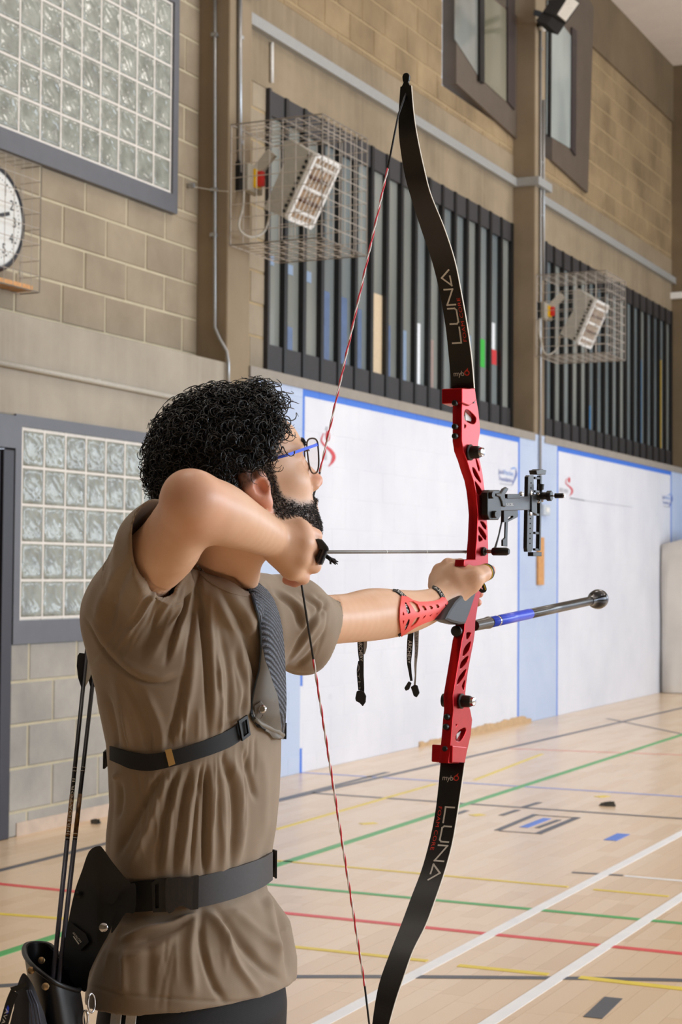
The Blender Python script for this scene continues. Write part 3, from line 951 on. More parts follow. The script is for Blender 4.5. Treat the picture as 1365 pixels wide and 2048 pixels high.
# ---- caged radiant heaters
def wire_face(m, o, u, v, nu, nv, r=0.0028):
    o, u, v = Vector(o), Vector(u), Vector(v)
    for i in range(nu + 1):
        m.tube([o + u * (i / nu), o + u * (i / nu) + v], r * (1.7 if i in (0, nu) else 1), 4, False)
    for j in range(nv + 1):
        m.tube([o + v * (j / nv), o + v * (j / nv) + u], r * (1.7 if j in (0, nv) else 1), 4, False)
def heater(Y0, fl_b, fr_b, fl_t, prof, ext, lab_c, lab_h, sw, brace, loop, lab_s):
    k = on_x(fl_b[0], fl_b[1], -1.0)
    Xf = -Y0 / k.y                                    # front face of the cage
    p0, p1, pt = on_x(*fl_b, Xf), on_x(*fr_b, Xf), on_x(*fl_t, Xf)
    zb, zt, Y1 = p0.z, pt.z, p1.y
    c = thing('wire_guard', (W0, Y0, zb), lab_c, 'wire cage')
    dx, dy, dz = Vector((Xf - W0, 0, 0)), Vector((0, Y1 - Y0, 0)), Vector((0, 0, zt - zb))
    b = Vector((W0 + 0.006, Y0, zb))
    for nm, o, u, v, nu, nv in (('side_mesh', b, dx, dz, 7, 9), ('side_mesh', b + dy, dx, dz, 7, 9), ('front_mesh', b + dx, dy, dz, 8, 9), ('bottom_mesh', b, dx, dy, 7, 8), ('top_mesh', b + dz, dx, dy, 7, 8)):
        m = MB()
        wire_face(m, o, u, v, nu, nv)
        m.build(nm, M['wire'], c)
    # heater: housing profile in a plane across the hall, extended along the wall
    Yh = Y0 + (Y1 - Y0) * 0.28
    h = thing('radiant_heater', on_y(*prof[3], Yh), lab_h, 'heater')
    pp = [on_y(x, y, Yh) for x, y in prof]
    body = plain('pale grey heater casing', (176, 172, 162), 0.45)
    warm = plain('polished warm reflector', (190, 160, 128), 0.28, 0.6, var=0.2, scale=14)
    a, d = pp[2], pp[3]                                # edge of the open face
    e = Vector((0, ext, 0))
    nrm = (d - a).cross(e).normalized()
    if nrm.x < 0:
        nrm = -nrm
    MB().prism(pp, e).build('casing', body, h)
    rim = MB()
    for q0, q1 in ((a, a + e), (d, d + e), (a, d), (a + e, d + e)):
        rim.bar(q0 + nrm * 0.012, q1 + nrm * 0.012, 0.028, 0.028, nrm)
    rim.build('face_rim', M['white'], h)
    MB().prism([a + nrm * 0.004, d + nrm * 0.004, d + e + nrm * 0.004, a + e + nrm * 0.004], nrm * 0.002).build('reflector', warm, h)
    for i in range(5):
        q = a + (d - a) * (0.14 + 0.18 * i)
        MB().tube([q + e * 0.08 + nrm * 0.02, q + e * 0.92 + nrm * 0.02], 0.014, 8).build('heating_tube', plain('dark heating tube', (96, 66, 48), 0.3, 0.3) if i % 2 else M['white'], h, 'all')
    g = MB()
    for i in range(1, 6):
        g.tube([a + e * (i / 6) + nrm * 0.03, d + e * (i / 6) + nrm * 0.03], 0.004, 5)
    g.build('face_grille', M['white'], h)
    for i in range(11):
        q = a + (d - a) * (0.06 + 0.088 * i) - nrm * 0.03 + Vector((0, -0.002, 0))
        MB().cyl(q, q + Vector((0, -0.004, 0)), 0.012, 8).build('vent_hole', M['black'], h)
    # fixing arm and isolator switch on the column
    br = [on_x(*brace[0], W0 + 0.03), on_y(*brace[1], Yh + 0.05)]
    MB().bar(br[0], br[1], 0.035, 0.07).build('fixing_arm', M['pipegrey'], h)
    s = thing('isolator_switch', on_x(sw[0], sw[3], W0), lab_s, 'switch')
    q0, q1 = on_x(sw[0], sw[3], W0), on_x(sw[2], sw[1], W0)
    MB().box((W0, q0.y, q0.z), (W0 + 0.07, q1.y, q1.z)).build('box', plain('grey switch box', (170, 164, 150), 0.5), s, bevel=0.008)
    yc, zc, hh = (q0.y + q1.y) / 2, (q0.z + q1.z) / 2, (q1.z - q0.z)
    MB().box((W0 + 0.07, yc - 0.035, zc - hh * .34), (W0 + 0.085, yc + 0.05, zc + hh * .34)).build('yellow_plate', plain('yellow switch plate', (236, 190, 20), 0.5), s)
    MB().box((W0 + 0.085, yc - 0.01, zc - hh * .28), (W0 + 0.125, yc + 0.03, zc + hh * .28)).build('red_knob', plain('red switch knob', (204, 40, 34), 0.4), s, bevel=0.006)
    MB().box((W0, q0.y - 0.05, q0.z - 0.01), (W0 + 0.03, q0.y - 0.005, q1.z)).build('black_backplate', M['black'], s)
    lp = smooth_line([on_x(x, y, W0 + 0.05 + 0.02 * i) for i, (x, y) in enumerate(loop)], 5)
    MB().tube([Vector(p) for p in lp], 0.008, 6).build('cable', M['pipegrey'], s, 'all')
heater(9.63, (642, 475), (732, 505), (646, 229), [(568, 282), (582, 279), (629, 308), (572, 433), (528, 418), (568, 326)], 0.34,
       'wire cage around the near heater, mounted on the near column', 'grey radiant heater tilted inside the near wire cage', (478, 340, 508, 381), ((503, 358), (545, 305)), [(488, 381), (486, 415), (478, 455), (500, 474), (528, 464), (540, 430)],
       'yellow and red isolator switch beside the near heater')
heater(15.66, (1211, 705), (1250, 731), (1219, 545), [(1148, 582), (1158, 577), (1190, 600), (1154, 684), (1120, 668), (1149, 618)], 0.40,
       'wire cage around the far heater, mounted on the far column', 'grey radiant heater tilted inside the far wire cage', (1077, 611, 1092, 637), ((1092, 625), (1127, 590)), [(1080, 637), (1080, 668), (1090, 706), (1106, 706), (1118, 690), (1120, 670)],
       'small yellow and red isolator switch beside the far heater')

# ---- wall clock behind a wire guard
CX = W1 + 0.05
cc = on_x(-15, 433, CX)
ck = thing('wall_clock', cc, 'large round white wall clock with a dark rim at the left edge', 'clock')
RC = 0.262
MB().lathe((W1, cc.y, cc.z), (1, 0, 0), [(0.0, RC + 0.03), (0.045, RC + 0.03), (0.06, RC + 0.012), (0.06, RC), (0.05, RC)], 48).build('rim', plain('black clock rim', (36, 34, 44), 0.3), ck, True)
MB().lathe((W1 + 0.02, cc.y, cc.z), (1, 0, 0), [(0, RC), (0.03, RC), (0.04, RC * 0.9)], 48).build('dial', plain('white clock dial', (226, 226, 222), 0.35, var=0.02), ck, True)
inkm = plain('black clock ink', (40, 40, 44), 0.5)
for hnum in range(1, 13):
    a = R(90 - 30 * hnum)
    s = 0.078
    chars = [text_vf(ch) for ch in str(hnum)]
    ws = [max(v[0] for v in q[0]) + 0.06 for q in chars]
    x = -sum(ws) * s / 2
    for VF, w in zip(chars, ws):
        V, F = place(VF, (W1 + 0.0615, cc.y + 0.178 * math.cos(a) + x, cc.z + 0.178 * math.sin(a) - 0.35 * s), (0, s, 0), (0, 0, s))
        MB().add(V, F).build('numeral', inkm, ck)
        x += w * s
tk = MB()
for i in range(60):
    a = 2 * math.pi * i / 60
    y, z = cc.y + 0.218 * math.cos(a), cc.z + 0.218 * math.sin(a)
    r_ = 0.0055 if i % 5 == 0 else 0.0028
    tk.box((W1 + 0.0605, y - r_, z - r_), (W1 + 0.0615, y + r_, z + r_))
tk.build('minute_dots', inkm, ck)
for ang, ln, wd in ((17, 0.135, 0.02), (196, 0.2, 0.014)):
    d = Vector((0, math.cos(R(ang)), math.sin(R(ang))))
    MB().bar(Vector((W1 + 0.065, cc.y, cc.z)) - d * 0.03, Vector((W1 + 0.065, cc.y, cc.z)) + d * ln, wd, 0.002, (1, 0, 0)).build('hand', inkm, ck)
XG = W1 + 0.13
g0, g1 = on_x(79, 585, XG), on_x(84, 333, XG)
gt = thing('clock_guard', (W1, g0.y, g0.z), 'wire guard box over the wall clock', 'wire cage')
gy1, gz0, gz1 = g0.y, g0.z, g1.z
gy0 = 2 * cc.y - gy1
m = MB()
wire_face(m, (XG, gy0, gz0), (0, gy1 - gy0, 0), (0, 0, gz1 - gz0), 8, 8, 0.0022)
m.build('front_mesh', M['wire'], gt)
m = MB()
wire_face(m, (W1, gy1, gz0), (XG - W1, 0, 0), (0, 0, gz1 - gz0), 1, 8, 0.0022)
wire_face(m, (W1, gy0, gz1), (XG - W1, 0, 0), (0, gy1 - gy0, 0), 1, 8, 0.0022)
wire_face(m, (W1, gy0, gz0), (XG - W1, 0, 0), (0, gy1 - gy0, 0), 1, 8, 0.0022)
m.build('side_mesh', M['wire'], gt)
sh = MB().box((W1 + 0.001, gy0, gz0 + 0.005), (W1 + 0.10, gy1 - 0.02, gz0 + 0.035)).build('wooden_ledge', M['wood'])
tag(sh, 'narrow orange timber ledge under the wall clock', 'ledge')
hk = thing('wall_hook', on_x(375, 372, W1), 'small metal hook and cord on the tan blocks by the near column', 'hook')
MB().lathe(on_x(375, 372, W1), (1, 0, 0), [(0, 0.012), (0.02, 0.012), (0.025, 0.02), (0.05, 0.016)], 10).build('knob', M['steel'], hk, True)
MB().tube([on_x(380, 373, W1 + 0.03), on_x(395, 375, W1 + 0.03), on_y(430, 381, YC1 - 0.03), on_y(456, 383, YC1 - 0.03)], 0.0035, 5).build('cord', M['pipegrey'], hk)

# ---- floodlight on the far column
fd = thing('floodlight', P(1100, 45, 16.35), 'black square floodlight bracketed high on the far column', 'floodlight')
back = Vector((-0.10, -0.02, 0.04))
q = [(1108, 30), (1133, 47), (1161, 6), (1138, -14)]
MB().prism([P(x, y, 16.2) for x, y in q], back).build('housing', M['black'], fd)
q = [(1115, 30), (1132, 44), (1158, 8), (1139, -8)]
MB().prism([P(x, y, 16.195) for x, y in q], Vector((0.01, -0.02, 0))).build('lens', plain('floodlight lens', (236, 230, 220), 0.2), fd)
MB().prism([P(x, y, 16.22) for x, y in ((1094, 48), (1117, 70), (1132, 47), (1110, 29))], back).build('driver_box', M['black'], fd)
br = MB()
br.bar(on_x(1073, 25, W0 + 0.01), P(1105, 38, 16.3), 0.05, 0.05)
br.bar(on_x(1078, 50, W0 + 0.01), P(1100, 45, 16.3), 0.04, 0.04)
br.build('bracket', M['black'], fd)
MB().ball(on_x(1088, 52, W0 + 0.06), 0.05, 12).build('sensor', M['white'], fd, 'all')

# ---- wall marks: printed logos
ink = {k: plain('%s print' % k, c, 0.6) for k, c in dict(red=(206, 74, 82), grey=(182, 182, 188), blue=(92, 112, 176), ltblue=(120, 160, 222), navy=(60, 66, 118)).items()}
XL = W0 + 0.003
def stroke(pts, w, mat, parent, name, closed=False):
    p = smooth_line([(x, y) for x, y in pts], 6)
    k = len(p)
    A, B = [], []
    for i in range(k):
        d = p[min(i + 1, k - 1)] - p[max(i - 1, 0)]
        d = d / (np.hypot(*d) + 1e-9)
        ww = np.interp(i / (k - 1), np.linspace(0, 1, len(w)), w) / 2
        A.append(on_x(p[i][0] - d[1] * ww, p[i][1] + d[0] * ww, XL))
        B.append(on_x(p[i][0] + d[1] * ww, p[i][1] - d[0] * ww, XL))
    return MB().sheet([A, B], 0.0015, (1, 0, 0)).build(name, mat, parent)
def flower(cx, cy, s, lab):
    t = thing('printed_logo', on_x(cx, cy, XL), lab, 'logo')
    el = [(cx + s * 4.5 * math.cos(a), cy - s * 24 + s * 11 * math.sin(a)) for a in np.linspace(0, 2 * math.pi, 20, endpoint=False)]
    MB().prism([on_x(x, y, XL - 0.001) for x, y in el], (0.002, 0, 0)).build('petal', ink['red'], t)
    stroke([(cx - s * 8, cy - s * 30), (cx - s * 11, cy - s * 24), (cx - s * 13, cy - s * 14), (cx - s * 6, cy - s * 4), (cx + s * 6, cy + s * 6), (cx + s * 13, cy + s * 18), (cx + s * 10, cy + s * 30), (cx + s * 2, cy + s * 40)], [s * 1.5, s * 2.5, s * 4, s * 7, s * 7.5, s * 1], ink['red'], t, 'swirl')
    return t
t1 = flower(656, 895, 0.95, 'red swirl logo on the near white panel beside the spectacles')
stroke([(652, 857), (657, 858)], [8, 8], ink['grey'], t1, 'grey_mark')
stroke([(651, 900), (652, 920)], [5, 5], ink['grey'], t1, 'grey_mark')
t2 = flower(1139, 972, 0.5, 'small red swirl logo on the far white panel')
stroke([(1120, 979), (1127, 981)], [8, 8], ink['grey'], t2, 'grey_mark')
stroke([(1129, 981), (1137, 983)], [7, 7], ink['grey'], t2, 'grey_mark')
def wall_text(s, p0, p1, hpx, mat, parent, name):
    VF = text_vf(s)
    w = max(v[0] for v in VF[0])
    a, b = on_x(*p0, XL), on_x(*p1, XL)
    h = abs(on_x(p0[0], p0[1] - hpx, XL).z - a.z) / 0.72
    V, F = place(VF, a, Vector((0, (b.y - a.y) / w, 0)), (0, 0, h), (1, 0, 0))
    return MB().add(V, F).build(name, mat, parent)
def foundation(x0, x1, y, s, lab):
    t = thing('printed_logo', on_x(x0, y, XL), lab, 'logo')
    xm = x0 + (x1 - x0) * 0.36
    sl = 0.18
    wall_text('Jack', (x0, y), (xm, y + (xm - x0) * sl), 10 * s, ink['blue'], t, 'lettering')
    wall_text('Petchey', (xm, y + (xm - x0) * sl), (x1, y + (x1 - x0) * sl), 10 * s, ink['ltblue'], t, 'lettering')
    wall_text('Foundation', (x0 + 1, y + 14 * s), (x1 - 2 * s, y + 14 * s + (x1 - x0) * sl), 10 * s, ink['blue'], t, 'lettering')
    stroke([(x0 + 3 * s, y + 20 * s), (x1 - 4 * s, y + 23 * s)], [2 * s, 2 * s], ink['grey'], t, 'grey_mark')
    stroke([(x1 - 5 * s, y - 9 * s), (x1 + 1 * s, y - 11 * s), (x1 + 6 * s, y - 9 * s)], [2 * s, 3 * s, 1], ink['ltblue'], t, 'swoosh')
    stroke([(x1 + 5 * s, y - 8 * s), (x1 + 5 * s, y + 4 * s), (x1 - 3 * s, y + 24 * s)], [1, 4 * s, 1], ink['blue'], t, 'swoosh')
foundation(998, 1028, 947, 1.0, 'blue Jack Petchey Foundation lettering by the right edge of the near white panel')
foundation(1326, 1341, 997, 0.75, 'small blue Jack Petchey Foundation lettering at the far end of the far panel')
sc_ = thing('scuff_line', on_x(1140, 996, XL), 'thin dark scuff line across the far white panel', 'scuff')
stroke([(1141, 996), (1170, 1001)], [2.0, 1.6], plain('dark scuff', (120, 120, 124), 0.8), sc_, 'scuff_mark')
stroke([(1170, 1001), (1265, 1014)], [1.2, 0.8], plain('faint scuff', (178, 178, 184), 0.8), sc_, 'scuff_mark')

# ---- batten and socket on the blue column
a, b = on_x(1073, 1170, W0), on_x(1085, 1075, W0)
bt = MB().box((W0 + 0.002, a.y, a.z), (W0 + 0.024, b.y, b.z)).build('timber_batten', M['wood'], bevel=0.002)
tag(bt, 'short orange timber batten screwed to the pale blue column', 'batten')
so = thing('socket_box', on_x(1086, 1020, W0), 'pale grey socket box on the blue column behind the bow sight', 'socket')
a, b = on_x(1079, 1030, W0), on_x(1092, 1010, W0)
MB().box((W0 + 0.003, a.y, a.z), (W0 + 0.05, b.y, b.z)).build('box', plain('pale socket', (190, 198, 206), 0.4), so, bevel=0.006)
MB().box((W0 + 0.05, a.y + 0.06, a.z + 0.03), (W0 + 0.056, b.y - 0.04, b.z - 0.03)).build('cover', M['white'], so)

# ---- sheet-covered stack in the far corner
tp = thing('covered_stack', on_floor(1345, 1382), 'tall stack under a crumpled white dust sheet at the right edge', 'dust sheet')
rr = random.Random(9)
f0 = on_floor(1319, 1381)
x0_, y0_ = f0.x + 0.06, min(f0.y, 20.2)
ht = on_y(1331, 1092, y0_).z
rows = []
for k in range(15):
    z = ht * (k / 14)
    row = []
    per = [(x0_, y0_ + 1.1)] + [(x0_, y0_ + 1.1 - 1.1 * i / 10) for i in range(1, 11)] + [(x0_ + 2.2 * i / 26, y0_) for i in range(1, 27)] + [(x0_ + 2.2, y0_ + 1.1 * i / 6) for i in range(1, 7)]
    for i, (x, y) in enumerate(per):
        fl = 0.055 * math.sin(i * 1.15) * (1 - k / 14) + 0.03 * math.sin(i * 2.7 + k * 0.3) * (1 - 0.6 * k / 14) + 0.012 * math.sin(k * 0.9 + i)
        cx_, cy_ = x0_ + 1.1, y0_ + 0.55
        d = Vector((x - cx_, (y - cy_), 0)).normalized()
        zz = z + (0.10 * max(0, min(1, (x - x0_) / 0.5)) if k == 14 else 0)
        row.append((max(x + d.x * fl, W0 + 0.02), y + d.y * fl, max(zz, 0.006)))
    rows.append(row)
topr = [(p[0] * 0.35 + (x0_ + 1.1) * 0.65, p[1] * 0.35 + (y0_ + 0.55) * 0.65, ht + 0.22) for p in rows[-1]]
sheetm = plain('off white dust sheet', (214, 208, 200), 0.6, var=0.05, scale=3, bump=0.1)
MB().sheet(rows + [topr]).build('sheet', sheetm, tp, 'all')
MB().box((x0_ + 0.15, y0_ + 0.15, 0), (x0_ + 2.0, y0_ + 1.0, ht - 0.05)).build('stack', plain('brown crate stack', (120, 96, 72), 0.8), tp)

# ---- bits on the floor
for (x, y, s, lab) in ((1215, 1611, 0.034, 'crumpled dark scrap of tape on the floor beyond the tape rectangle'), (188, 1647, 0.022, 'small dark leaf scrap at the foot of the grey block wall')):
    p = on_floor(x, y)
    m = MB()
    rr = random.Random(int(x))
    for k in range(6):
        c = p + Vector((rr.uniform(-s, s), rr.uniform(-s, s), 0.006))
        m.hexa([c + Vector((rr.uniform(-1, 0) * s, rr.uniform(-1, 0) * s, -0.005)), c + Vector((s, -s * .4, -0.004)), c + Vector((s * .8, s * .5, -0.005)), c + Vector((-s * .5, s * .6, -0.005)), c + Vector((-s * .6, -s * .3, 0.012)), c + Vector((s * .7, -s * .2, 0.02)), c + Vector((s * .4, s * .4, 0.012)), c + Vector((-s * .4, s * .4, 0.006))])
    tag(m.build('floor_scrap', plain('dark scrap', (70, 68, 62), 0.8, var=0.3)), lab, 'scrap')
# ================================================================== THE BOW
XB = P(940, 1135, 3.16).x         # vertical plane of the bow; the archer aims along +Y
def B(x, y, off=0.0):
    return on_x(x, y, XB + off)
M['red'] = plain('red anodised aluminium', (182, 20, 28), 0.3, 0.75, var=0.04, scale=60)
M['limb'] = plain('gloss black limb', (12, 11, 12), 0.30, var=0.1)
M['laminate'] = plain('pale limb laminate', (226, 218, 204), 0.5)
M['ltxt'] = plain('silver white print', (222, 220, 214), 0.5)
M['rtxt'] = plain('red print', (224, 62, 44), 0.5)
M['blackmetal'] = plain('black anodised metal', (11, 11, 12), 0.42, 0.0)
M['greymetal'] = plain('dark grey anodised arm', (62, 62, 65), 0.4, 0.3)
M['chrome'] = plain('chrome', (200, 200, 204), 0.15, 1.0)
M['carbon'] = plain('carbon tube', (58, 54, 52), 0.25, 0.35, var=0.2, scale=120)
M['bluesleeve'] = plain('blue stabiliser sleeve', (36, 74, 224), 0.3, var=0.04)
bow = thing('recurve_bow', B(940, 1135), 'red and black recurve bow drawn to full draw, aimed right', 'bow')

def bslab(outer, holes, off0, off1, bevel=0.0015, smooth=2):
    # outline in pixels on the near face -> solid between lateral offsets off0 (far) and off1 (near)
    def cv(l):
        return [(p.y, p.z) for p in (B(x, y, off1) for x, y in l)]
    sp = [cv(outer)] + [cv(smooth_poly(h, 3)) for h in holes]
    half = (off1 - off0) / 2 - bevel
    V, F = slab(sp, half, bevel)
    xm = XB + (off0 + off1) / 2
    return [(xm + c, a, b) for a, b, c in V], F
def bpart(name, mat, parent, *a, **k):
    V, F = bslab(*a, **k)
    return MB().add(V, F).build(name, mat, parent, True)
# riser: belly edge down, front edge up
belly = [(928, 777), (926, 800), (925, 822), (925, 862), (925, 882), (928, 902), (935, 920), (941, 940), (948, 960), (952, 980), (954.5, 1000), (957, 1030), (956, 1052), (955, 1080), (953, 1100), (952, 1120),
         (930, 1121), (929, 1131), (946, 1136), (945, 1160), (940, 1190), (931, 1243), (930, 1262), (925, 1282), (919, 1320), (911, 1368), (907, 1392), (908, 1420), (906, 1440), (903, 1480), (898, 1525)]
front = [(930, 1527), (934, 1505), (938, 1488), (942, 1470), (945, 1440), (941, 1420), (934, 1400), (931, 1388), (933, 1368), (937, 1340), (941, 1318), (948, 1282), (950.5, 1262), (951, 1245), (958, 1200), (968, 1165), (976, 1140), (977, 1128), (977, 1095), (976, 1060), (974, 1035), (972, 1000), (969, 975), (966, 950), (961, 925), (956, 905), (957, 885), (961, 862), (959, 838), (957, 820), (953, 798), (950, 777)]
h_up = [[(929.5, 822), (937, 818.5), (953, 834), (952, 846), (945, 849), (930, 840)], [(929.5, 847), (934, 852), (929.5, 858)],
        [(951, 916), (955, 918), (961, 938), (957.5, 942)], [(945, 934), (952, 938), (963, 961), (961, 966), (949, 951)], [(950, 962), (956, 967), (965, 983), (960, 992), (954, 984)],
        [(960.5, 1042), (968, 1043), (974, 1052), (973, 1060), (966, 1054)], [(958, 1052), (966, 1058), (973.5, 1070), (974, 1078), (970, 1080), (958.5, 1064)], [(958, 1069), (967, 1078), (963, 1083), (958, 1083)]]
def z6(l):
    return [(840 + x * .3077, 1140 + y * .3077) for x, y in l]
h_lo = [z6(h) for h in ([(303, 412), (318, 400), (338, 412), (308, 458)], [(290, 505), (333, 458), (325, 520), (280, 566)], [(270, 595), (316, 553), (310, 600), (263, 648)], [(255, 692), (303, 638), (294, 690), (243, 752)], [(276, 745), (298, 708), (290, 785), (277, 768)],
                        [(234, 1080), (260, 1037), (298, 1022), (300, 1060), (266, 1116), (237, 1112)], [(234, 1000), (246, 1002), (238, 1024)])]
bpart('riser', M['red'], bow, belly + front, h_up + h_lo, -0.009, 0.0095)
# limb pockets and their details
def pocket(pts, o0, o1):
    return MB().prism([B(x, y, o1) for x, y in pts], (o0 - o1, 0, 0))
pocket([(925, 776), (951, 776), (954, 800), (940, 812), (925, 806)], -0.026, 0.014).build('limb_pocket', M['red'], bow, bevel=0.002)
pocket([(906, 1491), (935, 1494), (930, 1529), (905, 1526)], -0.026, 0.014).build('limb_pocket', M['red'], bow, bevel=0.002)
for (x, y, off) in ((914, 807, 0), (914, 854, 0), (914, 873, 0), (898, 1433, 0), (896, 1453, 0), (895, 1497, 0)):
    p = B(x, y, -0.0) + Vector((0, -0.006, 0))
    MB().lathe(p, (0, -1, 0.02), [(0.0, 0.0055), (0.005, 0.0055), (0.007, 0.004)], 12).build('screw', M['blackmetal'], bow, True)
for (x, y) in ((946, 803), (927, 1500)):
    p = B(x, y, 0.0095)
    MB().lathe(p, (1, 0, 0), [(0.0, 0.0035), (0.003, 0.0035)], 10).build('screw', M['blackmetal'], bow, True)
# damper knobs on the near side
for (x, y, s) in ((937, 905, 1.0), (919, 1402, 0.92)):
    p = B(x, y, 0.008)
    k = MB().lathe(p, (1, -0.1, 0), [(0, 0.0145 * s), (0.006, 0.0150 * s), (0.008, 0.012 * s), (0.020, 0.0115 * s), (0.024, 0.010 * s)], 20).build('damper_knob', M['black'], bow, True)
    MB().lathe(p + Vector((0.024, -0.0024, 0)), (1, -0.1, 0), [(0, 0.0085 * s), (0.006, 0.0085 * s), (0.007, 0.006 * s)], 20).build('silver_cap', M['chrome'], k, True)
MB().lathe(B(899, 1401, -0.012), (-1, 0, 0), [(0, 0.013), (0.012, 0.012)], 16).build('far_knob', M['black'], bow, True)
MB().ball(B(927, 914, -0.012), 0.010, 12).build('far_knob', M['black'], bow, 'all')
MB().lathe(B(917, 1262, -0.002) + Vector((0, -0.005, 0)), (0, -1, 0), [(0, 0.010), (0.006, 0.010), (0.008, 0.006)], 18).build('rear_bushing', M['black'], bow, True)
for (pts, nm) in (([(930, 822), (940, 821), (948, 845), (931, 840)], 'up'), ([(913, 1468), (921, 1462), (930, 1458), (930, 1470), (921, 1484), (913, 1482)], 'lo')):
    MB().prism([B(x, y, -0.001) for x, y in pts], (0.001, 0, 0)).build('white_sticker', M['white'], bow)
VF = text_vf('RAX', 0.0)
def btext(s, p0, p1, hvec, mat, parent, off, name='lettering'):
    VF = text_vf(s)
    w = max(v[0] for v in VF[0])
    a, b = B(*p0, off), B(*p1, off)
    h = B(p0[0] + hvec[0], p0[1] + hvec[1], off) - a
    V, F = place(VF, a, (b - a) / w, h / 0.72, (1, 0, 0))
    return MB().add(V, F).build(name, mat, parent)

# limbs
LU = [(172, 801, 824), (228, 797.6, 828.7), (277, 799, 836), (343, 809, 850), (392, 822, 863), (457, 843, 889), (522, 865, 910), (588, 881, 923.5), (653, 892, 935), (719, 899, 944), (777, 904, 949)]
LL = [(1524, 882, 930), (1580, 877, 922), (1634, 870, 914), (1687, 859, 904.6), (1741, 844, 890), (1794, 824, 872), (1848, 804, 852), (1901, 783, 826), (1955, 763, 807), (1995, 753, 793.5), (2048, 745, 779), (2095, 741, 770), (2130, 741, 764)]
class Limb:
    def __init__(s, tab):
        t = np.array(tab, float)
        ys = np.linspace(t[0, 0], t[-1, 0], 61)
        sm = lambda c: np.array([p[1] for p in smooth_line(list(zip(t[:, 0], c)), 12)])
        yy = np.array([p[0] for p in smooth_line(list(zip(t[:, 0], t[:, 1])), 12)])
        s.y = ys
        s.xl, s.xr = np.interp(ys, yy, sm(t[:, 1])), np.interp(ys, yy, sm(t[:, 2]))
        s.c, s.hw = [], []
        for y, a, b in zip(ys, s.xl, s.xr):
            p = B((a + b) / 2 - 0.8, y)
            dep = (p - CAM).dot(_F)
            s.c.append(p)
            s.hw.append((b - a - 2.4) / 2 / (FPX / dep * math.cos(YAW)))
        s.ca = np.array([tuple(p) for p in s.c])
        s.hw = np.array(s.hw)
    def at(s, y, t, off):
        c = np.array([np.interp(y, s.y, s.ca[:, k]) for k in range(3)])
        return Vector(c) + Vector((t * np.interp(y, s.y, s.hw), -off, 0))
    def build(s, th0, th1):
        A, Bk = [], []
        n = len(s.y)
        th = np.linspace(th0, th1, n)
        m = MB()
        for i in range(n):
            for dx, dy in ((-1, 0), (1, 0), (1, 1), (-1, 1)):
                m.v.append((s.ca[i][0] + dx * s.hw[i], s.ca[i][1] + dy * th[i], s.ca[i][2]))
        for i in range(n - 1):
            for j in range(4):
                a, b = i * 4 + j, i * 4 + (j + 1) % 4
                m.f.append((a, b, b + 4, a + 4))
        m.f.append((3, 2, 1, 0))
        m.f.append(tuple(4 * (n - 1) + j for j in range(4)))
        o = m.build('limb', M['limb'], bow, True)
        e = MB()
        for i in range(n):
            for dx, dy in ((0, 0.08), (0.0008, 0.08), (0.0008, 0.9), (0, 0.9)):
                e.v.append((s.ca[i][0] + s.hw[i] + dx, s.ca[i][1] + dy * th[i], s.ca[i][2]))
        for i in range(n - 1):
            for j in range(4):
                a, b = i * 4 + j, i * 4 + (j + 1) % 4
                e.f.append((a, b, b + 4, a + 4))
        e.build('limb_edge', M['laminate'], o)
        return o
lu, ll = Limb(LU), Limb(LL)
lim_u, lim_l = lu.build(0.0040, 0.0065), ll.build(0.0065, 0.0040)
def limb_text(limb, VF, o_y, dir_y, px_per_unit_x, t_base, t_per_unit_y, mat, parent, name):
    # text x runs along the limb (image y changes by dir_y * px), text y across
    V = [tuple(limb.at(o_y + dir_y * v[0] * px_per_unit_x, t_base + v[1] * t_per_unit_y, 0.0006)) for v in VF[0]]
    return MB().add(V, VF[1]).build(name, mat, parent)
def stroke2(pts, w):                # constant-width polyline in text space with mitred joints, subdivided
    p = [np.array(q, float) for q in pts]
    V, F = [], []
    for a, b in zip(p[:-1], p[1:]):
        d = (b - a) / np.hypot(*(b - a))
        nrm = np.array([-d[1], d[0]]) * w / 2
        a2, b2 = a - d * w / 2, b + d * w / 2
        k = 4
        for i in range(k):
            q0, q1 = a2 + (b2 - a2) * i / k, a2 + (b2 - a2) * (i + 1) / k
            n = len(V)
            V += [tuple(q0 - nrm) + (0,), tuple(q1 - nrm) + (0,), tuple(q1 + nrm) + (0,), tuple(q0 + nrm) + (0,)]
            F.append((n, n + 1, n + 2, n + 3))
    return V, F
LW = 1.75
LET = [('L', [(0, 1), (0, 0), (LW, 0)]), ('U', [(0, 1), (0, .2), (.2, 0), (LW - .2, 0), (LW, .2), (LW, 1)]), ('N', [(0, 0), (0, 1), (LW, 0), (LW, 1)]), ('A', [(0, 0), (LW * .52, 1), (LW, 0)]), ('A2', [(0, 0), (LW * .6, 0)])]
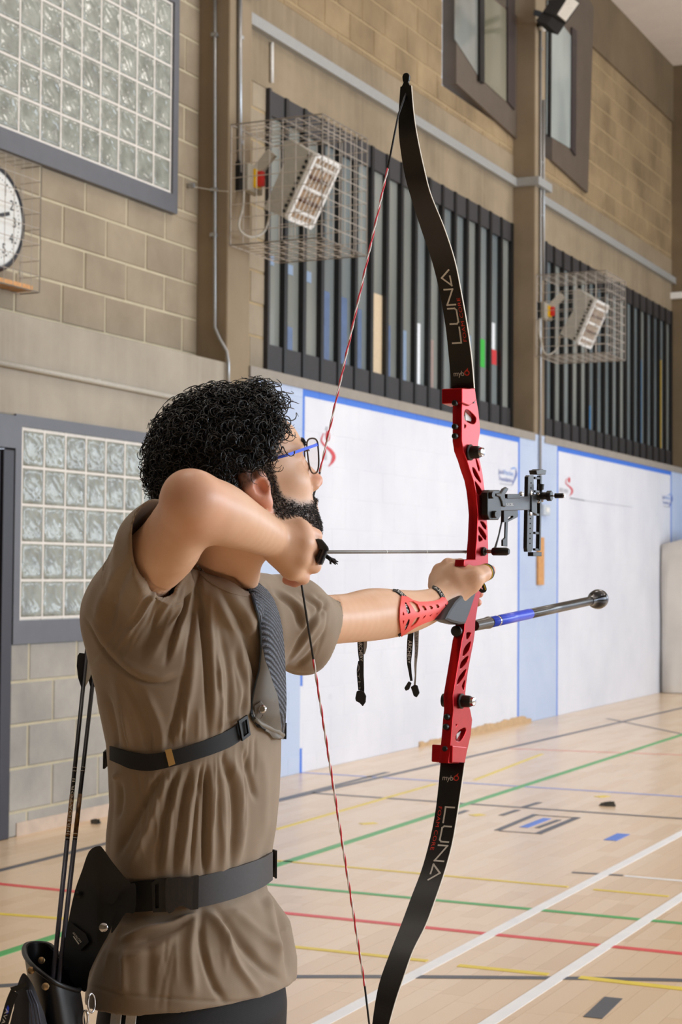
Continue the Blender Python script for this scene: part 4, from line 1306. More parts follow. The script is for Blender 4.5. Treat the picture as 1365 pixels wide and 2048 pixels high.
for limb, par, oy, dy, tb, ts, fy, ftb, fts in ((lu, lim_u, 686, -1, 0.30, -0.80, 685, 0.84, -0.33), (ll, lim_l, 1614, 1, -0.10, 0.80, 1613, -0.74, 0.33)):
    x = 0
    for nm, pts in LET:
        if nm == 'A2':
            x -= LW + 0.42
            x = max(x, 3 * (LW + 0.42))
        sv = stroke2([(x + a, b) for a, b in pts], 0.18)
        V = [tuple(limb.at(oy + dy * v[0] * 17.6, tb + v[1] * ts, 0.0006)) for v in sv[0]]
        MB().add(V, sv[1]).build('letter', M['ltxt'], par)
        x += LW + 0.42
    VF = text_vf('FOAM CORE', 0, 1.05)
    w = max(v[0] for v in VF[0])
    limb_text(limb, VF, fy, dy, 88 / w, ftb, fts / 0.72, M['rtxt'], par, 'small_lettering')
    # maker's mark near the riser
    by = 752 if dy < 0 else 1561
    VF = text_vf('myb', 0, 0.95)
    w = max(v[0] for v in VF[0])
    V = [tuple(limb.at(by - v[1] * 15, -0.72 + v[0] / w * 0.98, 0.0006)) for v in VF[0]]
    MB().add(V, VF[1]).build('mark_lettering', M['ltxt'], par)
    rg = [(math.cos(a), math.sin(a)) for a in np.linspace(0, 2 * math.pi, 21)]
    V, F = [], []
    for i, (c, s_) in enumerate(rg):
        V += [tuple(limb.at(by - 5.5 - s_ * 5.6, 0.52 + c * 0.25, 0.0006)), tuple(limb.at(by - 5.5 - s_ * 3.4, 0.52 + c * 0.15, 0.0006))]
    F = [(2 * i, 2 * i + 1, 2 * i + 3, 2 * i + 2) for i in range(20)]
    V += [tuple(limb.at(by - 10, 0.40, 0.0006)), tuple(limb.at(by - 10, 0.62, 0.0006)), tuple(limb.at(by - 16, 0.66, 0.0006))]
    F.append((len(V) - 3, len(V) - 2, len(V) - 1))
    MB().add(V, F).build('red_mark', M['rtxt'], par)
# limb tips
for limb, par, ya, yb in ((lu, lim_u, 176, 146), (ll, lim_l, 2126, 2162)):
    i = 0 if ya < 1000 else -1
    c, hw = Vector(limb.ca[i]), limb.hw[i]
    pb = B((812 if ya < 1000 else 755), yb)
    d = pb - c
    rows = []
    for t, w in ((-0.1, 0.95), (0.15, 0.62), (0.3, 0.45), (0.45, 0.62), (0.75, 0.7), (0.95, 0.5), (1.02, 0.2)):
        q = c + d * t
        rows.append([(q.x - hw * w, q.y, q.z), (q.x + hw * w, q.y, q.z)])
    MB().sheet(rows, 0.006, (0, -1, 0)).build('limb_tip', M['limb'], par, bevel=0.0012)

# string
NOCK = B(597, 1104)
st = MB()
def off_b(p):                       # just off the belly of the limb
    return Vector(p) + Vector((0, -0.004, 0))
top_pts = [off_b(B(820, 172)), off_b(B(809, 203)), B(799, 231) + Vector((0, -0.004, 0))]
T1, T2 = B(776, 337), B(654, 884)
bot_tip = B(748, 2100)
BT = [B(603, 1166), B(627, 1318), B(730, 1972), B(738, 2040), off_b(B(747, 2092)), off_b(B(757, 2128))]
def string_part(pts, twist):
    if not twist:
        return MB().tube(pts, 0.0017, 8).build('string_serving', plain('black string serving', (24, 24, 28), 0.5), bow, 'all')
    a, b = Vector(pts[0]), Vector(pts[1])
    ln = (b - a).length
    x, y, d = orth(b - a)
    n = int(ln / 0.0055)
    for ph, nm, col in ((0, 'red_strand', (226, 44, 62)), (math.pi, 'white_strand', (240, 232, 228))):
        q = [a + d * (ln * i / n) + (x * math.cos(ph + 2 * math.pi * ln * i / n / 0.05) + y * math.sin(ph + 2 * math.pi * ln * i / n / 0.05)) * 0.0009 for i in range(n + 1)]
        MB().tube(q, 0.00125, 6).build(nm, plain(nm.replace('_', ' '), col, 0.5), bow, 'all')
string_part(top_pts + [T1], False)
string_part([T1, T2], True)
string_part([T2, B(640, 945)], True)
string_part([B(640, 945), NOCK, BT[0], BT[1]], False)
string_part([BT[1], BT[2]], True)
string_part(BT[2:], False)

# grip and arrow rest
bpart('grip', plain('dark grey rubber grip', (34, 36, 43), 0.45, var=0.1, scale=30), bow, [(896, 1236), (905, 1240), (922, 1244), (932, 1243), (940, 1222), (951, 1188), (944, 1184), (930, 1190), (914, 1206), (902, 1224)], [], -0.014, 0.013, bevel=0.005)
MB().tube([B(935, 1103, -0.010), B(931, 1107, -0.022), B(931, 1104, -0.026)], 0.0009, 5).build('arrow_rest', M['chrome'], bow)

# plunger
pl = B(966, 1103, 0.010)
MB().lathe(pl, (1, 0, 0), [(-0.004, 0.008), (0.004, 0.0085), (0.006, 0.006), (0.008, 0.006)], 16).build('plunger_nut', M['black'], bow, True)
MB().cyl(pl + Vector((0.008, 0, 0)), pl + Vector((0.020, 0, 0)), 0.0035, 12).build('plunger_shaft', M['chrome'], bow, True)
MB().lathe(pl + Vector((0.019, 0, 0)), (1, 0, 0), [(0, 0.0062), (0.002, 0.0075), (0.028, 0.0075), (0.033, 0.005)], 18).build('plunger_barrel', M['blackmetal'], bow, True)

# sight
sg = MB().prism([B(x, y, 0.012) for x, y in ((962, 986), (966, 980), (987, 980), (990, 990), (989, 1032), (984, 1040), (966, 1040), (962, 1030))], (0.014, 0, 0)).build('sight', M['blackmetal'], bow, bevel=0.002)
def spoly(pts, o0, o1, name, mat, bev=0.001):
    return MB().prism([B(x, y, o0) for x, y in pts], (o1 - o0, 0, 0)).build(name, mat, sg, bevel=bev)
spoly([(973, 999), (1058, 992), (1056, 1020), (973, 1022)], 0.013, 0.021, 'extension_arm', M['greymetal'])
spoly([(1008, 988), (1034, 988), (1034, 997), (1008, 998)], 0.014, 0.022, 'arm_rail', M['blackmetal'])
btext('AXCEL', (1012, 1012), (1028, 1011.5), (0, -6), M['ltxt'], sg, 0.0215)
spoly([(1003, 977), (1008, 974), (1013, 977), (1010, 983), (1005, 990), (1006, 1000), (1009, 1010), (1006, 1014), (1001, 1013), (999, 1003), (995, 994), (988, 992), (988, 987), (997, 986)], 0.023, 0.029, 'wing_nut', M['blackmetal'], 0.002)
for (x, y, r_) in ((975, 990, 0.007), (981, 1029, 0.0068)):
    MB().lathe(B(x, y, 0.02), (1, -0.2, 0), [(0, r_), (0.012, r_), (0.014, r_ * .8)], 16).build('mount_knob', M['blackmetal'], sg, True)
for (x, y) in ((1059, 986), (1058, 1027), (1041, 988)):
    MB().lathe(B(x, y, 0.016), (1, -0.3, 0), [(0, 0.0045), (0.006, 0.0045), (0.007, 0.003)], 12).build('silver_screw', M['chrome'], sg, True)
spoly([(1053, 992), (1063, 988), (1064, 1030), (1053, 1024)], 0.012, 0.024, 'bar_clamp', M['blackmetal'])
# elevation bar: drilled rail + slotted rail
bar_h = [[(1063 + 1.5 * math.cos(a) - (y - 960) * 0.018, y + 1.7 * math.sin(a)) for a in np.linspace(0, 6.28, 8, endpoint=False)] for y in (966, 976, 1037, 1047, 1057, 1067, 1077, 1087)]
V, F = bslab([(1057.5, 954), (1060, 951), (1068, 951), (1069, 1000), (1066.5, 1095), (1064, 1103), (1056, 1103), (1055, 1095)], bar_h, 0.012, 0.020, bevel=0.0006)
MB().add(V, F).build('drilled_rail', M['blackmetal'], sg)
spoly([(1074.5, 952), (1077.5, 952), (1075, 1100), (1072, 1100)], 0.010, 0.018, 'slim_rail', M['blackmetal'], 0.0004)
for y in (956, 983, 1003, 1029, 1066, 1099):
    spoly([(1066, y - 2.5), (1076, y - 2.5 + 1), (1076, y + 3), (1066, y + 2)], 0.011, 0.017, 'rail_bridge', M['blackmetal'], 0.0004)
spoly([(1058, 941), (1064, 940), (1065, 938.5), (1072, 938.5), (1073, 940), (1079, 941), (1077, 949.5), (1060, 949.5)], 0.008, 0.024, 'elevation_knob', M['blackmetal'])
spoly([(1056, 1104), (1073, 1104), (1073, 1112.5), (1056, 1112.5)], 0.010, 0.022, 'end_knob', M['blackmetal'])
q = B(1073, 992, 0.016)
qe = B(1127, 993, 0.016)
ax = Vector((1, 0, -0.0))
for nm, a, b, r_, mt in (('pin_block', 1074, 1094, 0.0075, M['blackmetal']), ('windage_wheel', 1094, 1103, 0.0105, M['blackmetal']), ('pin_rod', 1103, 1110, 0.0016, M['chrome']), ('pin_knob', 1109, 1125, 0.0052, M['blackmetal']), ('pin_cap', 1125, 1128, 0.004, M['chrome'])):
    k = 1 / (FPX / 3.4 * math.cos(YAW))
    p0, p1 = q + ax * ((a - 1073) * k), q + ax * ((b - 1073) * k)
    MB().lathe(p0, ax, [(0, r_ * .9), (0.001, r_), ((p1 - p0).length - 0.001, r_), ((p1 - p0).length, r_ * .9)], 18).build(nm, mt, sg, True)
MB().lathe(q + Vector((0.010, 0, 0.008)), (0.05, 0, 1), [(0, 0.003), (0.004, 0.003), (0.005, 0.0055), (0.016, 0.0062)], 16).build('lock_knob', M['blackmetal'], sg, True)
for dx, dz in ((0.008, 0.004), (0.008, -0.012), (0.016, -0.010)):
    MB().ball(q + Vector((dx, -0.008, dz)), 0.003, 8).build('pin_screw', M['chrome'], sg, 'all')
# clicker hanging from the arm
ckr = MB()
ckr.tube([B(1005, 1020, 0.012), B(1004, 1045, 0.012), B(998, 1072, 0.012), B(992, 1093, 0.012), B(989, 1100, 0.012)], [0.0022, 0.0018, 0.0016, 0.0022, 0.0024], 6)
ckr.build('clicker_blade', M['greymetal'], sg)
V, F = bslab([(1009, 1021), (1036, 1020), (1037, 1030), (1036, 1034), (1016, 1044), (1009, 1044)], [[(1018, 1034), (1026, 1031), (1027, 1035), (1017, 1040)]], 0.012, 0.018, 0.0004)
MB().add(V, F).build('clicker_bracket', M['blackmetal'], sg)
spoly([(1009.5, 1043), (1014, 1043), (1012.5, 1092), (1008, 1092)], 0.012, 0.015, 'clicker_rod', M['blackmetal'], 0.0004)
spoly([(1003, 1080), (1008, 1075), (1012, 1076), (1012, 1093), (1003, 1092)], 0.012, 0.016, 'clicker_plate', M['blackmetal'], 0.0006)

# stabiliser
S0, S1 = B(951, 1251), B(1206, 1196.5)
sd = (S1 - S0).normalized()
SLn = (S1 - S0).length
sb = MB().lathe(S0 - sd * 0.005, sd, [(0, 0.010), (0.055, 0.0105), (0.075, 0.0118)], 20).build('stabiliser', plain('dark bronze collar', (70, 64, 58), 0.3, 0.6), bow, True)
def sx(px):
    return (B(px, 1251 + (px - 951) / (1206 - 951) * (1196.5 - 1251)) - S0).length
MB().tube([S0 + sd * 0.06, S0 + sd * SLn * 0.985], 0.0100, 18).build('carbon_tube', M['carbon'], sb, 'all')
MB().tube([S0 + sd * sx(981), S0 + sd * sx(1060)], 0.0104, 18).build('blue_sleeve', M['bluesleeve'], sb, 'all')
MB().tube([S0 + sd * sx(993), S0 + sd * sx(996)], 0.0106, 18).build('silver_band', M['chrome'], sb, 'all')
VF = text_vf('STRX')
w = max(v[0] for v in VF[0])
MB().lathe(S0 + sd * sx(1180), sd, [(0, 0.0105), (0.01, 0.0112), (0.03, 0.0125), (0.034, 0.016), (0.048, 0.0205), (0.062, 0.0225), (0.074, 0.0215), (0.082, 0.017)], 28).build('end_weight', plain('polished black chrome', (44, 44, 48), 0.12, 0.9), sb, True)

# the nocked arrow
AX = -0.017
a0, a1 = Vector((XB - 0.004, NOCK.y, NOCK.z)), B(938, 1103.5, AX)
ad = (a1 - a0).normalized()
ar = thing('nocked_arrow', a0, 'slim grey carbon arrow nocked on the bowstring below the chin', 'arrow')
shaftm = plain('grey carbon shaft', (120, 116, 112), 0.35, 0.3, var=0.08, scale=80)
MB().tube([a0 + ad * 0.012, a0 + ad * 0.76], 0.0027, 12).build('shaft', shaftm, ar, 'all')
MB().lathe(a0 - ad * 0.002, ad, [(0, 0.0024), (0.006, 0.0032), (0.014, 0.0028)], 10).build('nock', M['black'], ar, True)
MB().lathe(a0 + ad * 0.76, ad, [(0, 0.0028), (0.02, 0.0027), (0.032, 0.0004)], 12).build('point', M['chrome'], ar, True)
for s in (0.24, 0.42):
    MB().tube([a0 + ad * (0.1 + s), a0 + ad * (0.102 + s)], 0.00285, 12).build('shaft_ring', M['white'], ar, 'all')
for k in range(3):
    x, y, _ = orth(ad)
    v = x * math.cos(2.1 * k + 0.5) + y * math.sin(2.1 * k + 0.5)
    MB().prism([a0 + ad * 0.022 + v * 0.002, a0 + ad * 0.024 + v * 0.009, a0 + ad * 0.034 + v * 0.010, a0 + ad * 0.060 + v * 0.002], v.cross(ad) * 0.0006).build('vane', M['black'], ar)
# ================================================================== THE ARCHER
# signed-distance modelling in a camera-facing, level frame: x right, y away, z up
EX = np.array([math.cos(YAW), math.sin(YAW), 0.0])
EY = np.array([-math.sin(YAW), math.cos(YAW), 0.0])
EZ = np.array([0.0, 0.0, 1.0])
EM = np.stack([EX, EY, EZ])                  # rows: local axes in world space
def loc(p):                                   # world -> local
    return EM @ np.array(p, float)
def wor(p):
    return np.asarray(p) @ EM
def L(x, y, d):                               # pixel + distance -> local point
    return loc(P(x, y, d))
class Field:
    def __init__(s, lo, hi, h):
        s.lo, s.h = np.array(lo, float), h
        s.n = np.ceil((np.array(hi) - s.lo) / h).astype(int) + 1
        s.D = np.full(tuple(s.n), 0.1, np.float32)
    def box(s, lo, hi):
        a = np.clip(np.floor((np.array(lo) - s.lo) / s.h).astype(int), 0, s.n - 1)
        b = np.clip(np.ceil((np.array(hi) - s.lo) / s.h).astype(int) + 1, 1, s.n)
        if (b <= a).any():
            return None, None
        sl = tuple(slice(i, j) for i, j in zip(a, b))
        g = [np.arange(a[k], b[k], dtype=np.float32) * np.float32(s.h) + np.float32(s.lo[k]) for k in range(3)]
        return sl, (g[0][:, None, None], g[1][None, :, None], g[2][None, None, :])
    def comb(s, sl, d, k, mode):
        A = s.D[sl]
        if mode == 'sub':
            d = -d
            h = np.maximum(k - np.abs(A - d), 0) / max(k, 1e-6)
            s.D[sl] = np.maximum(A, d) + h * h * k * 0.25
        else:
            h = np.maximum(k - np.abs(A - d), 0) / max(k, 1e-6)
            s.D[sl] = np.minimum(A, d) - h * h * k * 0.25
    def cone(s, a, b, ra, rb, k=0.01, mode='add', pad=0.02):
        a, b = np.array(a, float), np.array(b, float)
        m = max(ra, rb) + pad + k
        sl, g = s.box(np.minimum(a, b) - m, np.maximum(a, b) + m)
        if sl is None:
            return
        ab = b - a
        L2 = float(ab @ ab) + 1e-12
        px, py, pz = g[0] - a[0], g[1] - a[1], g[2] - a[2]
        t = np.clip((px * ab[0] + py * ab[1] + pz * ab[2]) / L2, 0, 1)
        d = np.sqrt((px - t * ab[0]) ** 2 + (py - t * ab[1]) ** 2 + (pz - t * ab[2]) ** 2) - (ra + (rb - ra) * t)
        s.comb(sl, d.astype(np.float32), k, mode)
    def limb(s, pts, rs, k0=0.03, n=5):           # one smooth tapering limb, joined to the rest with blend k0
        q = smooth_line([np.append(p, r) for p, r in zip(pts, rs)], n)
        T = Field(np.min([p[:3] - p[3] for p in q], 0) - 0.045, np.max([p[:3] + p[3] for p in q], 0) + 0.045, s.h)
        T.lo = s.lo + np.round((T.lo - s.lo) / s.h) * s.h
        for i in range(len(q) - 1):
            T.cone(q[i][:3], q[i + 1][:3], q[i][3], q[i + 1][3], 0.0015)
        o = np.round((T.lo - s.lo) / s.h).astype(int)
        a, b = np.maximum(o, 0), np.minimum(o + T.n, s.n)
        s.comb(tuple(slice(i, j) for i, j in zip(a, b)), T.D[tuple(slice(i, j) for i, j in zip(a - o, b - o))], k0, 'add')
    def chain(s, pts, rs, k=0.01, mode='add'):
        for i in range(len(pts) - 1):
            s.cone(pts[i], pts[i + 1], rs[i], rs[i + 1], k, mode)
    def ell(s, c, r, ax=None, k=0.01, mode='add', pad=0.02):
        c, r = np.array(c, float), np.array(r, float)
        ax = np.eye(3) if ax is None else np.array(ax, float)
        ext = np.sqrt(((ax * r[:, None]) ** 2).sum(0)) + pad + k
        sl, g = s.box(c - ext, c + ext)
        if sl is None:
            return
        p = [g[i] - c[i] for i in range(3)]
        q = [(p[0] * ax[j][0] + p[1] * ax[j][1] + p[2] * ax[j][2]) for j in range(3)]
        k0 = np.sqrt((q[0] / r[0]) ** 2 + (q[1] / r[1]) ** 2 + (q[2] / r[2]) ** 2)
        k1 = np.sqrt((q[0] / r[0] ** 2) ** 2 + (q[1] / r[1] ** 2) ** 2 + (q[2] / r[2] ** 2) ** 2)
        d = k0 * (k0 - 1) / np.maximum(k1, 1e-6)
        s.comb(sl, d.astype(np.float32), k, mode)
    def loft(s, zs, cx, cy, a, b, ax, k=0.02, grow=0.0):
        # stacked ellipses, ax = two horizontal unit axes for a and b
        o = np.argsort(zs)
        zs, cx, cy, a, b = [np.array(v, float)[o] for v in (zs, cx, cy, a, b)]
        m = max(a.max(), b.max()) + 0.04
        sl, g = s.box((cx.min() - m, cy.min() - m, zs[0] - 0.03), (cx.max() + m, cy.max() + m, zs[-1] + 0.03))
        z = g[2]
        f = lambda v: np.interp(z, zs, v).astype(np.float32)
        A, B_ = f(a) + grow, f(b) + grow
        px, py = g[0] - f(cx), g[1] - f(cy)
        u, v = px * ax[0][0] + py * ax[0][1], px * ax[1][0] + py * ax[1][1]
        k0 = np.sqrt((u / A) ** 2 + (v / B_) ** 2)
        k1 = np.sqrt((u / A ** 2) ** 2 + (v / B_ ** 2) ** 2)
        d = k0 * (k0 - 1) / np.maximum(k1, 1e-5)
        d = np.maximum(d, np.maximum(z - zs[-1], zs[0] - z))
        s.comb(sl, d.astype(np.float32), k, 'add')
    def plane_cut(s, c, n, lo, hi):               # remove what lies on the +n side, within a box
        sl, g = s.box(lo, hi)
        d = (g[0] - c[0]) * n[0] + (g[1] - c[1]) * n[1] + (g[2] - c[2]) * n[2]
        s.D[sl] = np.maximum(s.D[sl], d.astype(np.float32))
    def mesh(s):
        D, n = s.D, s.n
        S = D < 0
        strides = np.array([n[1] * n[2], n[2], 1], dtype=np.int64)
        ids, pos, quads = [], [], []
        for ax in range(3):
            a = [slice(None)] * 3
            b = [slice(None)] * 3
            a[ax], b[ax] = slice(0, -1), slice(1, None)
            e = np.argwhere(S[tuple(a)] != S[tuple(b)])
            e = e[((e > 0) & (e < n - 2)).all(1)]
            e2 = e.copy()
            e2[:, ax] += 1
            da, db = D[tuple(e.T)], D[tuple(e2.T)]
            p = e.astype(np.float64)
            p[:, ax] += da / (da - db)
            o1, o2 = [k for k in range(3) if k != ax]
            base = e @ strides
            cells = np.stack([base, base - strides[o1], base - strides[o1] - strides[o2], base - strides[o2]], 1)
            flip = (da < 0) ^ (ax == 1)
            cells[~flip] = cells[~flip][:, ::-1]
            quads.append(cells)
            ids.append(cells.reshape(-1))
            pos.append(np.repeat(p, 4, 0))
        ids, pos, quads = np.concatenate(ids), np.concatenate(pos), np.concatenate(quads)
        u, inv = np.unique(ids, return_inverse=True)
        cnt = np.bincount(inv, minlength=len(u))
        V = np.stack([np.bincount(inv, pos[:, k], len(u)) / cnt for k in range(3)], 1)
        F = np.searchsorted(u, quads)
        return s.lo + V * s.h, F
def relax(V, F, it=2, lam=0.5):
    i = np.concatenate([F[:, 0], F[:, 1], F[:, 2], F[:, 3]])
    j = np.concatenate([F[:, 1], F[:, 2], F[:, 3], F[:, 0]])
    a, b = np.concatenate([i, j]), np.concatenate([j, i])
    c = np.bincount(a, minlength=len(V))
    for _ in range(it):
        m = np.stack([np.bincount(a, V[b, k], len(V)) for k in range(3)], 1) / np.maximum(c, 1)[:, None]
        V = V + lam * (m - V)
    return V
def vnormals(V, F):
    n = np.cross(V[F[:, 2]] - V[F[:, 0]], V[F[:, 3]] - V[F[:, 1]])
    N = np.stack([sum(np.bincount(F[:, q], n[:, k], len(V)) for q in range(4)) for k in range(3)], 1)
    return N / np.maximum(np.linalg.norm(N, axis=1), 1e-12)[:, None]
def fast_mesh(name, V, F):
    me = bpy.data.meshes.new(name)
    me.vertices.add(len(V))
    me.vertices.foreach_set('co', np.asarray(V, np.float32).ravel())
    k = F.shape[1]
    me.loops.add(F.size)
    me.loops.foreach_set('vertex_index', F.astype(np.int32).ravel())
    me.polygons.add(len(F))
    me.polygons.foreach_set('loop_start', np.arange(0, F.size, k, dtype=np.int32))
    me.update(calc_edges=True)
    me.shade_smooth()
    return me

# ---------------------------------------------------------------- skeleton
HD = 2.60                                      # distance of the torso axis
SR, ER, WR = L(262, 1180, 2.50), L(386, 1001, 2.285), L(556, 1082, 2.475)
SLf, EL, WL = L(580, 1232, 2.70), L(738, 1232, 2.92), L(893, 1196, 3.11)
tor = [(1185, 345, 505), (1215, 262, 532), (1260, 222, 550), (1320, 200, 558), (1400, 206, 562), (1480, 222, 561), (1540, 226, 560), (1600, 228, 557), (1660, 222, 551), (1720, 220, 541), (1745, 229, 533), (1768, 233, 529), (1795, 228, 535), (1815, 213, 552), (1860, 196, 580), (1930, 186, 593), (2020, 180, 592), (2100, 178, 590)]
WY = EM @ np.array([0, 1.0, 0])               # shoulder axis (aim direction) in local frame
WX = EM @ np.array([1.0, 0, 0])               # chest direction
def torso_arrays(tab, depth=HD, ra=0.165, rb=0.115):
    zs, cx, cy, a, b = [], [], [], [], []
    pr = math.hypot(ra * WY[0], rb * WX[0])
    for y, l, r in tab:
        p0, p1 = L(l, y, depth), L(r, y, depth)
        hw = (p1[0] - p0[0]) / 2
        zs.append((p0[2] + p1[2]) / 2)
        cx.append((p0[0] + p1[0]) / 2)
        cy.append(p0[1])
        a.append(ra * hw / pr)
        b.append(rb * hw / pr)
    return zs, cx, cy, a, b
TZ = torso_arrays(tor)
TAX = [WY[:2], WX[:2]]

# ---------------------------------------------------------------- head frame
HYAW, HPIT, HS = R(68), R(20), 0.95
fh = np.array([math.sin(HYAW), math.cos(HYAW), 0])
rt = np.array([math.cos(HYAW), -math.sin(HYAW), 0])
hf = fh * math.cos(HPIT) + EZ * math.sin(HPIT)
hu = EZ * math.cos(HPIT) - fh * math.sin(HPIT)
HAX = np.stack([hf, rt, hu])
NT_ = L(637, 962, 2.555)
HO = NT_ - (hf * 0.121 - hu * 0.016) * HS
def H(f, r, u):
    return HO + (hf * f + rt * r + hu * u) * HS
def head_local(p):
    return ((p - HO) @ HAX.T) / HS

# ---------------------------------------------------------------- body field
def build_head(F):
    e = lambda c, r, k=0.02, mode='add': F.ell(H(*c), np.array(r) * HS, HAX, k, mode)
    e((-0.012, 0, 0.055), (0.098, 0.076, 0.086))
    e((-0.045, 0, 0.02), (0.062, 0.066, 0.062))
    e((0.045, 0, 0.0), (0.058, 0.062, 0.085), 0.03)
    e((0.055, 0, 0.062), (0.050, 0.060, 0.045), 0.03)
    e((0.036, 0, -0.060), (0.053, 0.056, 0.044), 0.03)
    e((0.072, 0, -0.082), (0.025, 0.026, 0.021), 0.025)
    e((0.012, 0.05, -0.045), (0.030, 0.018, 0.038), 0.025)
    e((0.012, -0.05, -0.045), (0.030, 0.018, 0.038), 0.025)
    for s in (-1, 1):
        e((0.085, s * 0.028, 0.046), (0.016, 0.028, 0.010), 0.015)      # brow
        e((0.064, s * 0.038, 0.000), (0.024, 0.022, 0.022), 0.02)       # cheek
        e((0.104, s * 0.031, 0.026), (0.013, 0.018, 0.012), 0.012, 'sub')
    F.cone(H(0.094, 0, 0.034), H(0.116, 0, -0.012), 0.007, 0.0105, 0.014)
    e((0.116, 0, -0.016), (0.010, 0.0095, 0.0085), 0.008)
    for s in (-1, 1):
        e((0.106, s * 0.012, -0.020), (0.011, 0.008, 0.008), 0.006)
        F.ell(H(0.087, s * 0.031, 0.026), np.array((0.0125, 0.0125, 0.0125)) * HS, None, 0.002)
    e((0.098, 0, -0.044), (0.010, 0.020, 0.007), 0.006)
    e((0.095, 0, -0.056), (0.010, 0.018, 0.007), 0.005)
    # ears
    for s in (-1, 1):
        tl = R(12)
        ax = np.stack([hf * math.cos(tl) - hu * math.sin(tl) * -1, rt, hu * math.cos(tl) - hf * math.sin(tl)])
        ax = np.stack([hf * math.cos(tl) + hu * math.sin(tl), rt * 0.95 - hf * 0.3 * s * -1 * s, hu * math.cos(tl) - hf * math.sin(tl)])
        ax[1] = np.cross(ax[2], ax[0])
        c = H(-0.009, s * 0.083, 0.021)
        F.ell(c, np.array((0.0225, 0.0085, 0.034)) * HS, ax, 0.006)
        F.ell(H(0.000, s * 0.081, -0.011), np.array((0.0105, 0.007, 0.014)) * HS, ax, 0.008)       # lobe
        F.ell(H(-0.002, s * 0.092, 0.011), np.array((0.0105, 0.013, 0.0135)) * HS, ax, 0.003, 'sub')  # concha
        F.ell(H(-0.009, s * 0.094, 0.036), np.array((0.0065, 0.0095, 0.0145)) * HS, ax, 0.002, 'sub')
        F.ell(H(0.0095, s * 0.083, 0.011), np.array((0.0045, 0.006, 0.007)) * HS, ax, 0.004)        # tragus
    # neck
    F.cone(H(-0.034, 0, -0.03), L(436, 1175, 2.585), 0.052, 0.053, 0.03)
    F.cone(L(436, 1150, 2.57), L(430, 1235, 2.60), 0.053, 0.054, 0.03)
    F.cone(H(-0.010, 0.045, -0.03), L(474, 1190, 2.545), 0.018, 0.013, 0.03)
def build_arms(F):
    k = 0.03
    # drawing arm (right): raised elbow near the camera
    d1, d2 = ER - SR, WR - ER
    F.limb([SR - d1 * 0.1, SR + d1 * 0.25, SR + d1 * 0.6 + np.array([0.004, 0, -0.008]), ER], [0.050, 0.047, 0.045, 0.036], 0.02)
    F.ell(ER + np.array([-0.012, 0.0, 0.006]), (0.024, 0.024, 0.027), None, 0.02)
    F.limb([ER, ER + d2 * 0.28, ER + d2 * 0.62, WR], [0.037, 0.0425, 0.0345, 0.0255], 0.02)
    F.ell(WR + np.array([0, 0, -0.004]), (0.020, 0.021, 0.026), None, 0.012)
    # bow arm (left)
def build_bow_arm(F):
    F.limb([SLf, L(620, 1240, 2.76), L(690, 1237, 2.85), L(745, 1229, 2.93), L(795, 1226, 2.99), L(838, 1219, 3.045), L(876, 1205, 3.09), L(898, 1193, 3.115)], [0.046, 0.042, 0.0405, 0.0445, 0.0405, 0.034, 0.0275, 0.0245], 0.02)
def build_right_hand(F):
    # ---- right (string) hand
    k = 0.012
    kn = [L(602, 1060, 2.475), L(607, 1086, 2.468), L(602, 1115, 2.470), L(588, 1139, 2.478)]
    pip = [L(630, 1072, 2.505), L(633, 1099, 2.505), L(628, 1132, 2.505), L(607, 1156, 2.503)]
    dip = [L(624, 1079, 2.530), L(626, 1105, 2.532), L(618, 1136, 2.530), L(590, 1163, 2.523)]
    tip = [L(604, 1080, 2.540), L(604, 1106, 2.542), L(598, 1138, 2.540), L(574, 1160, 2.532)]
    for q, r in zip(kn, (0.0135, 0.0145, 0.014, 0.0125)):
        F.cone(WR + (q - WR) * 0.12, q, 0.020, r, k)
    F.ell((WR + kn[1]) / 2 + np.array([0, 0.004, 0]), (0.030, 0.016, 0.034), None, 0.015)
    F.cone(WR + np.array([0.006, 0.01, 0.012]), L(585, 1052, 2.50), 0.016, 0.013, 0.012)    # thumb base
    F.chain([L(585, 1052, 2.50), L(575, 1060, 2.535), L(560, 1082, 2.55)], [0.012, 0.0105, 0.009], 0.006)
    for a, b, c, d, r in zip(kn, pip, dip, tip, (0.0112, 0.0118, 0.0112, 0.0098)):
        F.cone(a, b, r * 1.08, r, 0.006)
    for a, b, c, d, r in zip(kn, pip, dip, tip, (0.0105, 0.011, 0.0105, 0.009)):
        F.cone(b, c, r, r * 0.92, 0.003)
        F.cone(c, d, r * 0.92, r * 0.82, 0.003)
    # heel of the hand (little-finger side)
    F.cone(WR + np.array([0.004, 0, -0.016]), L(580, 1135, 2.485), 0.018, 0.015, 0.015)
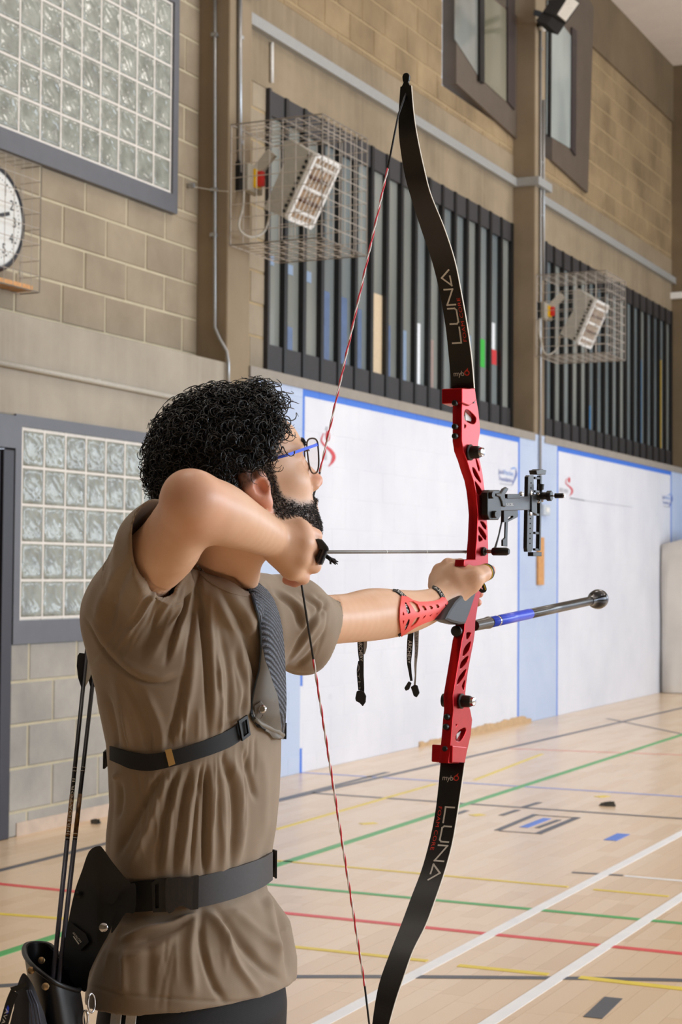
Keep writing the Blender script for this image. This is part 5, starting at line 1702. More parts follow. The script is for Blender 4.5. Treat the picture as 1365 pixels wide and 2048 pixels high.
def build_left_hand(F):
    pc = L(915, 1160, 3.135)
    F.cone(WL, pc, 0.0255, 0.026, 0.02)
    F.ell(pc, (0.026, 0.028, 0.028), None, 0.02)
    web = L(936, 1152, 3.135)
    F.cone(pc, web, 0.024, 0.018, 0.015)
    F.cone(L(903, 1190, 3.11), L(944, 1173, 3.112), 0.021, 0.014, 0.012)
    F.chain([L(922, 1168, 3.115), L(948, 1156, 3.115), L(966, 1147, 3.135), L(981, 1141, 3.165)], [0.021, 0.0165, 0.0135, 0.0105], 0.012)   # thumb
    lk = [L(897, 1130, 3.165), L(880, 1141, 3.175), L(872, 1157, 3.175), L(870, 1172, 3.17)]
    for q, r in zip(lk, (0.0125, 0.013, 0.0125, 0.0115)):
        F.cone(L(893, 1176, 3.13), q, 0.020, r, 0.010)
    lp = [L(921, 1128, 3.205), L(912, 1152, 3.225), L(908, 1172, 3.225), L(905, 1190, 3.215)]
    ld = [L(940, 1140, 3.222), L(940, 1162, 3.240), L(938, 1183, 3.238), L(936, 1200, 3.23)]
    lt = [L(954, 1155, 3.205), L(960, 1172, 3.222), L(959, 1187, 3.215), L(956, 1205, 3.205)]
    for a, b, c, d, r in zip(lk, lp, ld, lt, (0.0105, 0.0108, 0.0105, 0.0095)):
        F.cone(a, b, r * 1.1, r, 0.006)
        F.cone(b, c, r, r * 0.93, 0.003)
        F.cone(c, d, r * 0.93, r * 0.84, 0.003)
import time as _time
_t0 = _time.time()
legs = []
def body_bounds():
    return (-0.42, 2.12, 0.0), (0.33, 3.30, 1.66)
HV = 0.0026
BF = Field((-0.40, 2.18, -0.01), (0.30, 3.29, 1.62), HV)
build_head(BF)
zs, cx, cy, a_, b_ = TZ
sel = [i for i in range(len(zs)) if 2 <= i <= 15]
BF.loft([zs[i] for i in sel], [cx[i] for i in sel], [cy[i] for i in sel], [a_[i] * 0.88 for i in sel], [b_[i] * 0.88 for i in sel], TAX, 0.04)
NB = L(445, 1245, 2.60)
BF.cone(NB, SR, 0.055, 0.045, 0.03)
BF.cone(NB, SLf, 0.055, 0.045, 0.03)
AF = Field(L(215, 1230, 2.5) - 0.10, L(690, 880, 2.5) + 0.10, HV)
AF = Field((-0.42, 2.19, 1.15), (0.06, 2.66, 1.56), HV)
AF.lo = BF.lo + np.round((AF.lo - BF.lo) / HV) * HV
build_arms(AF)
build_right_hand(AF)
build_bow_arm(BF)
# legs and feet: feet about shoulder-width apart along the shooting line
hipz = TZ[0][15]
cxl, cyl = TZ[1][15], TZ[2][15]
for s in (-1, 1):
    hp = np.array([cxl, cyl, hipz]) + WY * (0.085 * s)
    ft = np.array([cxl, cyl, 0.09]) + WY * (0.17 * s) - WX * 0.02
    kn_ = (hp * 0.46 + ft * 0.54) + WX * 0.015
    BF.chain([hp, hp + (kn_ - hp) * 0.5, kn_], [0.088, 0.072, 0.055], 0.03)
    BF.chain([kn_, kn_ + (ft - kn_) * 0.3, kn_ + (ft - kn_) * 0.85, ft], [0.053, 0.055, 0.036, 0.038], 0.02)
    BF.chain([ft - np.array([0, 0, 0.045]) - WX * 0.05, ft - np.array([0, 0, 0.05]) + WX * 0.12], [0.036, 0.032], 0.03)
    legs.append((hp, kn_, ft))
build_left_hand(BF)
_o = np.round((AF.lo - BF.lo) / HV).astype(int)
_s0 = np.maximum(_o, 0)
_s1 = np.minimum(_o + AF.n, BF.n)
_sl = tuple(slice(a, b) for a, b in zip(_s0, _s1))
_sa = tuple(slice(a, b) for a, b in zip(_s0 - _o, _s1 - _o))
AD = AF.D[_sa]
BF.comb(_sl, AD, 0.004, 'add')
BV, BFc = BF.mesh()
BV = relax(BV, BFc, 2, 0.4)
_near = np.minimum(np.linalg.norm(BV - HO, axis=1) - 0.15, np.minimum(np.linalg.norm(BV - L(605, 1105, 2.49), axis=1) - 0.075, np.linalg.norm(BV - L(925, 1155, 3.17), axis=1) - 0.075))
_wl = np.clip(_near / 0.03, 0, 1)[:, None] * 0.5
BV = relax(BV, BFc, 9, _wl)
print('body', len(BV), round(_time.time() - _t0, 1))

def mat_skin():
    t = NT('warm tan skin')
    at = t.n('ShaderNodeAttribute', attribute_name='tint')
    s = t.n('ShaderNodeSeparateColor')
    t.l(at.outputs['Color'], s.inputs[0])
    n1 = t.noise(t.pos(), 14, 4)
    n2 = t.noise(t.pos(), 260, 2)
    c = t.ramp(n1, [(0.3, lin((232, 182, 146))), (0.7, lin((242, 198, 166)))])
    c = t.mix(s.outputs[1], c, lin((232, 146, 128)))                         # pinker joints, ear, nose, fingertips
    c = t.mix(t.math('MULTIPLY', s.outputs[0], t.math('MULTIPLY_ADD', n2, 0.5, 0.62)), c, lin((34, 24, 20)))   # beard and brow roots
    t.set(c, 0.42)
    t.b.inputs['Subsurface Weight'].default_value = 0.12
    t.b.inputs['Subsurface Radius'].default_value = (0.012, 0.005, 0.003)
    t.b.inputs['Subsurface Scale'].default_value = 1.0
    t.bump(n2, 0.06, 0.001)
    return t.m
M['skin'] = mat_skin()
# tint attribute
hl = head_local(BV)
inhead = (np.linalg.norm(hl, axis=1) < 0.17)
f_, r_, u_ = hl[:, 0], np.abs(hl[:, 1]), hl[:, 2]
def sstep(x, a, b):
    t = np.clip((x - a) / (b - a), 0, 1)
    return t * t * (3 - 2 * t)
def beard_mask(f, r, u):
    side = sstep(f, 0.006, 0.016) * sstep(-u, -0.030 , -0.012)                   # starts at the sideburn
    top = np.interp(f, [0.0, 0.02, 0.035, 0.06, 0.085, 0.11], [0.035, 0.03, -0.012, -0.030, -0.036, -0.034])
    m = sstep(top - u, -0.004, 0.012) * sstep(f, 0.004, 0.012) * sstep(r, 0.0, 0.001)
    burn = sstep(f, 0.008, 0.014) * (1 - sstep(f, 0.028, 0.036)) * (1 - sstep(u, 0.035, 0.05)) * sstep(u, -0.04, -0.02)
    must = sstep(f, 0.088, 0.096) * sstep(-0.028 - u, 0, 0.006) * (1 - sstep(-0.042 - u, 0, 0.004))
    lips = sstep(f, 0.094, 0.1) * (1 - sstep(np.abs(u + 0.052), 0.007, 0.012)) * (1 - sstep(r, 0.016, 0.022))
    return np.clip(np.maximum(np.maximum(m, burn), must) - lips * 0.9, 0, 1)
_gi = np.clip(np.round((BV - AF.lo) / HV).astype(int), 0, AF.n - 1)
dhand = AF.D[tuple(_gi.T)]                     # distance to the drawing arm: no beard there
inhead &= dhand > 0.0035
bm_ = beard_mask(f_, r_, u_) * inhead * (hl[:, 2] < 0.06) * (~((r_ > 0.073) & (f_ < 0.012)))
brow = sstep(f_, 0.080, 0.088) * (1 - sstep(np.abs(u_ - 0.050), 0.003, 0.007)) * sstep(r_, 0.010, 0.014) * (1 - sstep(r_, 0.044, 0.052)) * inhead
hairline = inhead * sstep(u_ - np.interp(f_, [-0.05, 0.0, 0.03, 0.055, 0.075, 0.1], [0.0, 0.02, 0.045, 0.070, 0.112, 0.15]), 0.0, 0.012)
pk = np.zeros(len(BV))
ear = inhead & (r_ > 0.073) & (f_ < 0.016) & (f_ > -0.04) & (u_ < 0.058) & (u_ > -0.035)
pk[ear] = 0.55
pk += inhead * 0.7 * np.exp(-((f_ - 0.118) ** 2 + r_ ** 2 + (u_ + 0.015) ** 2) / 0.0003)
for p, s, w in ((ER, 0.04, 0.30), (L(590, 1163, 2.52), 0.018, 0.7), (L(960, 1190, 3.21), 0.03, 0.7), (L(982, 1141, 3.16), 0.02, 0.6), (L(640, 1090, 2.5), 0.03, 0.25)):
    pk += w * np.exp(-((BV - p) ** 2).sum(1) / (2 * s * s))
tint = np.zeros((len(BV), 4), np.float32)
tint[:, 0] = np.clip(np.maximum(np.maximum(bm_ * 0.93, brow * 0.9), hairline * 0.9), 0, 1)
tint[:, 1] = np.clip(pk, 0, 1)
tint[:, 3] = 1
floorp = wor(np.array([cxl, cyl, 0.0]))
person = thing('person', tuple(floorp), 'archer in an olive brown t-shirt and dark shorts drawing a red bow', 'person')
me = fast_mesh('body', wor(BV), BFc[:, ::1])
ca = me.color_attributes.new('tint', 'FLOAT_COLOR', 'POINT')
ca.data.foreach_set('color', tint.ravel())
body = obj('body', me, M['skin'], person)
BVw = wor(BV)
BN = vnormals(BVw, BFc)
# ---------------------------------------------------------------- t-shirt
_t0 = _time.time()
SF = Field((-0.46, 2.28, 0.60), (0.14, 3.02, 1.50), 0.0024)
SF.loft(TZ[0], TZ[1], TZ[2], TZ[3], TZ[4], TAX, 0.03)
SF.cone(L(425, 1232, 2.60), L(290, 1205, 2.53), 0.070, 0.068, 0.04)
SF.cone(L(455, 1235, 2.61), SLf + np.array([0, 0, 0.004]), 0.072, 0.058, 0.04)
ua = (ER - SR) / np.linalg.norm(ER - SR)
so_ = L(324, 1096, 2.395)                       # centre of the right sleeve opening
def merge(A, B_, k):                             # blend field B_ into A (grids share spacing)
    o = np.round((B_.lo - A.lo) / A.h).astype(int)
    a, b = np.maximum(o, 0), np.minimum(o + B_.n, A.n)
    A.comb(tuple(slice(i, j) for i, j in zip(a, b)), B_.D[tuple(slice(i, j) for i, j in zip(a - o, b - o))], k, 'add')
def sub_field(c, r):
    T = Field(np.array(c) - r, np.array(c) + r, SF.h)
    T.lo = SF.lo + np.round((T.lo - SF.lo) / SF.h) * SF.h
    return T
T = sub_field(so_ - np.array([0.03, -0.05, 0.02]), 0.22)
T.cone(L(248, 1225, 2.55), so_, 0.061, 0.060, 0.02)
T.cone(so_, so_ + ua * 0.10, 0.061, 0.052, 0.02)
T.plane_cut(so_ + np.array([-0.004, 0, 0]), np.array([0.86, -0.50, -0.08]), T.lo, T.lo + T.n * T.h)
merge(SF, T, 0.03)
SF.ell(L(250, 1262, 2.54), (0.050, 0.07, 0.075), None, 0.04)
sl_ = L(646, 1262, 2.80)
lax = (sl_ - SLf) / np.linalg.norm(sl_ - SLf)
T = sub_field(sl_ - lax * 0.06, 0.20)
T.cone(SLf + np.array([0, 0, -0.006]), sl_, 0.058, 0.060, 0.02)
T.cone(sl_, sl_ + (sl_ - SLf) * 0.35, 0.061, 0.066, 0.01)
T.ell(L(605, 1300, 2.75), (0.045, 0.05, 0.040), None, 0.03)
_n = lax * 0.5 + np.array([0.6, 0, -0.25])
T.plane_cut(sl_ - lax * 0.008, _n / np.linalg.norm(_n), T.lo, T.lo + T.n * T.h)
merge(SF, T, 0.03)
def big(c, r):
    return c - r, c + r
# openings
SF.cone(SR + (ER - SR) * 0.15, SR + (ER - SR) * 1.2, 0.0525, 0.053, 0.003, 'sub')
SF.cone(L(338, 1128, 2.41), L(372, 1085, 2.33), 0.030, 0.034, 0.006, 'sub')
SF.cone(L(600, 1242, 2.74), L(760, 1232, 2.95), 0.047, 0.050, 0.004, 'sub')
SF.cone(L(630, 1275, 2.78), L(700, 1275, 2.87), 0.036, 0.040, 0.008, 'sub')
# neck hole
SF.cone(L(446, 1076, 2.575), L(478, 980, 2.53), 0.064, 0.070, 0.006, 'sub')
SF.cone(L(472, 1114, 2.55), L(500, 1040, 2.51), 0.034, 0.05, 0.01, 'sub')
# near rim of the collar
SF.cone(L(392, 1186, 2.505), L(440, 1204, 2.505), 0.033, 0.029, 0.02)
SF.cone(L(440, 1204, 2.505), L(488, 1222, 2.525), 0.029, 0.026, 0.02)
# hem
hm = L(460, 2003, 2.48)
SF.plane_cut(hm, np.array([0.05, -0.06, -1.0]), (-0.5, 2.2, 0.55), (0.2, 3.1, 0.80))
# keep the body well inside the cloth: draw skin in wherever the shirt covers it
_l = BVw @ EM.T
_gi = np.round((_l - SF.lo) / SF.h).astype(int)
_ok = ((_gi >= 0) & (_gi < SF.n)).all(1)
_sd = np.full(len(_l), 1.0)
_sd[_ok] = SF.D[tuple(_gi[_ok].T)]
_arm = AF.D[tuple(np.clip(np.round((_l - AF.lo) / HV).astype(int), 0, AF.n - 1).T)] < 0.003
BVw = BVw - BN * (np.where(_arm, 0.004, 0.013) * (1 - sstep(_sd, -0.001, 0.009)))[:, None]
body.data.vertices.foreach_set('co', BVw.astype(np.float32).ravel())
body.data.update()
SV, SFc = SF.mesh()
SV = relax(SV, SFc, 3, 0.5)
Vw = wor(SV)
N = vnormals(Vw, SFc)
x_, y_, z_ = pix(Vw)
tc = np.array(CAM) - Vw
tc /= np.linalg.norm(tc, axis=1)[:, None]
facing = sstep((N * tc).sum(1), 0.02, 0.30)
def fold(pts, w, amp, taper=True):
    p = np.array(smooth_line(pts, 5))
    best = np.full(len(x_), 1e9)
    tt = np.zeros(len(x_))
    near = (x_ > p[:, 0].min() - 4 * w) & (x_ < p[:, 0].max() + 4 * w) & (y_ > p[:, 1].min() - 4 * w) & (y_ < p[:, 1].max() + 4 * w)
    ix = np.nonzero(near)[0]
    q = np.stack([x_[ix], y_[ix]], 1)
    bd, bt = np.full(len(ix), 1e9), np.zeros(len(ix))
    n = len(p)
    for i in range(n - 1):
        ab = p[i + 1] - p[i]
        t = np.clip(((q - p[i]) @ ab) / (ab @ ab + 1e-9), 0, 1)
        d = np.linalg.norm(q - p[i] - t[:, None] * ab, axis=1)
        m = d < bd
        bd[m], bt[m] = d[m], (i + t[m]) / (n - 1)
    a = amp * np.exp(-(bd / w) ** 2)
    if taper:
        a = a * np.clip(np.sin(np.pi * np.clip(bt * 0.94 + 0.03, 0, 1)) * 1.6, 0, 1)
    disp[ix] += a
disp = np.zeros(len(Vw))
mm = 0.001
FOLDS = [
    # shaded crease line from the armpit down the flank
    ([(402, 1120), (398, 1190), (408, 1260), (414, 1340), (415, 1480)], 6, -7), ([(414, 1535), (412, 1640), (408, 1748)], 5, -8), ([(424, 1535), (424, 1640), (420, 1748)], 7, 4),
    ([(420, 1190), (424, 1300), (428, 1470)], 8, 4),
    # fan of folds under the raised arm
    ([(386, 1140), (372, 1220), (345, 1310)], 8, 6), ([(378, 1170), (358, 1240), (330, 1330)], 6, -5), ([(394, 1150), (386, 1240), (372, 1340)], 6, -5), ([(366, 1175), (338, 1250), (300, 1320)], 9, 4), ([(390, 1290), (376, 1400), (350, 1490)], 9, 4), ([(372, 1330), (355, 1420), (330, 1500)], 7, -4),
    ([(330, 1165), (310, 1240), (280, 1320)], 12, -3), ([(300, 1130), (272, 1210), (250, 1300)], 13, 3.5), ([(270, 1110), (232, 1190), (215, 1270)], 12, -3.5), ([(240, 1130), (205, 1200), (195, 1250)], 10, 3),
    # armhole seam
    ([(170, 1237), (215, 1310), (262, 1352), (315, 1368), (360, 1357)], 3.5, -3.2), ([(175, 1225), (222, 1297), (268, 1338), (315, 1353), (355, 1343)], 8, 2.5),
    # chest
    ([(428, 1190), (462, 1250), (488, 1330), (494, 1420)], 9, 4.5), ([(440, 1180), (478, 1240), (508, 1320), (520, 1370)], 7, -4.5), ([(455, 1175), (495, 1230), (522, 1300)], 9, 4), ([(444, 1260), (460, 1350), (462, 1460)], 7, -4), ([(472, 1300), (490, 1380), (484, 1440)], 6, -4), ([(436, 1300), (440, 1400), (440, 1480)], 7, 3.5),
    # back
    ([(225, 1330), (245, 1420), (258, 1500)], 12, 3), ([(250, 1360), (285, 1440), (300, 1510)], 10, -3), ([(290, 1380), (320, 1450), (328, 1505)], 8, 3), ([(210, 1380), (228, 1450), (236, 1500)], 7, -3),
    # between the two straps
    ([(345, 1540), (322, 1590), (296, 1660), (262, 1730)], 8, 5), ([(325, 1545), (300, 1590), (262, 1660), (240, 1710)], 8, -5), ([(366, 1540), (345, 1620), (330, 1745)], 7, 5), ([(356, 1540), (332, 1620), (312, 1745)], 6, -5), ([(392, 1535), (378, 1630), (362, 1748)], 7, 4.5), ([(380, 1540), (362, 1630), (346, 1748)], 5, -4.5), ([(403, 1530), (392, 1630), (380, 1748)], 4, -4),
    ([(446, 1515), (464, 1570), (470, 1650), (460, 1740)], 6, -5), ([(460, 1510), (480, 1570), (486, 1650), (474, 1735)], 8, 4), ([(486, 1500), (500, 1560), (510, 1600)], 6, -4), ([(440, 1520), (448, 1620), (444, 1745)], 7, 4), ([(520, 1495), (530, 1580), (528, 1680)], 10, 3),
    ([(240, 1560), (244, 1600), (236, 1640)], 8, -4), ([(232, 1545), (236, 1560)], 8, 5),
    # below the belt
    ([(412, 1822), (446, 1868), (474, 1930), (520, 1990)], 8, 6), ([(428, 1818), (466, 1860), (510, 1920), (560, 1960)], 9, -6), ([(402, 1825), (404, 1890), (424, 1960), (450, 2005)], 8, -6), ([(392, 1825), (380, 1900), (388, 1990)], 10, 5), ([(450, 1812), (500, 1850), (560, 1900)], 10, 5), ([(545, 1775), (562, 1830), (578, 1900), (580, 1960)], 8, -6), ([(535, 1790), (545, 1850), (560, 1930)], 9, 5),
    ([(395, 1822), (350, 1848), (290, 1862), (235, 1880)], 7, 5), ([(385, 1838), (330, 1866), (270, 1886)], 7, -4.5), ([(360, 1870), (310, 1900), (240, 1920)], 9, 3.5), ([(250, 1900), (252, 1990)], 7, 3), ([(300, 1890), (296, 1995)], 12, -3),
    # left sleeve
    ([(548, 1180), (590, 1215), (602, 1260)], 6, -5), ([(600, 1185), (640, 1215), (620, 1250), (570, 1330)], 6, -5), ([(630, 1188), (655, 1205), (640, 1240)], 5, -4), ([(560, 1180), (610, 1225), (600, 1270)], 7, 4), ([(645, 1225), (610, 1280), (572, 1330)], 8, 4), ([(655, 1262), (620, 1310), (590, 1335)], 6, -3),
    ([(530, 1168), (556, 1220), (566, 1300)], 7, -3),
    # hem line
    ([(182, 1972), (240, 1987), (330, 1996), (460, 2004), (530, 1995), (590, 1975)], 3, -1.6), ([(640, 1190), (656, 1220), (650, 1270), (625, 1325)], 3, -1.0),
]
for pts, w, am in FOLDS:
    fold(pts, w * (0.85 if am < 0 else 1.0), am * mm * (1.55 if am < 0 else 1.35))
rng = np.random.default_rng(3)
for k in range(46):                               # gathered pleats under and over the straps
    up_ = k % 3 == 2
    x0 = rng.uniform(250, 530)
    yb = np.interp(x0, [230, 300, 345, 430, 496], [1512, 1527, 1517, 1490, 1452]) + (-20 if up_ else 20)
    ln = rng.uniform(50, 190) * (-0.6 if up_ else 1)
    fan = (x0 - 400) * (0.10 if up_ else -0.06) + rng.uniform(-8, 8)
    fold([(x0, yb), (x0 + fan * 0.5, yb + ln * 0.5), (x0 + fan, yb + ln)], rng.uniform(2.6, 4.5), rng.choice([-1, 1]) * rng.uniform(1.2, 2.8) * mm)
for k in range(30):                               # fine drag lines from the raised sleeve
    a = rng.uniform(0, 1)
    x0, y0 = 300 + 98 * a, 1150 + 15 * math.sin(3.14 * a) - 30 * a
    ln, sl = rng.uniform(60, 170), rng.uniform(-0.55, -0.1) - 0.35 * (1 - a)
    fold([(x0, y0 + 20), (x0 + sl * ln * 0.5, y0 + 20 + ln * 0.5), (x0 + sl * ln, y0 + 20 + ln)], rng.uniform(2.6, 4.5), rng.choice([-1, 1]) * rng.uniform(1.0, 2.4) * mm)
for k in range(26):                               # soft vertical creases down the chest and skirt
    x0, y0 = rng.uniform(420, 515), rng.uniform(1230, 1380)
    if k % 2:
        x0, y0 = rng.uniform(220, 560), rng.uniform(1835, 1930)
    ln = rng.uniform(40, 120)
    sl = (x0 - 400) * 0.0016 + rng.uniform(-0.15, 0.15)
    fold([(x0, y0), (x0 + sl * ln * 0.6, y0 + ln * 0.5), (x0 + sl * ln, y0 + ln)], rng.uniform(3, 5.5), rng.choice([-1, 1]) * rng.uniform(1.0, 2.2) * mm)
for k in range(26):                               # fine irregular wrinkling
    kv = rng.normal(size=3) * np.array([55, 55, 18])
    disp += 0.00035 * np.sin(Vw @ kv + rng.uniform(0, 6.28))
Vw = Vw + N * (disp * np.where(np.abs(disp) > 0, np.maximum(facing, 0.15), 1))[:, None]
SVl = Vw @ EM.T
SVl = relax(SVl, SFc, 1, 0.25)
Vw = wor(SVl)
def mat_cloth(name, a, b, sc=1400, rough=0.75):
    t = NT(name)
    n1 = t.noise(t.pos(), 9, 3)
    c = t.ramp(n1, [(0.3, lin(a)), (0.7, lin(b))])
    t.set(c, rough)
    t.b.inputs['Sheen Weight'].default_value = 0.25
    w = t.n('ShaderNodeTexWave', wave_type='BANDS', bands_direction='DIAGONAL')
    w.inputs['Scale'].default_value = sc / 6
    t.l(t.pos(), w.inputs['Vector'])
    t.bump(w.outputs[0], 0.10, 0.0006)
    return t.m
M['shirt'] = mat_cloth('olive brown jersey', (142, 121, 98), (154, 133, 110))
me = fast_mesh('t_shirt', Vw, SFc)
shirt = obj('t_shirt', me, M['shirt'], person)
shirt['label'] = 'loose olive brown short-sleeved t-shirt'
bvh = BVHTree.FromPolygons([tuple(v) for v in Vw], [tuple(int(i) for i in f) for f in SFc])
print('shirt', len(Vw), round(_time.time() - _t0, 1))
# collar band
def hit(x, y, off=0.003):
    d = ray(x, y).normalized()
    p, n, i, dist = bvh.ray_cast(CAM, d)
    if p is None:
        return None, None
    if n.dot(d) > 0:
        n = -n
    return p + n * off, n
def near_shirt(p, off):
    q, n, i, d = bvh.find_nearest(Vector(p))
    if n.dot(Vector(p) - q) < 0 and d > 0.001:
        n = -n
    return q + n * off, n

# ---------------------------------------------------------------- shorts, socks and shoes
HF = Field((-0.46, 2.20, 0.0), (0.20, 3.05, 0.80), 0.004)
zt = TZ[0][15] + 0.05
HF.loft([zt, TZ[0][15], TZ[0][16], TZ[0][16] - 0.12], [TZ[1][15]] * 4, [TZ[2][15]] * 4, [TZ[3][15] * 0.80, TZ[3][15] * 0.86, TZ[3][15] * 0.90, TZ[3][15] * 0.8], [TZ[4][15] * 0.80, TZ[4][15] * 0.86, TZ[4][15] * 0.90, TZ[4][15] * 0.8], TAX, 0.03)
for hp, kn_, ft in legs:
    HF.cone(hp - np.array([0, 0, 0.10]), kn_ + np.array([0, 0, 0.03]), 0.096, 0.090, 0.02)
    HF.plane_cut(kn_ + np.array([0, 0, 0.04]), np.array([0, 0, -1.0]), kn_ - 0.16, kn_ + np.array([0.16, 0.16, 0.04]))
HVt, HFc = HF.mesh()
HVt = relax(HVt, HFc, 3)
M['shorts'] = mat_cloth('dark navy shorts', (11, 10, 13), (15, 13, 16))
M['shorts'].node_tree.nodes['Principled BSDF'].inputs['Sheen Weight'].default_value = 0.0
sh_ = obj('shorts', fast_mesh('shorts', wor(HVt), HFc), M['shorts'], person)
for hp, kn_, ft in legs:
    GF = Field(ft - np.array([0.2, 0.2, 0.10]), ft + np.array([0.2, 0.2, 0.06]), 0.004)
    a = ft - np.array([0, 0, 0.045])
    GF.cone(a - WX * 0.055, a + WX * 0.14, 0.045, 0.040, 0.02)
    GF.cone(a - WX * 0.02, a + np.array([0, 0, 0.05]), 0.046, 0.045, 0.03)
    GF.plane_cut(np.array([0, 0, 0.001]), np.array([0, 0, -1.0]), ft - 0.2, ft + 0.2)
    v, f = GF.mesh()
    obj('shoe', fast_mesh('shoe', wor(v), f), plain('dark trainer', (40, 40, 46), 0.6), person)
hb = BVHTree.FromPolygons([tuple(v) for v in wor(HVt)], [tuple(int(i) for i in f) for f in HFc])
for xs in ((226, 246), (256, 276)):
    rows = []
    for yy in (1985, 2005, 2025, 2048, 2080):
        row = []
        for xx in (xs[0] - (yy - 2005) * 0.25 * 0.4, xs[1] - (yy - 2005) * 0.25 * 0.4):
            p, n, i, dist = hb.ray_cast(CAM, ray(xx, yy).normalized())
            if p is not None:
                row.append(p - ray(xx, yy).normalized() * 0.012)
        if len(row) == 2:
            rows.append(row)
    if len(rows) > 1:
        MB().sheet(rows, 0.0015).build('white_stripe', plain('white webbing', (244, 242, 242), 0.7, scale=200), sh_)
# ---------------------------------------------------------------- hair, beard, brows
_t0 = _time.time()
bodyb = BVHTree.FromPolygons([tuple(v) for v in BVw], [tuple(int(i) for i in f) for f in BFc])
def strands(paths, rad, n=3):                     # paths (m,k,3), rad (k,) -> tube mesh arrays
    m, k, _ = paths.shape
    t = np.gradient(paths, axis=1)
    t /= np.maximum(np.linalg.norm(t, axis=2, keepdims=True), 1e-9)
    ref = np.array([0.31, 0.22, 0.92])
    x = np.cross(t, ref)
    x /= np.maximum(np.linalg.norm(x, axis=2, keepdims=True), 1e-6)
    y = np.cross(t, x)
    V = np.zeros((m, k, n, 3))
    for j in range(n):
        a = 2 * math.pi * j / n
        V[:, :, j] = paths + (x * math.cos(a) + y * math.sin(a)) * np.asarray(rad)[None, :, None]
    idx = np.arange(m * k * n).reshape(m, k, n)
    F = []
    for j in range(n):
        j2 = (j + 1) % n
        F.append(np.stack([idx[:, :-1, j], idx[:, :-1, j2], idx[:, 1:, j2], idx[:, 1:, j]], -1).reshape(-1, 4))
    return V.reshape(-1, 3), np.concatenate(F)
M['hair'] = plain('glossy black hair', (11, 9, 10), 0.32, var=0.2)
M['hair'].node_tree.nodes['Principled BSDF'].inputs['Specular IOR Level'].default_value = 0.7
rng = np.random.default_rng(11)
hfw, hrw, huw = wor(hf), wor(rt), wor(hu)
nearear = (np.abs(hl[:, 0] + 0.010) < 0.034) & (hl[:, 2] < 0.062) & (np.abs(hl[:, 1]) > 0.04)
earband = nearear & (hl[:, 2] > 0.050)
nearear &= ~earband
scalp = np.nonzero((hairline > 0.45) & (dhand > 0.0) & (hl[:, 2] > -0.055) & ~nearear)[0]
scalp_f = hl[scalp, 0]
nst, kp = 4600, 30
root_i = scalp[rng.integers(0, len(scalp), nst)]
root, nrm = BVw[root_i], BN[root_i]
lr = hl[root_i]
rnd_t = rng.normal(size=(nst, 3))
rnd_t -= (rnd_t * nrm).sum(1, keepdims=True) * nrm
rnd_t /= np.linalg.norm(rnd_t, axis=1, keepdims=True)
_fr = sstep(lr[:, 0], 0.03, 0.07)[:, None]
grow = nrm * rng.uniform(0.55, 1.0, (nst, 1)) + huw[None] * 0.55 * _fr + rnd_t * rng.uniform(0.2, 0.9, (nst, 1))
grow /= np.linalg.norm(grow, axis=1, keepdims=True)
lenf = np.interp(lr[:, 2], [-0.03, 0.03, 0.08, 0.14], [0.024, 0.031, 0.046, 0.062]) * rng.uniform(0.65, 1.15, nst)
lenf *= np.interp(lr[:, 0], [-0.1, -0.05, 0.04, 0.08], [0.78, 0.85, 0.95, 0.9])
lenf = np.where(earband[root_i], lenf * 0.55, lenf)
lenf = np.where((lr[:, 0] > 0.0) & (lr[:, 2] < 0.045), lenf * 0.55, lenf)
s_ = np.linspace(0, 1, kp)
hx = np.cross(grow, rng.normal(size=(nst, 3)))
hx /= np.linalg.norm(hx, axis=1, keepdims=True)
hy = np.cross(grow, hx)
rad = rng.uniform(0.0045, 0.0095, nst)
turn = rng.uniform(1.2, 2.2, nst) * 2 * math.pi
ph = rng.uniform(0, 6.28, nst)
ang = ph[:, None] + turn[:, None] * s_[None]
rr_ = rad[:, None] * np.minimum(1, s_[None] * 3 + 0.15)
bend = np.array([0, 0, -1.0])[None, None] * (lenf[:, None, None] * 0.35 * (1 - 0.9 * _fr[:, :, None]) * (s_ ** 2)[None, :, None])
paths = root[:, None] + grow[:, None] * (lenf[:, None] * (1 - (1 - s_[None]) ** 1.5))[:, :, None] + hx[:, None] * (rr_ * np.cos(ang))[:, :, None] + hy[:, None] * (rr_ * np.sin(ang))[:, :, None] + bend
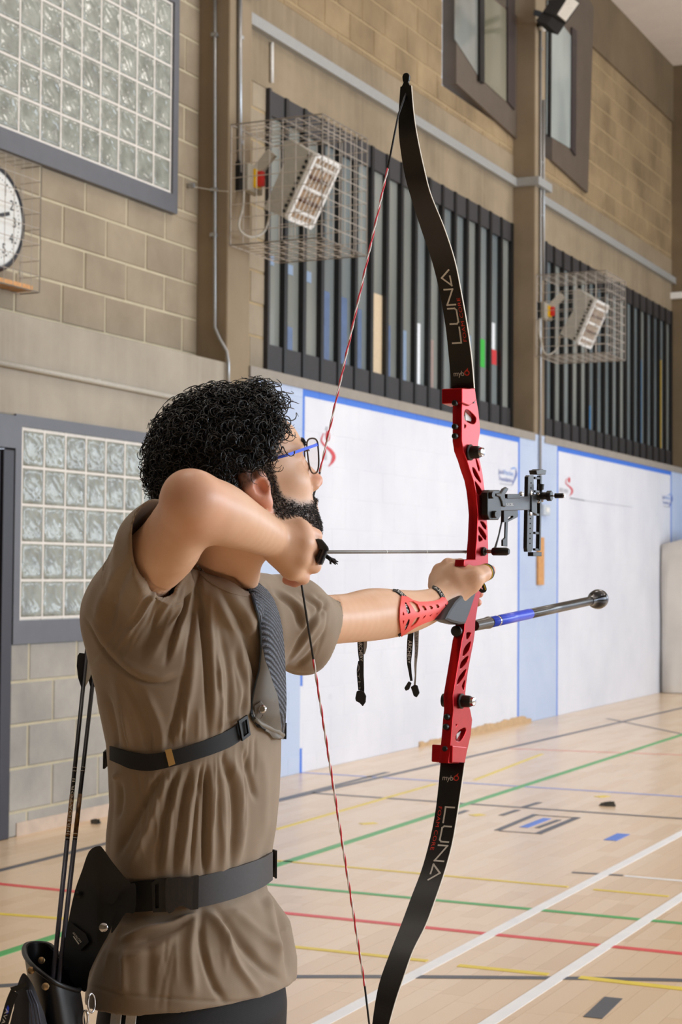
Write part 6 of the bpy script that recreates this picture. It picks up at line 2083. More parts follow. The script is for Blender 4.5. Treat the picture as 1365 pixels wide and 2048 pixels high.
# keep curls off the face opening
V, F = strands(paths, np.interp(s_, [0, 0.1, 0.7, 1], [0.0009, 0.0011, 0.0010, 0.0004]), 3)
hair = obj('hair', fast_mesh('hair', V, F), M['hair'], person)
hair['label'] = 'short dense black curls'
hm_ = hairline * (dhand > 0.002) * (hl[:, 2] > -0.06)
fm = (hm_[BFc].min(1) > 0.35) & ~((nearear | earband)[BFc].any(1))
Fs = BFc[fm]
u_i, inv_ = np.unique(Fs, return_inverse=True)
thick = 0.020 * sstep(hm_[u_i], 0.35, 1.0) * np.where((nearear | earband)[u_i], 0.1, 1.0) * np.where((hl[u_i, 0] > 0.0) & (hl[u_i, 2] < 0.045), 0.35, 1.0)
cap = obj('hair_undercoat', fast_mesh('hair_undercoat', BVw[u_i] + BN[u_i] * thick[:, None], inv_.reshape(Fs.shape)), M['hair'], person)
def short_hair(mask, count, l0, l1, rad, dirs, name, seed):
    r_ = np.random.default_rng(seed)
    w = mask / mask.sum()
    i = r_.choice(len(mask), count, p=w)
    n = BN[i]
    d = n * 0.55 + np.array(dirs)[None] * 0.75 + r_.normal(size=(count, 3)) * 0.28
    d /= np.linalg.norm(d, axis=1, keepdims=True)
    ln = r_.uniform(l0, l1, count) * (0.45 + 0.55 * mask[i])
    s = np.linspace(0, 1, 4)
    p = BVw[i][:, None] - n[:, None] * 0.0005 + (d * 1.0)[:, None] * (ln[:, None] * s[None])[:, :, None] + n[:, None] * (-0.35 * ln[:, None] * s[None] ** 2)[:, :, None]
    V, F = strands(p, [rad, rad, rad * 0.8, rad * 0.3], 3)
    return obj(name, fast_mesh(name, V, F), M['beard'], person)
M['beard'] = plain('dark brown beard', (26, 18, 16), 0.45, var=0.2)
short_hair(np.where(bm_ > 0.12, bm_ ** 1.6, 0), 12000, 0.003, 0.0078, 0.00032, tuple(-huw * 0.8 + hfw * 0.15), 'beard', 5)
short_hair(np.where(brow > 0.2, brow, 0) * (hl[:, 1] > 0), 450, 0.005, 0.009, 0.00035, tuple(hfw * 0.3 + hrw * 0.6 + huw * 0.5), 'eyebrow', 6)
print('hair', round(_time.time() - _t0, 1))
def Hw(f, r, u):
    return Vector(wor(H(f, r, u)))

# ---------------------------------------------------------------- spectacles
gl = thing('spectacles', Hw(0.10, 0, 0.03), 'spectacles with dark rims and bright blue temples on the archer', 'spectacles')
rimm = plain('dark brown rim', (52, 38, 36), 0.3)
bluem = plain('bright blue temple', (42, 78, 200), 0.3, 0.2)
tl = NT('clear spectacle lens')
tl.set((1, 1, 1), 0.03)
tl.b.inputs['Alpha'].default_value = 0.10
tl.b.inputs['Specular IOR Level'].default_value = 0.6
for s in (1, -1):
    lens2 = smooth_poly([(0.004, 0.022), (0.030, 0.026), (0.056, 0.022), (0.061, 0.010), (0.058, -0.012), (0.046, -0.024), (0.022, -0.026), (0.008, -0.018), (0.003, 0.0)], 4)
    pts = [Hw(0.119 + 0.27 * (u - 0.016) - 0.16 * max(r - 0.01, 0) ** 1.0 * 0.6, s * (r + 0.004), 0.026 + u) for r, u in lens2]
    rim = MB().loop(pts, 0.0013, 6).build('rim', rimm, gl, 'all')
    MB().prism(pts, Vector(wor(hf)) * 0.0006).build('lens', tl.m, rim)
    hinge = Hw(0.1125, s * 0.066, 0.042)
    mid = Hw(0.055, s * 0.081, 0.043)
    ear_ = Hw(-0.002, s * 0.086, 0.047)
    tm = MB()
    tm.bar(hinge, mid, 0.0018, 0.0042, tuple(huw))
    tm.bar(mid, Hw(0.028, s * 0.083, 0.045), 0.0018, 0.0042, tuple(huw))
    tp_ = tm.build('temple', bluem, gl)
    MB().tube([Hw(0.030, s * 0.083, 0.045), ear_, Hw(-0.022, s * 0.080, 0.030)], [0.0017, 0.0019, 0.0016], 6).build('temple_tip', rimm, tp_, 'all')
    MB().bar(Hw(0.1135, s * 0.062, 0.042), Hw(0.1125, s * 0.067, 0.042), 0.003, 0.0045, tuple(huw)).build('hinge', bluem, gl)
MB().tube([Hw(0.119, -0.008, 0.034), Hw(0.122, 0, 0.038), Hw(0.119, 0.008, 0.034)], 0.0012, 6).build('bridge', rimm, gl, 'all')

# ---------------------------------------------------------------- helpers for soft gear
from mathutils.geometry import delaunay_2d_cdt
def inside(pt, poly):
    x, y = pt
    c = False
    j = len(poly) - 1
    for i in range(len(poly)):
        if (poly[i][1] > y) != (poly[j][1] > y) and x < (poly[j][0] - poly[i][0]) * (y - poly[i][1]) / (poly[j][1] - poly[i][1]) + poly[i][0]:
            c = not c
        j = i
    return c
def fill2d(outer, holes, step):
    vs, es = [], []
    for lp in [outer] + list(holes):
        b = len(vs)
        dense = []
        for i in range(len(lp)):
            a, c = np.array(lp[i], float), np.array(lp[(i + 1) % len(lp)], float)
            k = max(1, int(np.hypot(*(c - a)) / step))
            dense += [tuple(a + (c - a) * q / k) for q in range(k)]
        vs += [Vector(p) for p in dense]
        es += [(b + i, b + (i + 1) % len(dense)) for i in range(len(dense))]
    xs, ys = [p[0] for p in outer], [p[1] for p in outer]
    for x in np.arange(min(xs) + step / 2, max(xs), step):
        for y in np.arange(min(ys) + step / 2, max(ys), step):
            if inside((x, y), outer) and not any(inside((x, y), h) for h in holes):
                vs.append(Vector((x, y)))
    r = delaunay_2d_cdt(vs, es, [], 0, 1e-4)
    V = [(v.x, v.y) for v in r[0]]
    F = []
    for f in r[2]:
        c = (sum(V[i][0] for i in f) / len(f), sum(V[i][1] for i in f) / len(f))
        if inside(c, outer) and not any(inside(c, h) for h in holes):
            F.append(tuple(f))
    return V, F
def soft(V2, F2, fn, thick):                       # map flat shape by fn(x,y)->(point, normal), give it thickness
    m = MB()
    fr, bk = [], []
    for x, y in V2:
        p, n = fn(x, y)
        fr.append(p)
        bk.append(p - n * thick)
    k = len(fr)
    m.v = [tuple(p) for p in fr] + [tuple(p) for p in bk]
    m.f = list(F2) + [tuple(k + i for i in reversed(f)) for f in F2]
    ed = {}
    for f in F2:
        for i in range(len(f)):
            a, b = f[i], f[(i + 1) % len(f)]
            ed[(a, b)] = ed.get((a, b), 0) + 1
    for (a, b) in list(ed):
        if (b, a) not in ed:
            m.f.append((a, k + a, k + b, b))
    return m
def on_mesh(bv, off, fallback):
    def fn(x, y):
        d = ray(x, y).normalized()
        p, n, i, dist = bv.ray_cast(CAM, d)
        if p is None or abs((p - CAM).dot(_F) - fallback) > 0.25:
            p = P(x, y, fallback)
            n = -d
        if n.dot(d) > 0:
            n = -n
        n = (n * 0.6 - d * 0.6).normalized()
        return p + n * off, n
    return fn
def ribbon(pts, hw, fn, thick, name, mat, parent, nseg=4, nw=4, vert=False):
    c = smooth_line(pts, nseg)
    w = np.interp(np.linspace(0, 1, len(c)), np.linspace(0, 1, len(hw)), hw)
    rows = []
    for i in range(len(c)):
        d = c[min(i + 1, len(c) - 1)] - c[max(i - 1, 0)]
        d = d / (np.hypot(*d) + 1e-9)
        nn = np.array([0.0, 1.0]) if vert else np.array([-d[1], d[0]])
        rows.append([fn(*(c[i] + nn * w[i] * t))[0] for t in np.linspace(1, -1, nw)])
    i, j = len(rows) // 2, nw // 2
    nn = (Vector(rows[i][j]) - Vector(rows[i][j - 1])).cross(Vector(rows[min(i + 1, len(rows) - 1)][j]) - Vector(rows[i - 1][j]))
    if nn.dot(CAM - Vector(rows[i][j])) < 0:
        rows = [r_[::-1] for r_ in rows]
    return MB().sheet(rows, thick).build(name, mat, parent, True), c, w
def ribbon_text(s, c, w, t0, t1, fn, mat, parent, hfrac=0.62, flip=False, name='lettering'):
    VF = text_vf(s)
    wd = max(v[0] for v in VF[0])
    cum = np.concatenate([[0], np.cumsum(np.hypot(*np.diff(np.array(c), axis=0).T))])
    L_ = cum[-1]
    V = []
    for x, y, _ in VF[0]:
        q = (t0 + (t1 - t0) * x / wd) * L_
        px = np.array([np.interp(q, cum, [p[0] for p in c]), np.interp(q, cum, [p[1] for p in c])])
        e = np.array([np.interp(q + 1, cum, [p[0] for p in c]), np.interp(q + 1, cum, [p[1] for p in c])]) - np.array([np.interp(q - 1, cum, [p[0] for p in c]), np.interp(q - 1, cum, [p[1] for p in c])])
        e = e / (np.hypot(*e) + 1e-9)
        ww = np.interp(q, cum, w)
        up = np.array([e[1], -e[0]])
        yy = (y / 0.72 - 0.5) * 2 * hfrac * ww * (-1 if flip else 1)
        V.append(tuple(fn(*(px + up * yy))[0]))
    return MB().add(V, VF[1]).build(name, mat, parent)
M['webbing'] = plain('black webbing', (14, 14, 16), 0.6, var=0.2, scale=300)
M['leather'] = plain('black leather', (15, 14, 15), 0.42, var=0.15, scale=40, bump=0.05)
shirt_fn = lambda off, fb: on_mesh(bvh, off, fb)
def ring_fn(ypx, off):                             # surface of a strap cinched round the torso at this height
    zr = L(400, ypx, 2.5)[2]
    cx_, cy_, A_, B_ = [np.interp(zr, TZ[0][::-1], np.array(v)[::-1]) for v in TZ[1:]]
    A_, B_ = A_ + off, B_ + off
    o_ = loc(CAM)
    def fn(x, y):
        d = EM @ np.array(ray(x, y))
        p = np.array([o_[0] - cx_, o_[1] - cy_])
        u0, v0 = (p @ WY[:2]) / A_, (p @ WX[:2]) / B_
        u1, v1 = (d[:2] @ WY[:2]) / A_, (d[:2] @ WX[:2]) / B_
        a, b, c = u1 * u1 + v1 * v1, 2 * (u0 * u1 + v0 * v1), u0 * u0 + v0 * v0 - 1
        t = (-b - math.sqrt(max(b * b - 4 * a * c, 0))) / (2 * a)
        u, v = u0 + u1 * t, v0 + v1 * t
        s = math.hypot(u, v)
        n2 = WY[:2] * (u / s / A_) + WX[:2] * (v / s / B_)
        q = o_ + d * t
        n = Vector(wor(np.array([n2[0], n2[1], 0]))).normalized()
        return Vector(wor(q)), n
    return fn

# ---------------------------------------------------------------- chest guard
cg = thing('chest_guard', hit(520, 1400)[0] or P(520, 1400, 2.6), 'grey mesh chest guard strapped over the left side of the t-shirt', 'chest guard')
GR = [(1158, 490, 504), (1180, 499, 531), (1200, 508, 545), (1230, 517, 556), (1260, 522, 562), (1300, 524, 566), (1340, 520, 568), (1370, 512, 569), (1400, 506, 570), (1430, 503, 569), (1450, 515, 568), (1465, 533, 566), (1478, 555, 564)]
gy_, gl_, gr_ = [np.array(v, float) for v in zip(*GR)]
zl_ = []
for y, l in zip(gy_, gl_):
    p, n = hit(l + 4, y)
    zl_.append((p - CAM).dot(_F) if p is not None else np.nan)
zl_ = np.array(zl_)
zl_ = np.where(np.isnan(zl_) | (np.abs(zl_ - 2.57) > 0.12), np.nanmedian(zl_), zl_)
zl_ = np.convolve(np.pad(zl_, 2, 'edge'), np.ones(5) / 5, 'valid')
def guard(u, y, lift=0.0):
    l, r, z = np.interp(y, gy_, gl_), np.interp(y, gy_, gr_), np.interp(y, gy_, zl_)
    x = l + (r - l) * u
    Z = z - 0.014 - lift + 0.004 * u + 0.055 * u ** 2.2
    p, n = hit(x, y, 0.0)
    if p is not None:
        Z = min(Z, (p - CAM).dot(_F) - 0.006 - lift)
    return P(x, y, Z)
def mat_mesh():
    t = NT('ribbed grey mesh fabric')
    v = t.pos((1, 1, 1))
    w = t.n('ShaderNodeTexWave', wave_type='BANDS', bands_direction='Z')
    w.inputs['Scale'].default_value = 52
    w.inputs['Distortion'].default_value = 1.5
    w.inputs['Detail'].default_value = 1
    mp = t.n('ShaderNodeMapping')
    mp.inputs['Rotation'].default_value = (R(32), R(26), 0)
    t.l(v, mp.inputs[0])
    t.l(mp.outputs[0], w.inputs['Vector'])
    vo = t.n('ShaderNodeTexVoronoi')
    vo.inputs['Scale'].default_value = 420
    t.l(v, vo.inputs['Vector'])
    c = t.ramp(w.outputs[0], [(0.25, lin((30, 31, 38))), (0.7, lin((104, 108, 120)))])
    c = t.mix(t.ramp(vo.outputs[0], [(0.25, (1, 1, 1)), (0.5, (0, 0, 0))]), c, lin((26, 26, 32)))
    t.set(c, 0.6)
    t.bump(w.outputs[0], 0.5, 0.002)
    return t.m
split = lambda y: float(np.interp(y, [1158, 1290, 1320, 1350, 1390, 1430, 1478], [0.0, 0.0, 0.16, 0.42, 0.72, 0.82, 0.86]))
ys_ = np.linspace(1158, 1478, 56)
MB().sheet([[guard(split(y) + (1 - split(y)) * t, y) for t in np.linspace(0, 1, 9)] for y in ys_], 0.003).build('mesh_panel', mat_mesh(), cg, True)
yl_ = np.linspace(1292, 1478, 34)
MB().sheet([[guard(split(y) * t, y, 0.001) for t in np.linspace(0, 1, 9)] for y in yl_], 0.003).build('leather_panel', plain('taupe grey leather', (112, 104, 94), 0.5, scale=60), cg, True)
pipm = plain('slate blue piping', (66, 80, 96), 0.4)
MB().tube([guard(0.0, y, 0.001) for y in ys_[:48]], 0.0022, 8).build('edge_piping', pipm, cg, 'all')
MB().tube([guard(1.0, y, 0.001) for y in ys_[:26]], 0.0022, 8).build('edge_piping', pipm, cg, 'all')
MB().tube([guard(0.02, 1436, 0.003)] + [guard(u, y, 0.003) for u, y in ((0.10, 1448), (0.35, 1456), (0.7, 1464), (1.0, 1470))], 0.0045, 8).build('hem_binding', plain('taupe binding', (128, 120, 108), 0.5), cg, 'all')
gtxt = plain('gold print', (196, 160, 76), 0.45, 0.3)
VF = text_vf('MAXIMUS')
wd = max(v[0] for v in VF[0])
V = []
for x, y, _ in VF[0]:
    q = np.array([532.5, 1430.0]) + np.array([22.5, -23.5]) * (x / wd) + np.array([-0.72, -0.69]) * (y / 0.72) * 7.5 * 0.9
    l, r = np.interp(q[1], gy_, gl_), np.interp(q[1], gy_, gr_)
    V.append(tuple(guard((q[0] - l) / (r - l), q[1], 0.0022)))
MB().add(V, VF[1]).build('lettering', gtxt, cg)
p = guard((524 - 503) / 66, 1418, 0.003)
td = (CAM - p).normalized()
tab_ = MB().prism([guard((x - np.interp(y, gy_, gl_)) / (np.interp(y, gy_, gr_) - np.interp(y, gy_, gl_)), y, 0.004) for x, y in ((508, 1412), (522, 1402), (530, 1412), (531, 1424), (520, 1438), (512, 1440))], td * 0.004).build('strap_tab', plain('taupe strap tab', (104, 97, 90), 0.5), cg, bevel=0.001)
MB().lathe(p + td * 0.006, td, [(0, 0.0065), (0.002, 0.0062), (0.004, 0.004)], 18).build('press_stud', M['chrome'], cg, True)
ribbon([(402, 1143), (424, 1160), (450, 1174), (474, 1183), (497, 1188)], [5, 6, 6.5, 6.5, 6], on_mesh(bvh, 0.0015, 2.53), 0.002, 'collar', M['shirt'], shirt, 5)
# strap round the ribs
CS = [(219, 1506), (238, 1513), (262, 1521), (300, 1525), (345, 1517), (390, 1504), (430, 1490), (465, 1474), (496, 1452)]
fnS = ring_fn(1505, 0.007)
rb_, cS, wS = ribbon(CS, [14, 15, 17, 17, 16, 16, 17, 18, 19], fnS, 0.003, 'rib_strap', M['webbing'], cg, 5, 4, True)
ribbon([(496, 1452), (510, 1436), (520, 1424)], [16, 10, 9], lambda x, y: (guard(max((x - np.interp(y, gy_, gl_)), 0) / (np.interp(y, gy_, gr_) - np.interp(y, gy_, gl_)), y, 0.006), -ray(x, y).normalized()), 0.003, 'strap_end', M['webbing'], cg, 4)
ck2 = fill2d([(330, 1500), (343, 1497), (351, 1528), (338, 1533)], [], 6)
soft(ck2[0], ck2[1], ring_fn(1505, 0.0095), 0.002).build('gold_slider', plain('pale gold metal', (226, 190, 128), 0.25, 0.8), cg)
bk = fill2d([(478, 1442), (496, 1430), (502, 1470), (486, 1482)], [[(483, 1446), (494, 1438), (498, 1466), (488, 1474)]], 5)
soft(bk[0], bk[1], ring_fn(1505, 0.013), 0.004).build('tri_glide', M['blackmetal'], cg)
# the rest of the strap behind the back
def back_loop(z0, z1, half, parent, name, mat, grow=0.005):   # far side of a strap: from the chest round behind the back
    rows = []
    for a in np.linspace(R(56), R(-124), 26):
        f = (R(56) - a) / R(180)
        zc = z0 + (z1 - z0) * f
        i = [np.interp(z0 if grow > 0.008 else zc, TZ[0][::-1], np.array(v)[::-1]) for v in (TZ[1], TZ[2], TZ[3], TZ[4])]
        q = np.array([i[0], i[1], 0]) + np.append(WY[:2], 0) * (i[2] + grow) * math.cos(a) + np.append(WX[:2], 0) * (i[3] + grow) * math.sin(a)
        rows.append([Vector(wor(np.array([q[0], q[1], zc + h]))) for h in np.linspace(half, -half, 4)])
    return MB().sheet(rows, -0.003).build(name, mat, parent, True)
back_loop(L(560, 1465, 2.62)[2], L(240, 1512, 2.62)[2], 0.0125, cg, 'back_strap', M['webbing'])

# ---------------------------------------------------------------- belt and hip quiver
qv = thing('hip_quiver', P(110, 2040, 2.42), 'black leather hip quiver hanging from a wide black waist belt', 'quiver')
fnB = ring_fn(1770, 0.011)
bl1, cB, wB = ribbon([(220, 1795), (250, 1795), (280, 1793), (330, 1789)], [27, 29, 31, 31], fnB, 0.004, 'waist_belt', M['webbing'], qv, 4, 4, True)
bl2, cB2, wB2 = ribbon([(390, 1786), (430, 1777), (470, 1766), (505, 1754), (530, 1743), (546, 1732)], [31, 31, 31, 30, 29, 28], fnB, 0.004, 'belt_pad', plain('charcoal belt pad', (58, 55, 56), 0.5, var=0.1, scale=200), qv, 4, 4, True)
back_loop(L(541, 1734, 2.62)[2], L(225, 1795, 2.62)[2], 0.021, qv, 'back_belt', M['webbing'], 0.010)
bk1 = fill2d(smooth_poly([(331, 1762), (345, 1757), (384, 1755), (388, 1762), (385, 1780), (386, 1812), (382, 1820), (366, 1812), (352, 1816), (346, 1824), (332, 1822)], 2), [], 8)
buck = soft(bk1[0], bk1[1], ring_fn(1770, 0.019), 0.008).build('buckle', plain('black buckle plastic', (40, 38, 39), 0.25), qv)
bk2 = fill2d([(303, 1766), (314, 1758), (333, 1758), (333, 1824), (306, 1825)], [[(310, 1770), (318, 1766), (318, 1816), (311, 1817)]], 6)
soft(bk2[0], bk2[1], ring_fn(1770, 0.0165), 0.005).build('buckle_slider', plain('black buckle plastic', (22, 21, 23), 0.35), qv)
bk3 = fill2d([(382, 1755), (398, 1751), (397, 1818), (384, 1820)], [], 6)
soft(bk3[0], bk3[1], ring_fn(1770, 0.017), 0.006).build('buckle_prong', plain('black buckle plastic', (20, 20, 21), 0.3), qv)
def qd(x, y):                                      # distance of the hanging leather, falling away from the hip
    return 2.415 + 0.018 * (y < 0) - 0.030 * sstep(y, 1760, 1960) + 0.0004 * max(0, 200 - x)
def qfn(lift):
    def fn(x, y):
        d = ray(x, y).normalized()
        return P(x, y, qd(x, y) - lift), -d
    return fn
def qpart(outer, holes, lift, thick, name, mat, par=None, sm=True, step=10):
    o = smooth_poly(outer, 3) if sm else outer
    V2, F2 = fill2d(o, holes, step)
    return soft(V2, F2, qfn(lift), thick).build(name, mat, par or qv, True)
qpart([(196, 1692), (178, 1703), (164, 1741), (150, 1781), (138, 1835), (131, 1874), (127, 1921), (131, 1945), (146, 1966), (159, 1978), (173, 1982), (179, 1945), (201, 1898), (220, 1863), (234, 1818), (246, 1784), (262, 1770), (248, 1753), (225, 1724), (206, 1697)], [], 0.0, 0.012, 'hip_flap', M['leather'])
qpart([(197, 1692), (181, 1702), (171, 1738), (177, 1764), (196, 1792), (219, 1809), (232, 1801), (244, 1780), (262, 1768), (246, 1752), (224, 1724), (206, 1697)], [], 0.010, 0.007, 'top_flap', M['leather'])
qpart([(246, 1782), (262, 1768), (272, 1772), (270, 1824), (252, 1826), (236, 1850), (222, 1866), (232, 1820)], [], -0.004, 0.006, 'belt_loop', M['leather'])
qpart([(142, 1845), (172, 1868), (178, 1884), (160, 1902), (140, 1880)], [], 0.006, 0.004, 'label_patch', plain('black label patch', (10, 10, 11), 0.5), None, False)
VF = text_vf('AVALON')
wd = max(v[0] for v in VF[0])
q0, q1 = np.array([144.5, 1866.0]), np.array([160.5, 1885.5])
V = [tuple(qfn(0.0068)(*(q0 + (q1 - q0) * (x / wd) + np.array([0.77, -0.64]) * (y / 0.72) * 4.2))[0]) for x, y, _ in VF[0]]
MB().add(V, VF[1]).build('lettering', M['ltxt'], qv)
soft([(146, 1873), (147.5, 1872), (159, 1887.5), (157, 1889)], [(0, 1, 2, 3)], qfn(0.0068), 0.0003).build('label_line', M['ltxt'], qv)
for (x, y, r_, lift, mt) in ((207, 1855, 0.0062, 0.004, M['chrome']), (155, 1790, 0.005, 0.004, M['blackmetal'])):
    p, n = qfn(lift)(x, y)
    MB().lathe(p, n, [(0, r_), (0.002, r_), (0.0035, r_ * .6)], 16).build('press_stud', mt, qv, True)
# pouch: stacked oval loops
loop0 = [(48, 1902, 2.425), (52, 1890, 2.455), (72, 1886, 2.475), (101, 1891, 2.475), (126, 1920, 2.450), (148, 1955, 2.43), (159, 1974, 2.41), (156, 1981, 2.385), (134, 1975, 2.355), (112, 1966, 2.335), (88, 1950, 2.335), (66, 1932, 2.35), (53, 1917, 2.385)]
lp = np.array(smooth_poly(loop0, 3))
rows = []
for k, (dy, dx, sc) in enumerate(((0, 0, 1.0), (14, 2, 1.0), (40, 6, 0.99), (80, 12, 0.97), (130, 20, 0.94), (190, 30, 0.9), (250, 38, 0.86))):
    c = lp.mean(0)
    q = (lp - c) * np.array([sc, sc * (1 - 0.35 * min(1, k / 4)), sc]) + c
    q[:, 0] += dx
    q[:, 1] += dy + (k > 0) * (c[1] - lp[:, 1]) * 0.18 * min(1, k / 3)
    r_ = [P(*v) for v in q]
    rows.append(r_ + [r_[0]])
pouch = MB().sheet(rows, 0.004).build('pouch', M['leather'], qv, True)
MB().loop([P(*v) for v in lp], 0.0035, 6).build('pouch_rim', M['leather'], qv, 'all')
bot = MB()
bot.add([tuple(v) for v in rows[-1][:-1]], [tuple(range(len(rows[-1]) - 1))])
bot.build('pouch_base', M['leather'], qv)
for (x, y, z) in ((62, 1941, 2.345), (91, 1973, 2.33), (83, 1921, 2.455)):
    p = P(x, y, z)
    n = (CAM - p).normalized()
    MB().lathe(p, n, [(0, 0.0052), (0.002, 0.005), (0.003, 0.003)], 14).build('rivet', plain('brass rivet', (190, 160, 120), 0.25, 0.8), qv, True)
# zipped accessory pocket with a pull strap
pk_ = fill2d(smooth_poly([(50, 1947), (41, 1954), (31, 1985), (28, 2015), (22, 2040), (18, 2090), (100, 2100), (92, 2040), (80, 2005), (66, 1970)], 3), [], 10)
soft(pk_[0], pk_[1], lambda x, y: (P(x, y, 2.320 - 0.02 * math.exp(-((x - 58) / 26) ** 2)), -ray(x, y).normalized()), 0.03).build('zip_pocket', mat_cloth('dark blue grey nylon', (26, 27, 35), (36, 37, 47)), qv, True)
for dx in (0, 9, 17):
    MB().tube([P(54 + dx * 0.4, 1980, 2.296), P(62 + dx * 0.7, 2010, 2.292), P(66 + dx, 2060, 2.290)], 0.0013, 6).build('zip_piping', plain('slate zip', (58, 62, 78), 0.35), qv, 'all')
pfn = lambda lift: (lambda x, y: (P(x, y, 2.285 - lift), -ray(x, y).normalized()))
ribbon([(29, 1984), (20, 2005), (10, 2040), (0, 2075)], [9, 8.5, 8.5, 8.5], pfn(0), 0.003, 'pull_strap', M['webbing'], qv)
soft([(20, 1975), (24, 1983), (34, 1982), (54, 1972), (52, 1965), (36, 1970)], [(0, 1, 2, 3, 4, 5)], pfn(0.002), 0.004).build('zip_slider', M['blackmetal'], qv)
cP = smooth_line([(22, 1996), (10, 2034), (-4, 2080)], 6)
ribbon_text('AVALON', cP, np.full(len(cP), 8.5), 0.26, 1.0, pfn(0.001), M['ltxt'], qv, 0.42)
soft([(16, 2010), (18.5, 2016), (17, 2026), (13, 2028), (11.5, 2020)], [(0, 1, 2, 3, 4)], pfn(0.0008), 0.0003).build('blue_flash', M['bluesleeve'], qv)
# split ring
rp = P(183, 2006, 2.37)
MB().loop([P(183 + 7 * math.cos(a), 2006 + 19 * math.sin(a), 2.372 + 0.006 * math.cos(a)) for a in np.linspace(0, 6.28, 20, endpoint=False)], 0.0014, 6).build('split_ring', M['chrome'], qv, 'all')
MB().loop([P(171 + 5 * math.cos(a), 2038 + 17 * math.sin(a), 2.368) for a in np.linspace(0, 6.28, 16, endpoint=False)], 0.0018, 6).build('clip_ring', M['chrome'], qv, 'all')

# ---------------------------------------------------------------- arrows standing in the quiver
vwhite = plain('off white vane', (206, 200, 188), 0.5)
camo = plain('amber camouflage print', (120, 84, 40), 0.35, 0.2, var=0.7, scale=160)
def qarrow(b, t, lab, white, vd):
    a, e = P(*b), P(*t)
    d = (e - a).normalized()
    L_ = (e - a).length
    o = thing('quiver_arrow', a, lab, 'arrow', 'arrows in the hip quiver')
    dark = plain('black carbon shaft', (28, 24, 28), 0.35, 0.2)
    MB().tube([a - d * 0.10, a + d * L_], 0.0033, 10).build('shaft', dark, o, 'all')
    yq = lambda y: (P(b[0] + (t[0] - b[0]) * (b[1] - y) / (b[1] - t[1]), y, b[2] + (t[2] - b[2]) * (b[1] - y) / (b[1] - t[1])) - a).length
    MB().tube([a - d * 0.10, a + d * yq(1684)], 0.0036, 10).build('lower_shaft', plain('slate grey shaft', (70, 68, 80), 0.35, 0.2), o, 'all')
    MB().tube([a + d * yq(1676), a + d * yq(1592)], 0.0035, 10).build('printed_band', camo, o, 'all')
    for y in (1680, 1672, 1546, 1539):
        MB().tube([a + d * yq(y), a + d * (yq(y) + 0.0008)], 0.0037, 10).build('ring_mark', M['white'], o, 'all')
    td = (CAM - a).normalized()
    sd_ = d.cross(td).normalized()
    if white:
        VF = text_vf('PREDATOR II')
        wd = max(v[0] for v in VF[0])
        p0, p1 = yq(1668), yq(1560)
        V = [tuple(a + d * (p0 + (p1 - p0) * x / wd) + (sd_ * (-(y / 0.72 - 0.5) * 0.0042)) + td * 0.0036) for x, y, _ in VF[0]]
        MB().add(V, VF[1]).build('lettering', M['ltxt'], o)
    for k, (vx, mt) in enumerate(vd):
        v = (sd_ * vx[0] + td * vx[1]).normalized()
        s0, s1 = yq(1376), yq(1308)
        h = 0.0105
        pl_ = [(0, 0.003), (0.25, 0.55), (0.6, 0.95), (0.9, 1.0), (1.0, 0.75), (1.0, 0.003)]
        MB().prism([a + d * (s0 + (s1 - s0) * q) + v * (0.003 + h * w) for q, w in pl_], v.cross(d) * 0.0006).build('vane', mt, o)
    MB().lathe(a + d * (L_ - 0.002), d, [(0, 0.0032), (0.01, 0.0034), (0.016, 0.002)], 10).build('nock', M['black'], o, True)
qarrow((106, 1958, 2.41), (178, 1262, 2.655), 'dark arrow with one white vane, left of the pair in the quiver', True, [((-1, 0.15), M['black']), ((0.97, 0.25), vwhite), ((0.2, -1), M['black'])])
qarrow((117, 1968, 2.405), (191, 1318, 2.66), 'dark arrow with black vanes, right of the pair in the quiver', False, [((-0.85, 0.5), M['black']), ((0.9, 0.4), M['black']), ((0, -1), vwhite)])

# ---------------------------------------------------------------- arm guard on the bow arm
ag = thing('arm_guard', P(840, 1215, 3.0), 'coral red skeleton arm guard with printed black straps on the forearm', 'arm guard')
z7 = lambda l: [(780 + x * .10256, 1150 + y * .10256) for x, y in l]
AGO = z7([(215, 420), (330, 440), (430, 500), (560, 535), (700, 530), (850, 515), (960, 480), (1000, 440), (1065, 450), (1115, 530), (1125, 620), (1090, 720), (960, 800), (850, 860), (640, 935), (480, 1010), (330, 1100), (215, 1180), (195, 1050), (172, 860), (180, 650)])
AGH = [z7(h) for h in ([(350, 530), (440, 525), (520, 580), (572, 690), (550, 728), (490, 728), (440, 650)], [(598, 608), (650, 605), (693, 660), (696, 690), (650, 693), (612, 650)], [(742, 607), (790, 605), (823, 640), (808, 668), (770, 670)], [(872, 582), (918, 577), (948, 620), (928, 648), (890, 640)],
                       [(272, 545), (300, 548), (360, 645), (383, 738), (340, 762), (312, 728)], [(232, 705), (264, 760), (254, 788), (227, 780)], [(345, 852), (368, 862), (358, 930), (310, 1030), (268, 1072), (292, 960)], [(228, 882), (262, 884), (240, 955)], [(558, 812), (548, 850), (490, 938), (402, 1006), (384, 1000), (440, 900), (490, 832)],
                       [(688, 772), (660, 820), (612, 858), (640, 802)], [(813, 748), (770, 798), (742, 790)], [(928, 718), (900, 758), (872, 760)], [(1062, 562), (1096, 600), (1060, 608)])]
coral = plain('coral red rubber', (255, 92, 84), 0.45, var=0.03)
V2, F2 = fill2d(AGO, AGH, 3.2)
fnA = lambda off: on_mesh(bodyb, off, 3.0)
soft(V2, F2, fnA(0.0045), 0.0035).build('guard_plate', coral, ag, True)
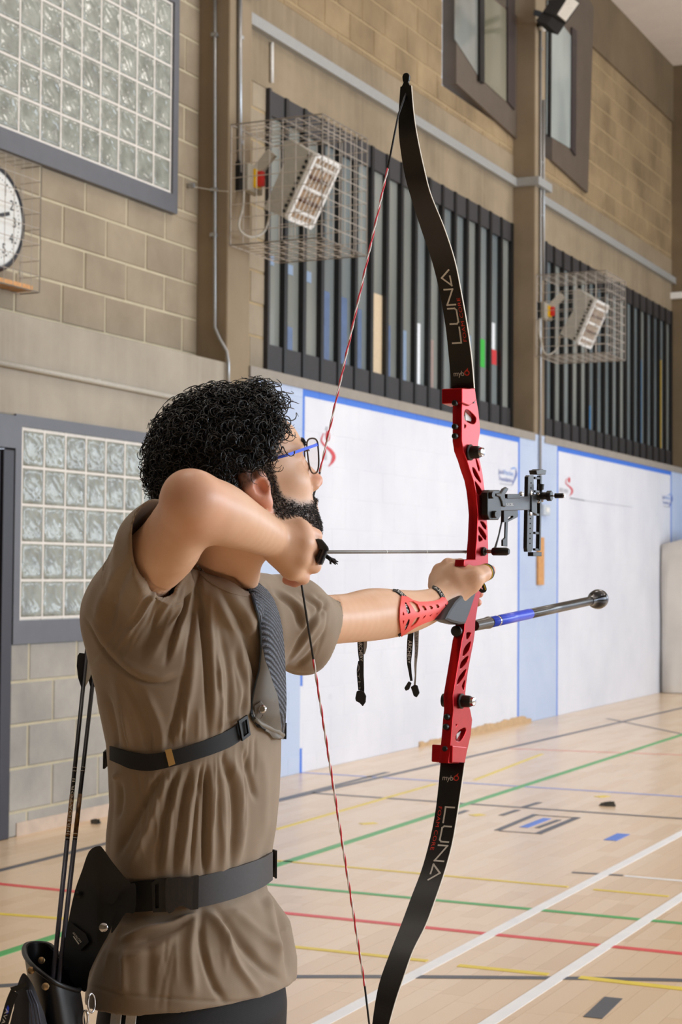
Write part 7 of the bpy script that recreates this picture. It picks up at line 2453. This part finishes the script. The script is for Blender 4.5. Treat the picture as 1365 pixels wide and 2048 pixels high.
def arm_strap(pts, hw, txt, t0, t1):
    o, c, w = ribbon(pts, hw, fnA(0.0022), 0.0012, 'elastic_strap', M['webbing'], ag, 6, 3)
    if txt:
        ribbon_text(txt, c, w, t0, t1, fnA(0.0028), M['ltxt'], o, 0.62, False)
arm_strap([(786, 1180), (793, 1181.5), (801, 1187), (812, 1197)], [2.5, 3, 3.2, 3.4], 'ERY', 0.3, 0.98)
arm_strap([(866, 1174), (876, 1180), (883.5, 1190), (888, 1200)], [3, 3.4, 3.6, 3.6], 'ARC', 0.1, 0.85)
arm_strap([(808, 1203), (812, 1214), (817, 1229)], [3.5, 3.8, 3], 'RA', 0.2, 0.9)
arm_strap([(817, 1236), (813, 1247), (806, 1260)], [2.5, 3, 2.5], 'Y', 0.5, 0.85)
arm_strap([(879, 1206), (884, 1208), (887, 1212)], [3, 3.6, 3], None, 0, 0)
arm_strap([(886, 1219), (880, 1224), (875, 1229)], [2, 2.4, 2], None, 0, 0)
arm_strap([(880, 1230), (874, 1234), (866, 1239)], [1.8, 2.2, 2], None, 0, 0)
arm_strap([(812, 1262), (806, 1266), (797, 1271)], [1.8, 2.2, 2], None, 0, 0)
def dangle(rows, Z, col, name, txt=None, t0=0.05, t1=0.9, tm=None, flip=False, hf=0.6):
    c = [np.array(((a + b) / 2, y)) for y, a, b in rows]
    w = [(b - a) / 2 for y, a, b in rows]
    fn = lambda lift: (lambda x, y: (P(x, y, Z - lift + 0.004 * math.sin(y * 0.06)), -ray(x, y).normalized()))
    o, cc, ww = ribbon([tuple(q) for q in c], w, fn(0), 0.001, name, col, ag, 5, 3)
    if txt:
        ribbon_text(txt, cc, ww, t0, t1, fn(0.0008), tm, o, hf, flip)
greyw = plain('pale grey strap back', (168, 164, 158), 0.6, scale=200)
dangle([(1278, 715, 728), (1300, 716, 728), (1325, 719, 728), (1350, 721, 728), (1372, 722, 729), (1384, 720, 729)], 2.90, M['webbing'], 'loose_strap', 'ARCHERY', 0.02, 0.42, M['ltxt'], False, 0.62)
dangle([(1276, 727, 735), (1295, 727, 734), (1308, 726, 730)], 2.915, greyw, 'loose_strap')
dangle([(1322, 717, 723), (1340, 714, 722), (1358, 715, 723), (1380, 717, 726)], 2.908, M['webbing'], 'loose_strap', 'AYH', 0.1, 0.95, greyw)
dangle([(1252, 819, 829), (1280, 815, 827), (1305, 814, 825), (1325, 814.5, 823), (1345, 818, 824), (1362, 821, 826)], 3.03, M['webbing'], 'loose_strap', 'ARCHERY', 0.26, 0.68, M['ltxt'], False, 0.66)
dangle([(1250, 828, 839), (1275, 829, 838), (1300, 830, 837), (1330, 829, 834), (1352, 830, 833), (1370, 828, 832)], 3.04, greyw, 'loose_strap', 'ARCHERY', 0.56, 0.12, plain('dark back print', (90, 86, 100), 0.6), True, 0.66)
for (pts, Z) in (([(714, 1382), (722, 1380), (729, 1384), (733, 1392), (732, 1404), (726, 1413), (720, 1406), (712, 1402), (711, 1396)], 2.90), ([(809, 1376), (818, 1362), (824, 1366), (819, 1379), (812, 1382)], 3.03), ([(822, 1374), (830, 1369), (836, 1371), (840, 1386), (834, 1395), (828, 1392)], 3.03)):
    MB().prism([P(x, y, Z) for x, y in pts], -ray(pts[0][0], pts[0][1]).normalized() * 0.010).build('cord_lock', plain('black cord lock', (24, 24, 28), 0.4), ag, bevel=0.0015)

# ---------------------------------------------------------------- finger tab and finger sling
ft_ = thing('finger_tab', P(644, 1100, 2.5), 'black leather finger tab on the string hand', 'finger tab')
for pts, Z, th, nm, mt in (([(630, 1079), (637, 1077), (645, 1079), (651, 1086), (657, 1094), (659, 1100), (655, 1104), (645, 1101), (638, 1098), (639, 1092)], 2.480, 0.016, 'leather_pad', plain('dark olive grey leather', (44, 44, 42), 0.6)),
                           ([(632, 1116), (640, 1098), (652, 1099), (656, 1104), (647, 1128), (640, 1131), (634, 1126)], 2.484, 0.012, 'tab_plate', M['black'])):
    MB().prism([P(x, y, Z) for x, y in pts], ray(640, 1100).normalized() * th).build(nm, mt, ft_, bevel=0.003)
MB().cyl(P(651, 1101, 2.478), P(640, 1128, 2.476), 0.0042, 14).build('spacer_barrel', plain('blue black plastic', (26, 28, 38), 0.3), ft_, True)
ts = MB()
rr = random.Random(3)
for k in range(16):
    e_ = P(664 + rr.uniform(-4, 13), 1122 + rr.uniform(-4, 8), 2.49 + rr.uniform(-0.004, 0.004))
    ts.tube([P(653, 1112 + rr.uniform(-3, 3), 2.492), P(661, 1118 + rr.uniform(-4, 4), 2.49), e_], [0.0016, 0.0016, 0.0008], 4)
tag(ts.build('tassel', plain('frayed black cord', (34, 30, 36), 0.7), ft_), kind='stuff')
sl2 = thing('finger_sling', P(975, 1145, 3.13), 'black finger sling with yellow edge around the bow-hand thumb', 'finger sling')
tb0, tb1 = np.array(wor(L(966, 1147, 3.135))), np.array(wor(L(981, 1141, 3.165)))
tdv = Vector(tb1 - tb0).normalized()
tcen = Vector(tb0 + (tb1 - tb0) * 0.42)
def hoop(c, r, w, name, mat):
    x, y, d = orth(tdv)
    rows = [[c + d * h + x * (r * math.cos(a)) + y * (r * math.sin(a)) for a in np.linspace(0, 2 * math.pi, 25)] for h in (-w, w)]
    MB().sheet(rows, -0.0016).build(name, mat, sl2, True)
hoop(tcen, 0.0142, 0.0045, 'loop', M['webbing'])
yel = plain('yellow sling edge', (222, 196, 30), 0.5)
hoop(tcen - tdv * 0.0048, 0.0146, 0.0009, 'yellow_edge', yel)
ribbon([(955, 1158), (963, 1164), (968, 1172), (970, 1180), (964, 1182), (958, 1176)], [3.5, 4, 4, 4, 3.5, 3], lambda x, y: (P(x, y, 3.15), -ray(x, y).normalized()), 0.002, 'loose_end', M['webbing'], sl2)
ribbon([(962, 1162), (969, 1170), (972, 1180)], [0.8, 0.8, 0.8], lambda x, y: (P(x, y, 3.147), -ray(x, y).normalized()), 0.001, 'yellow_edge', yel, sl2)

# ---------------------------------------------------------------- necklace
nk = thing('necklace', P(402, 1134, 2.5), 'fine silver chain showing at the open collar', 'necklace')
for i, (x, y) in enumerate(((397, 1131), (399.5, 1134), (402, 1137), (404.5, 1140), (407, 1143), (409.5, 1146))):
    fp, fn_ = on_mesh(bodyb, 0.002, 2.52)(x, y)
    MB().ring(fp, fn_ if i % 2 else Vector((1, 0, 0.3)), 0.0020, 0.0006, 10, 5).build('link', M['chrome'], nk, 'all')
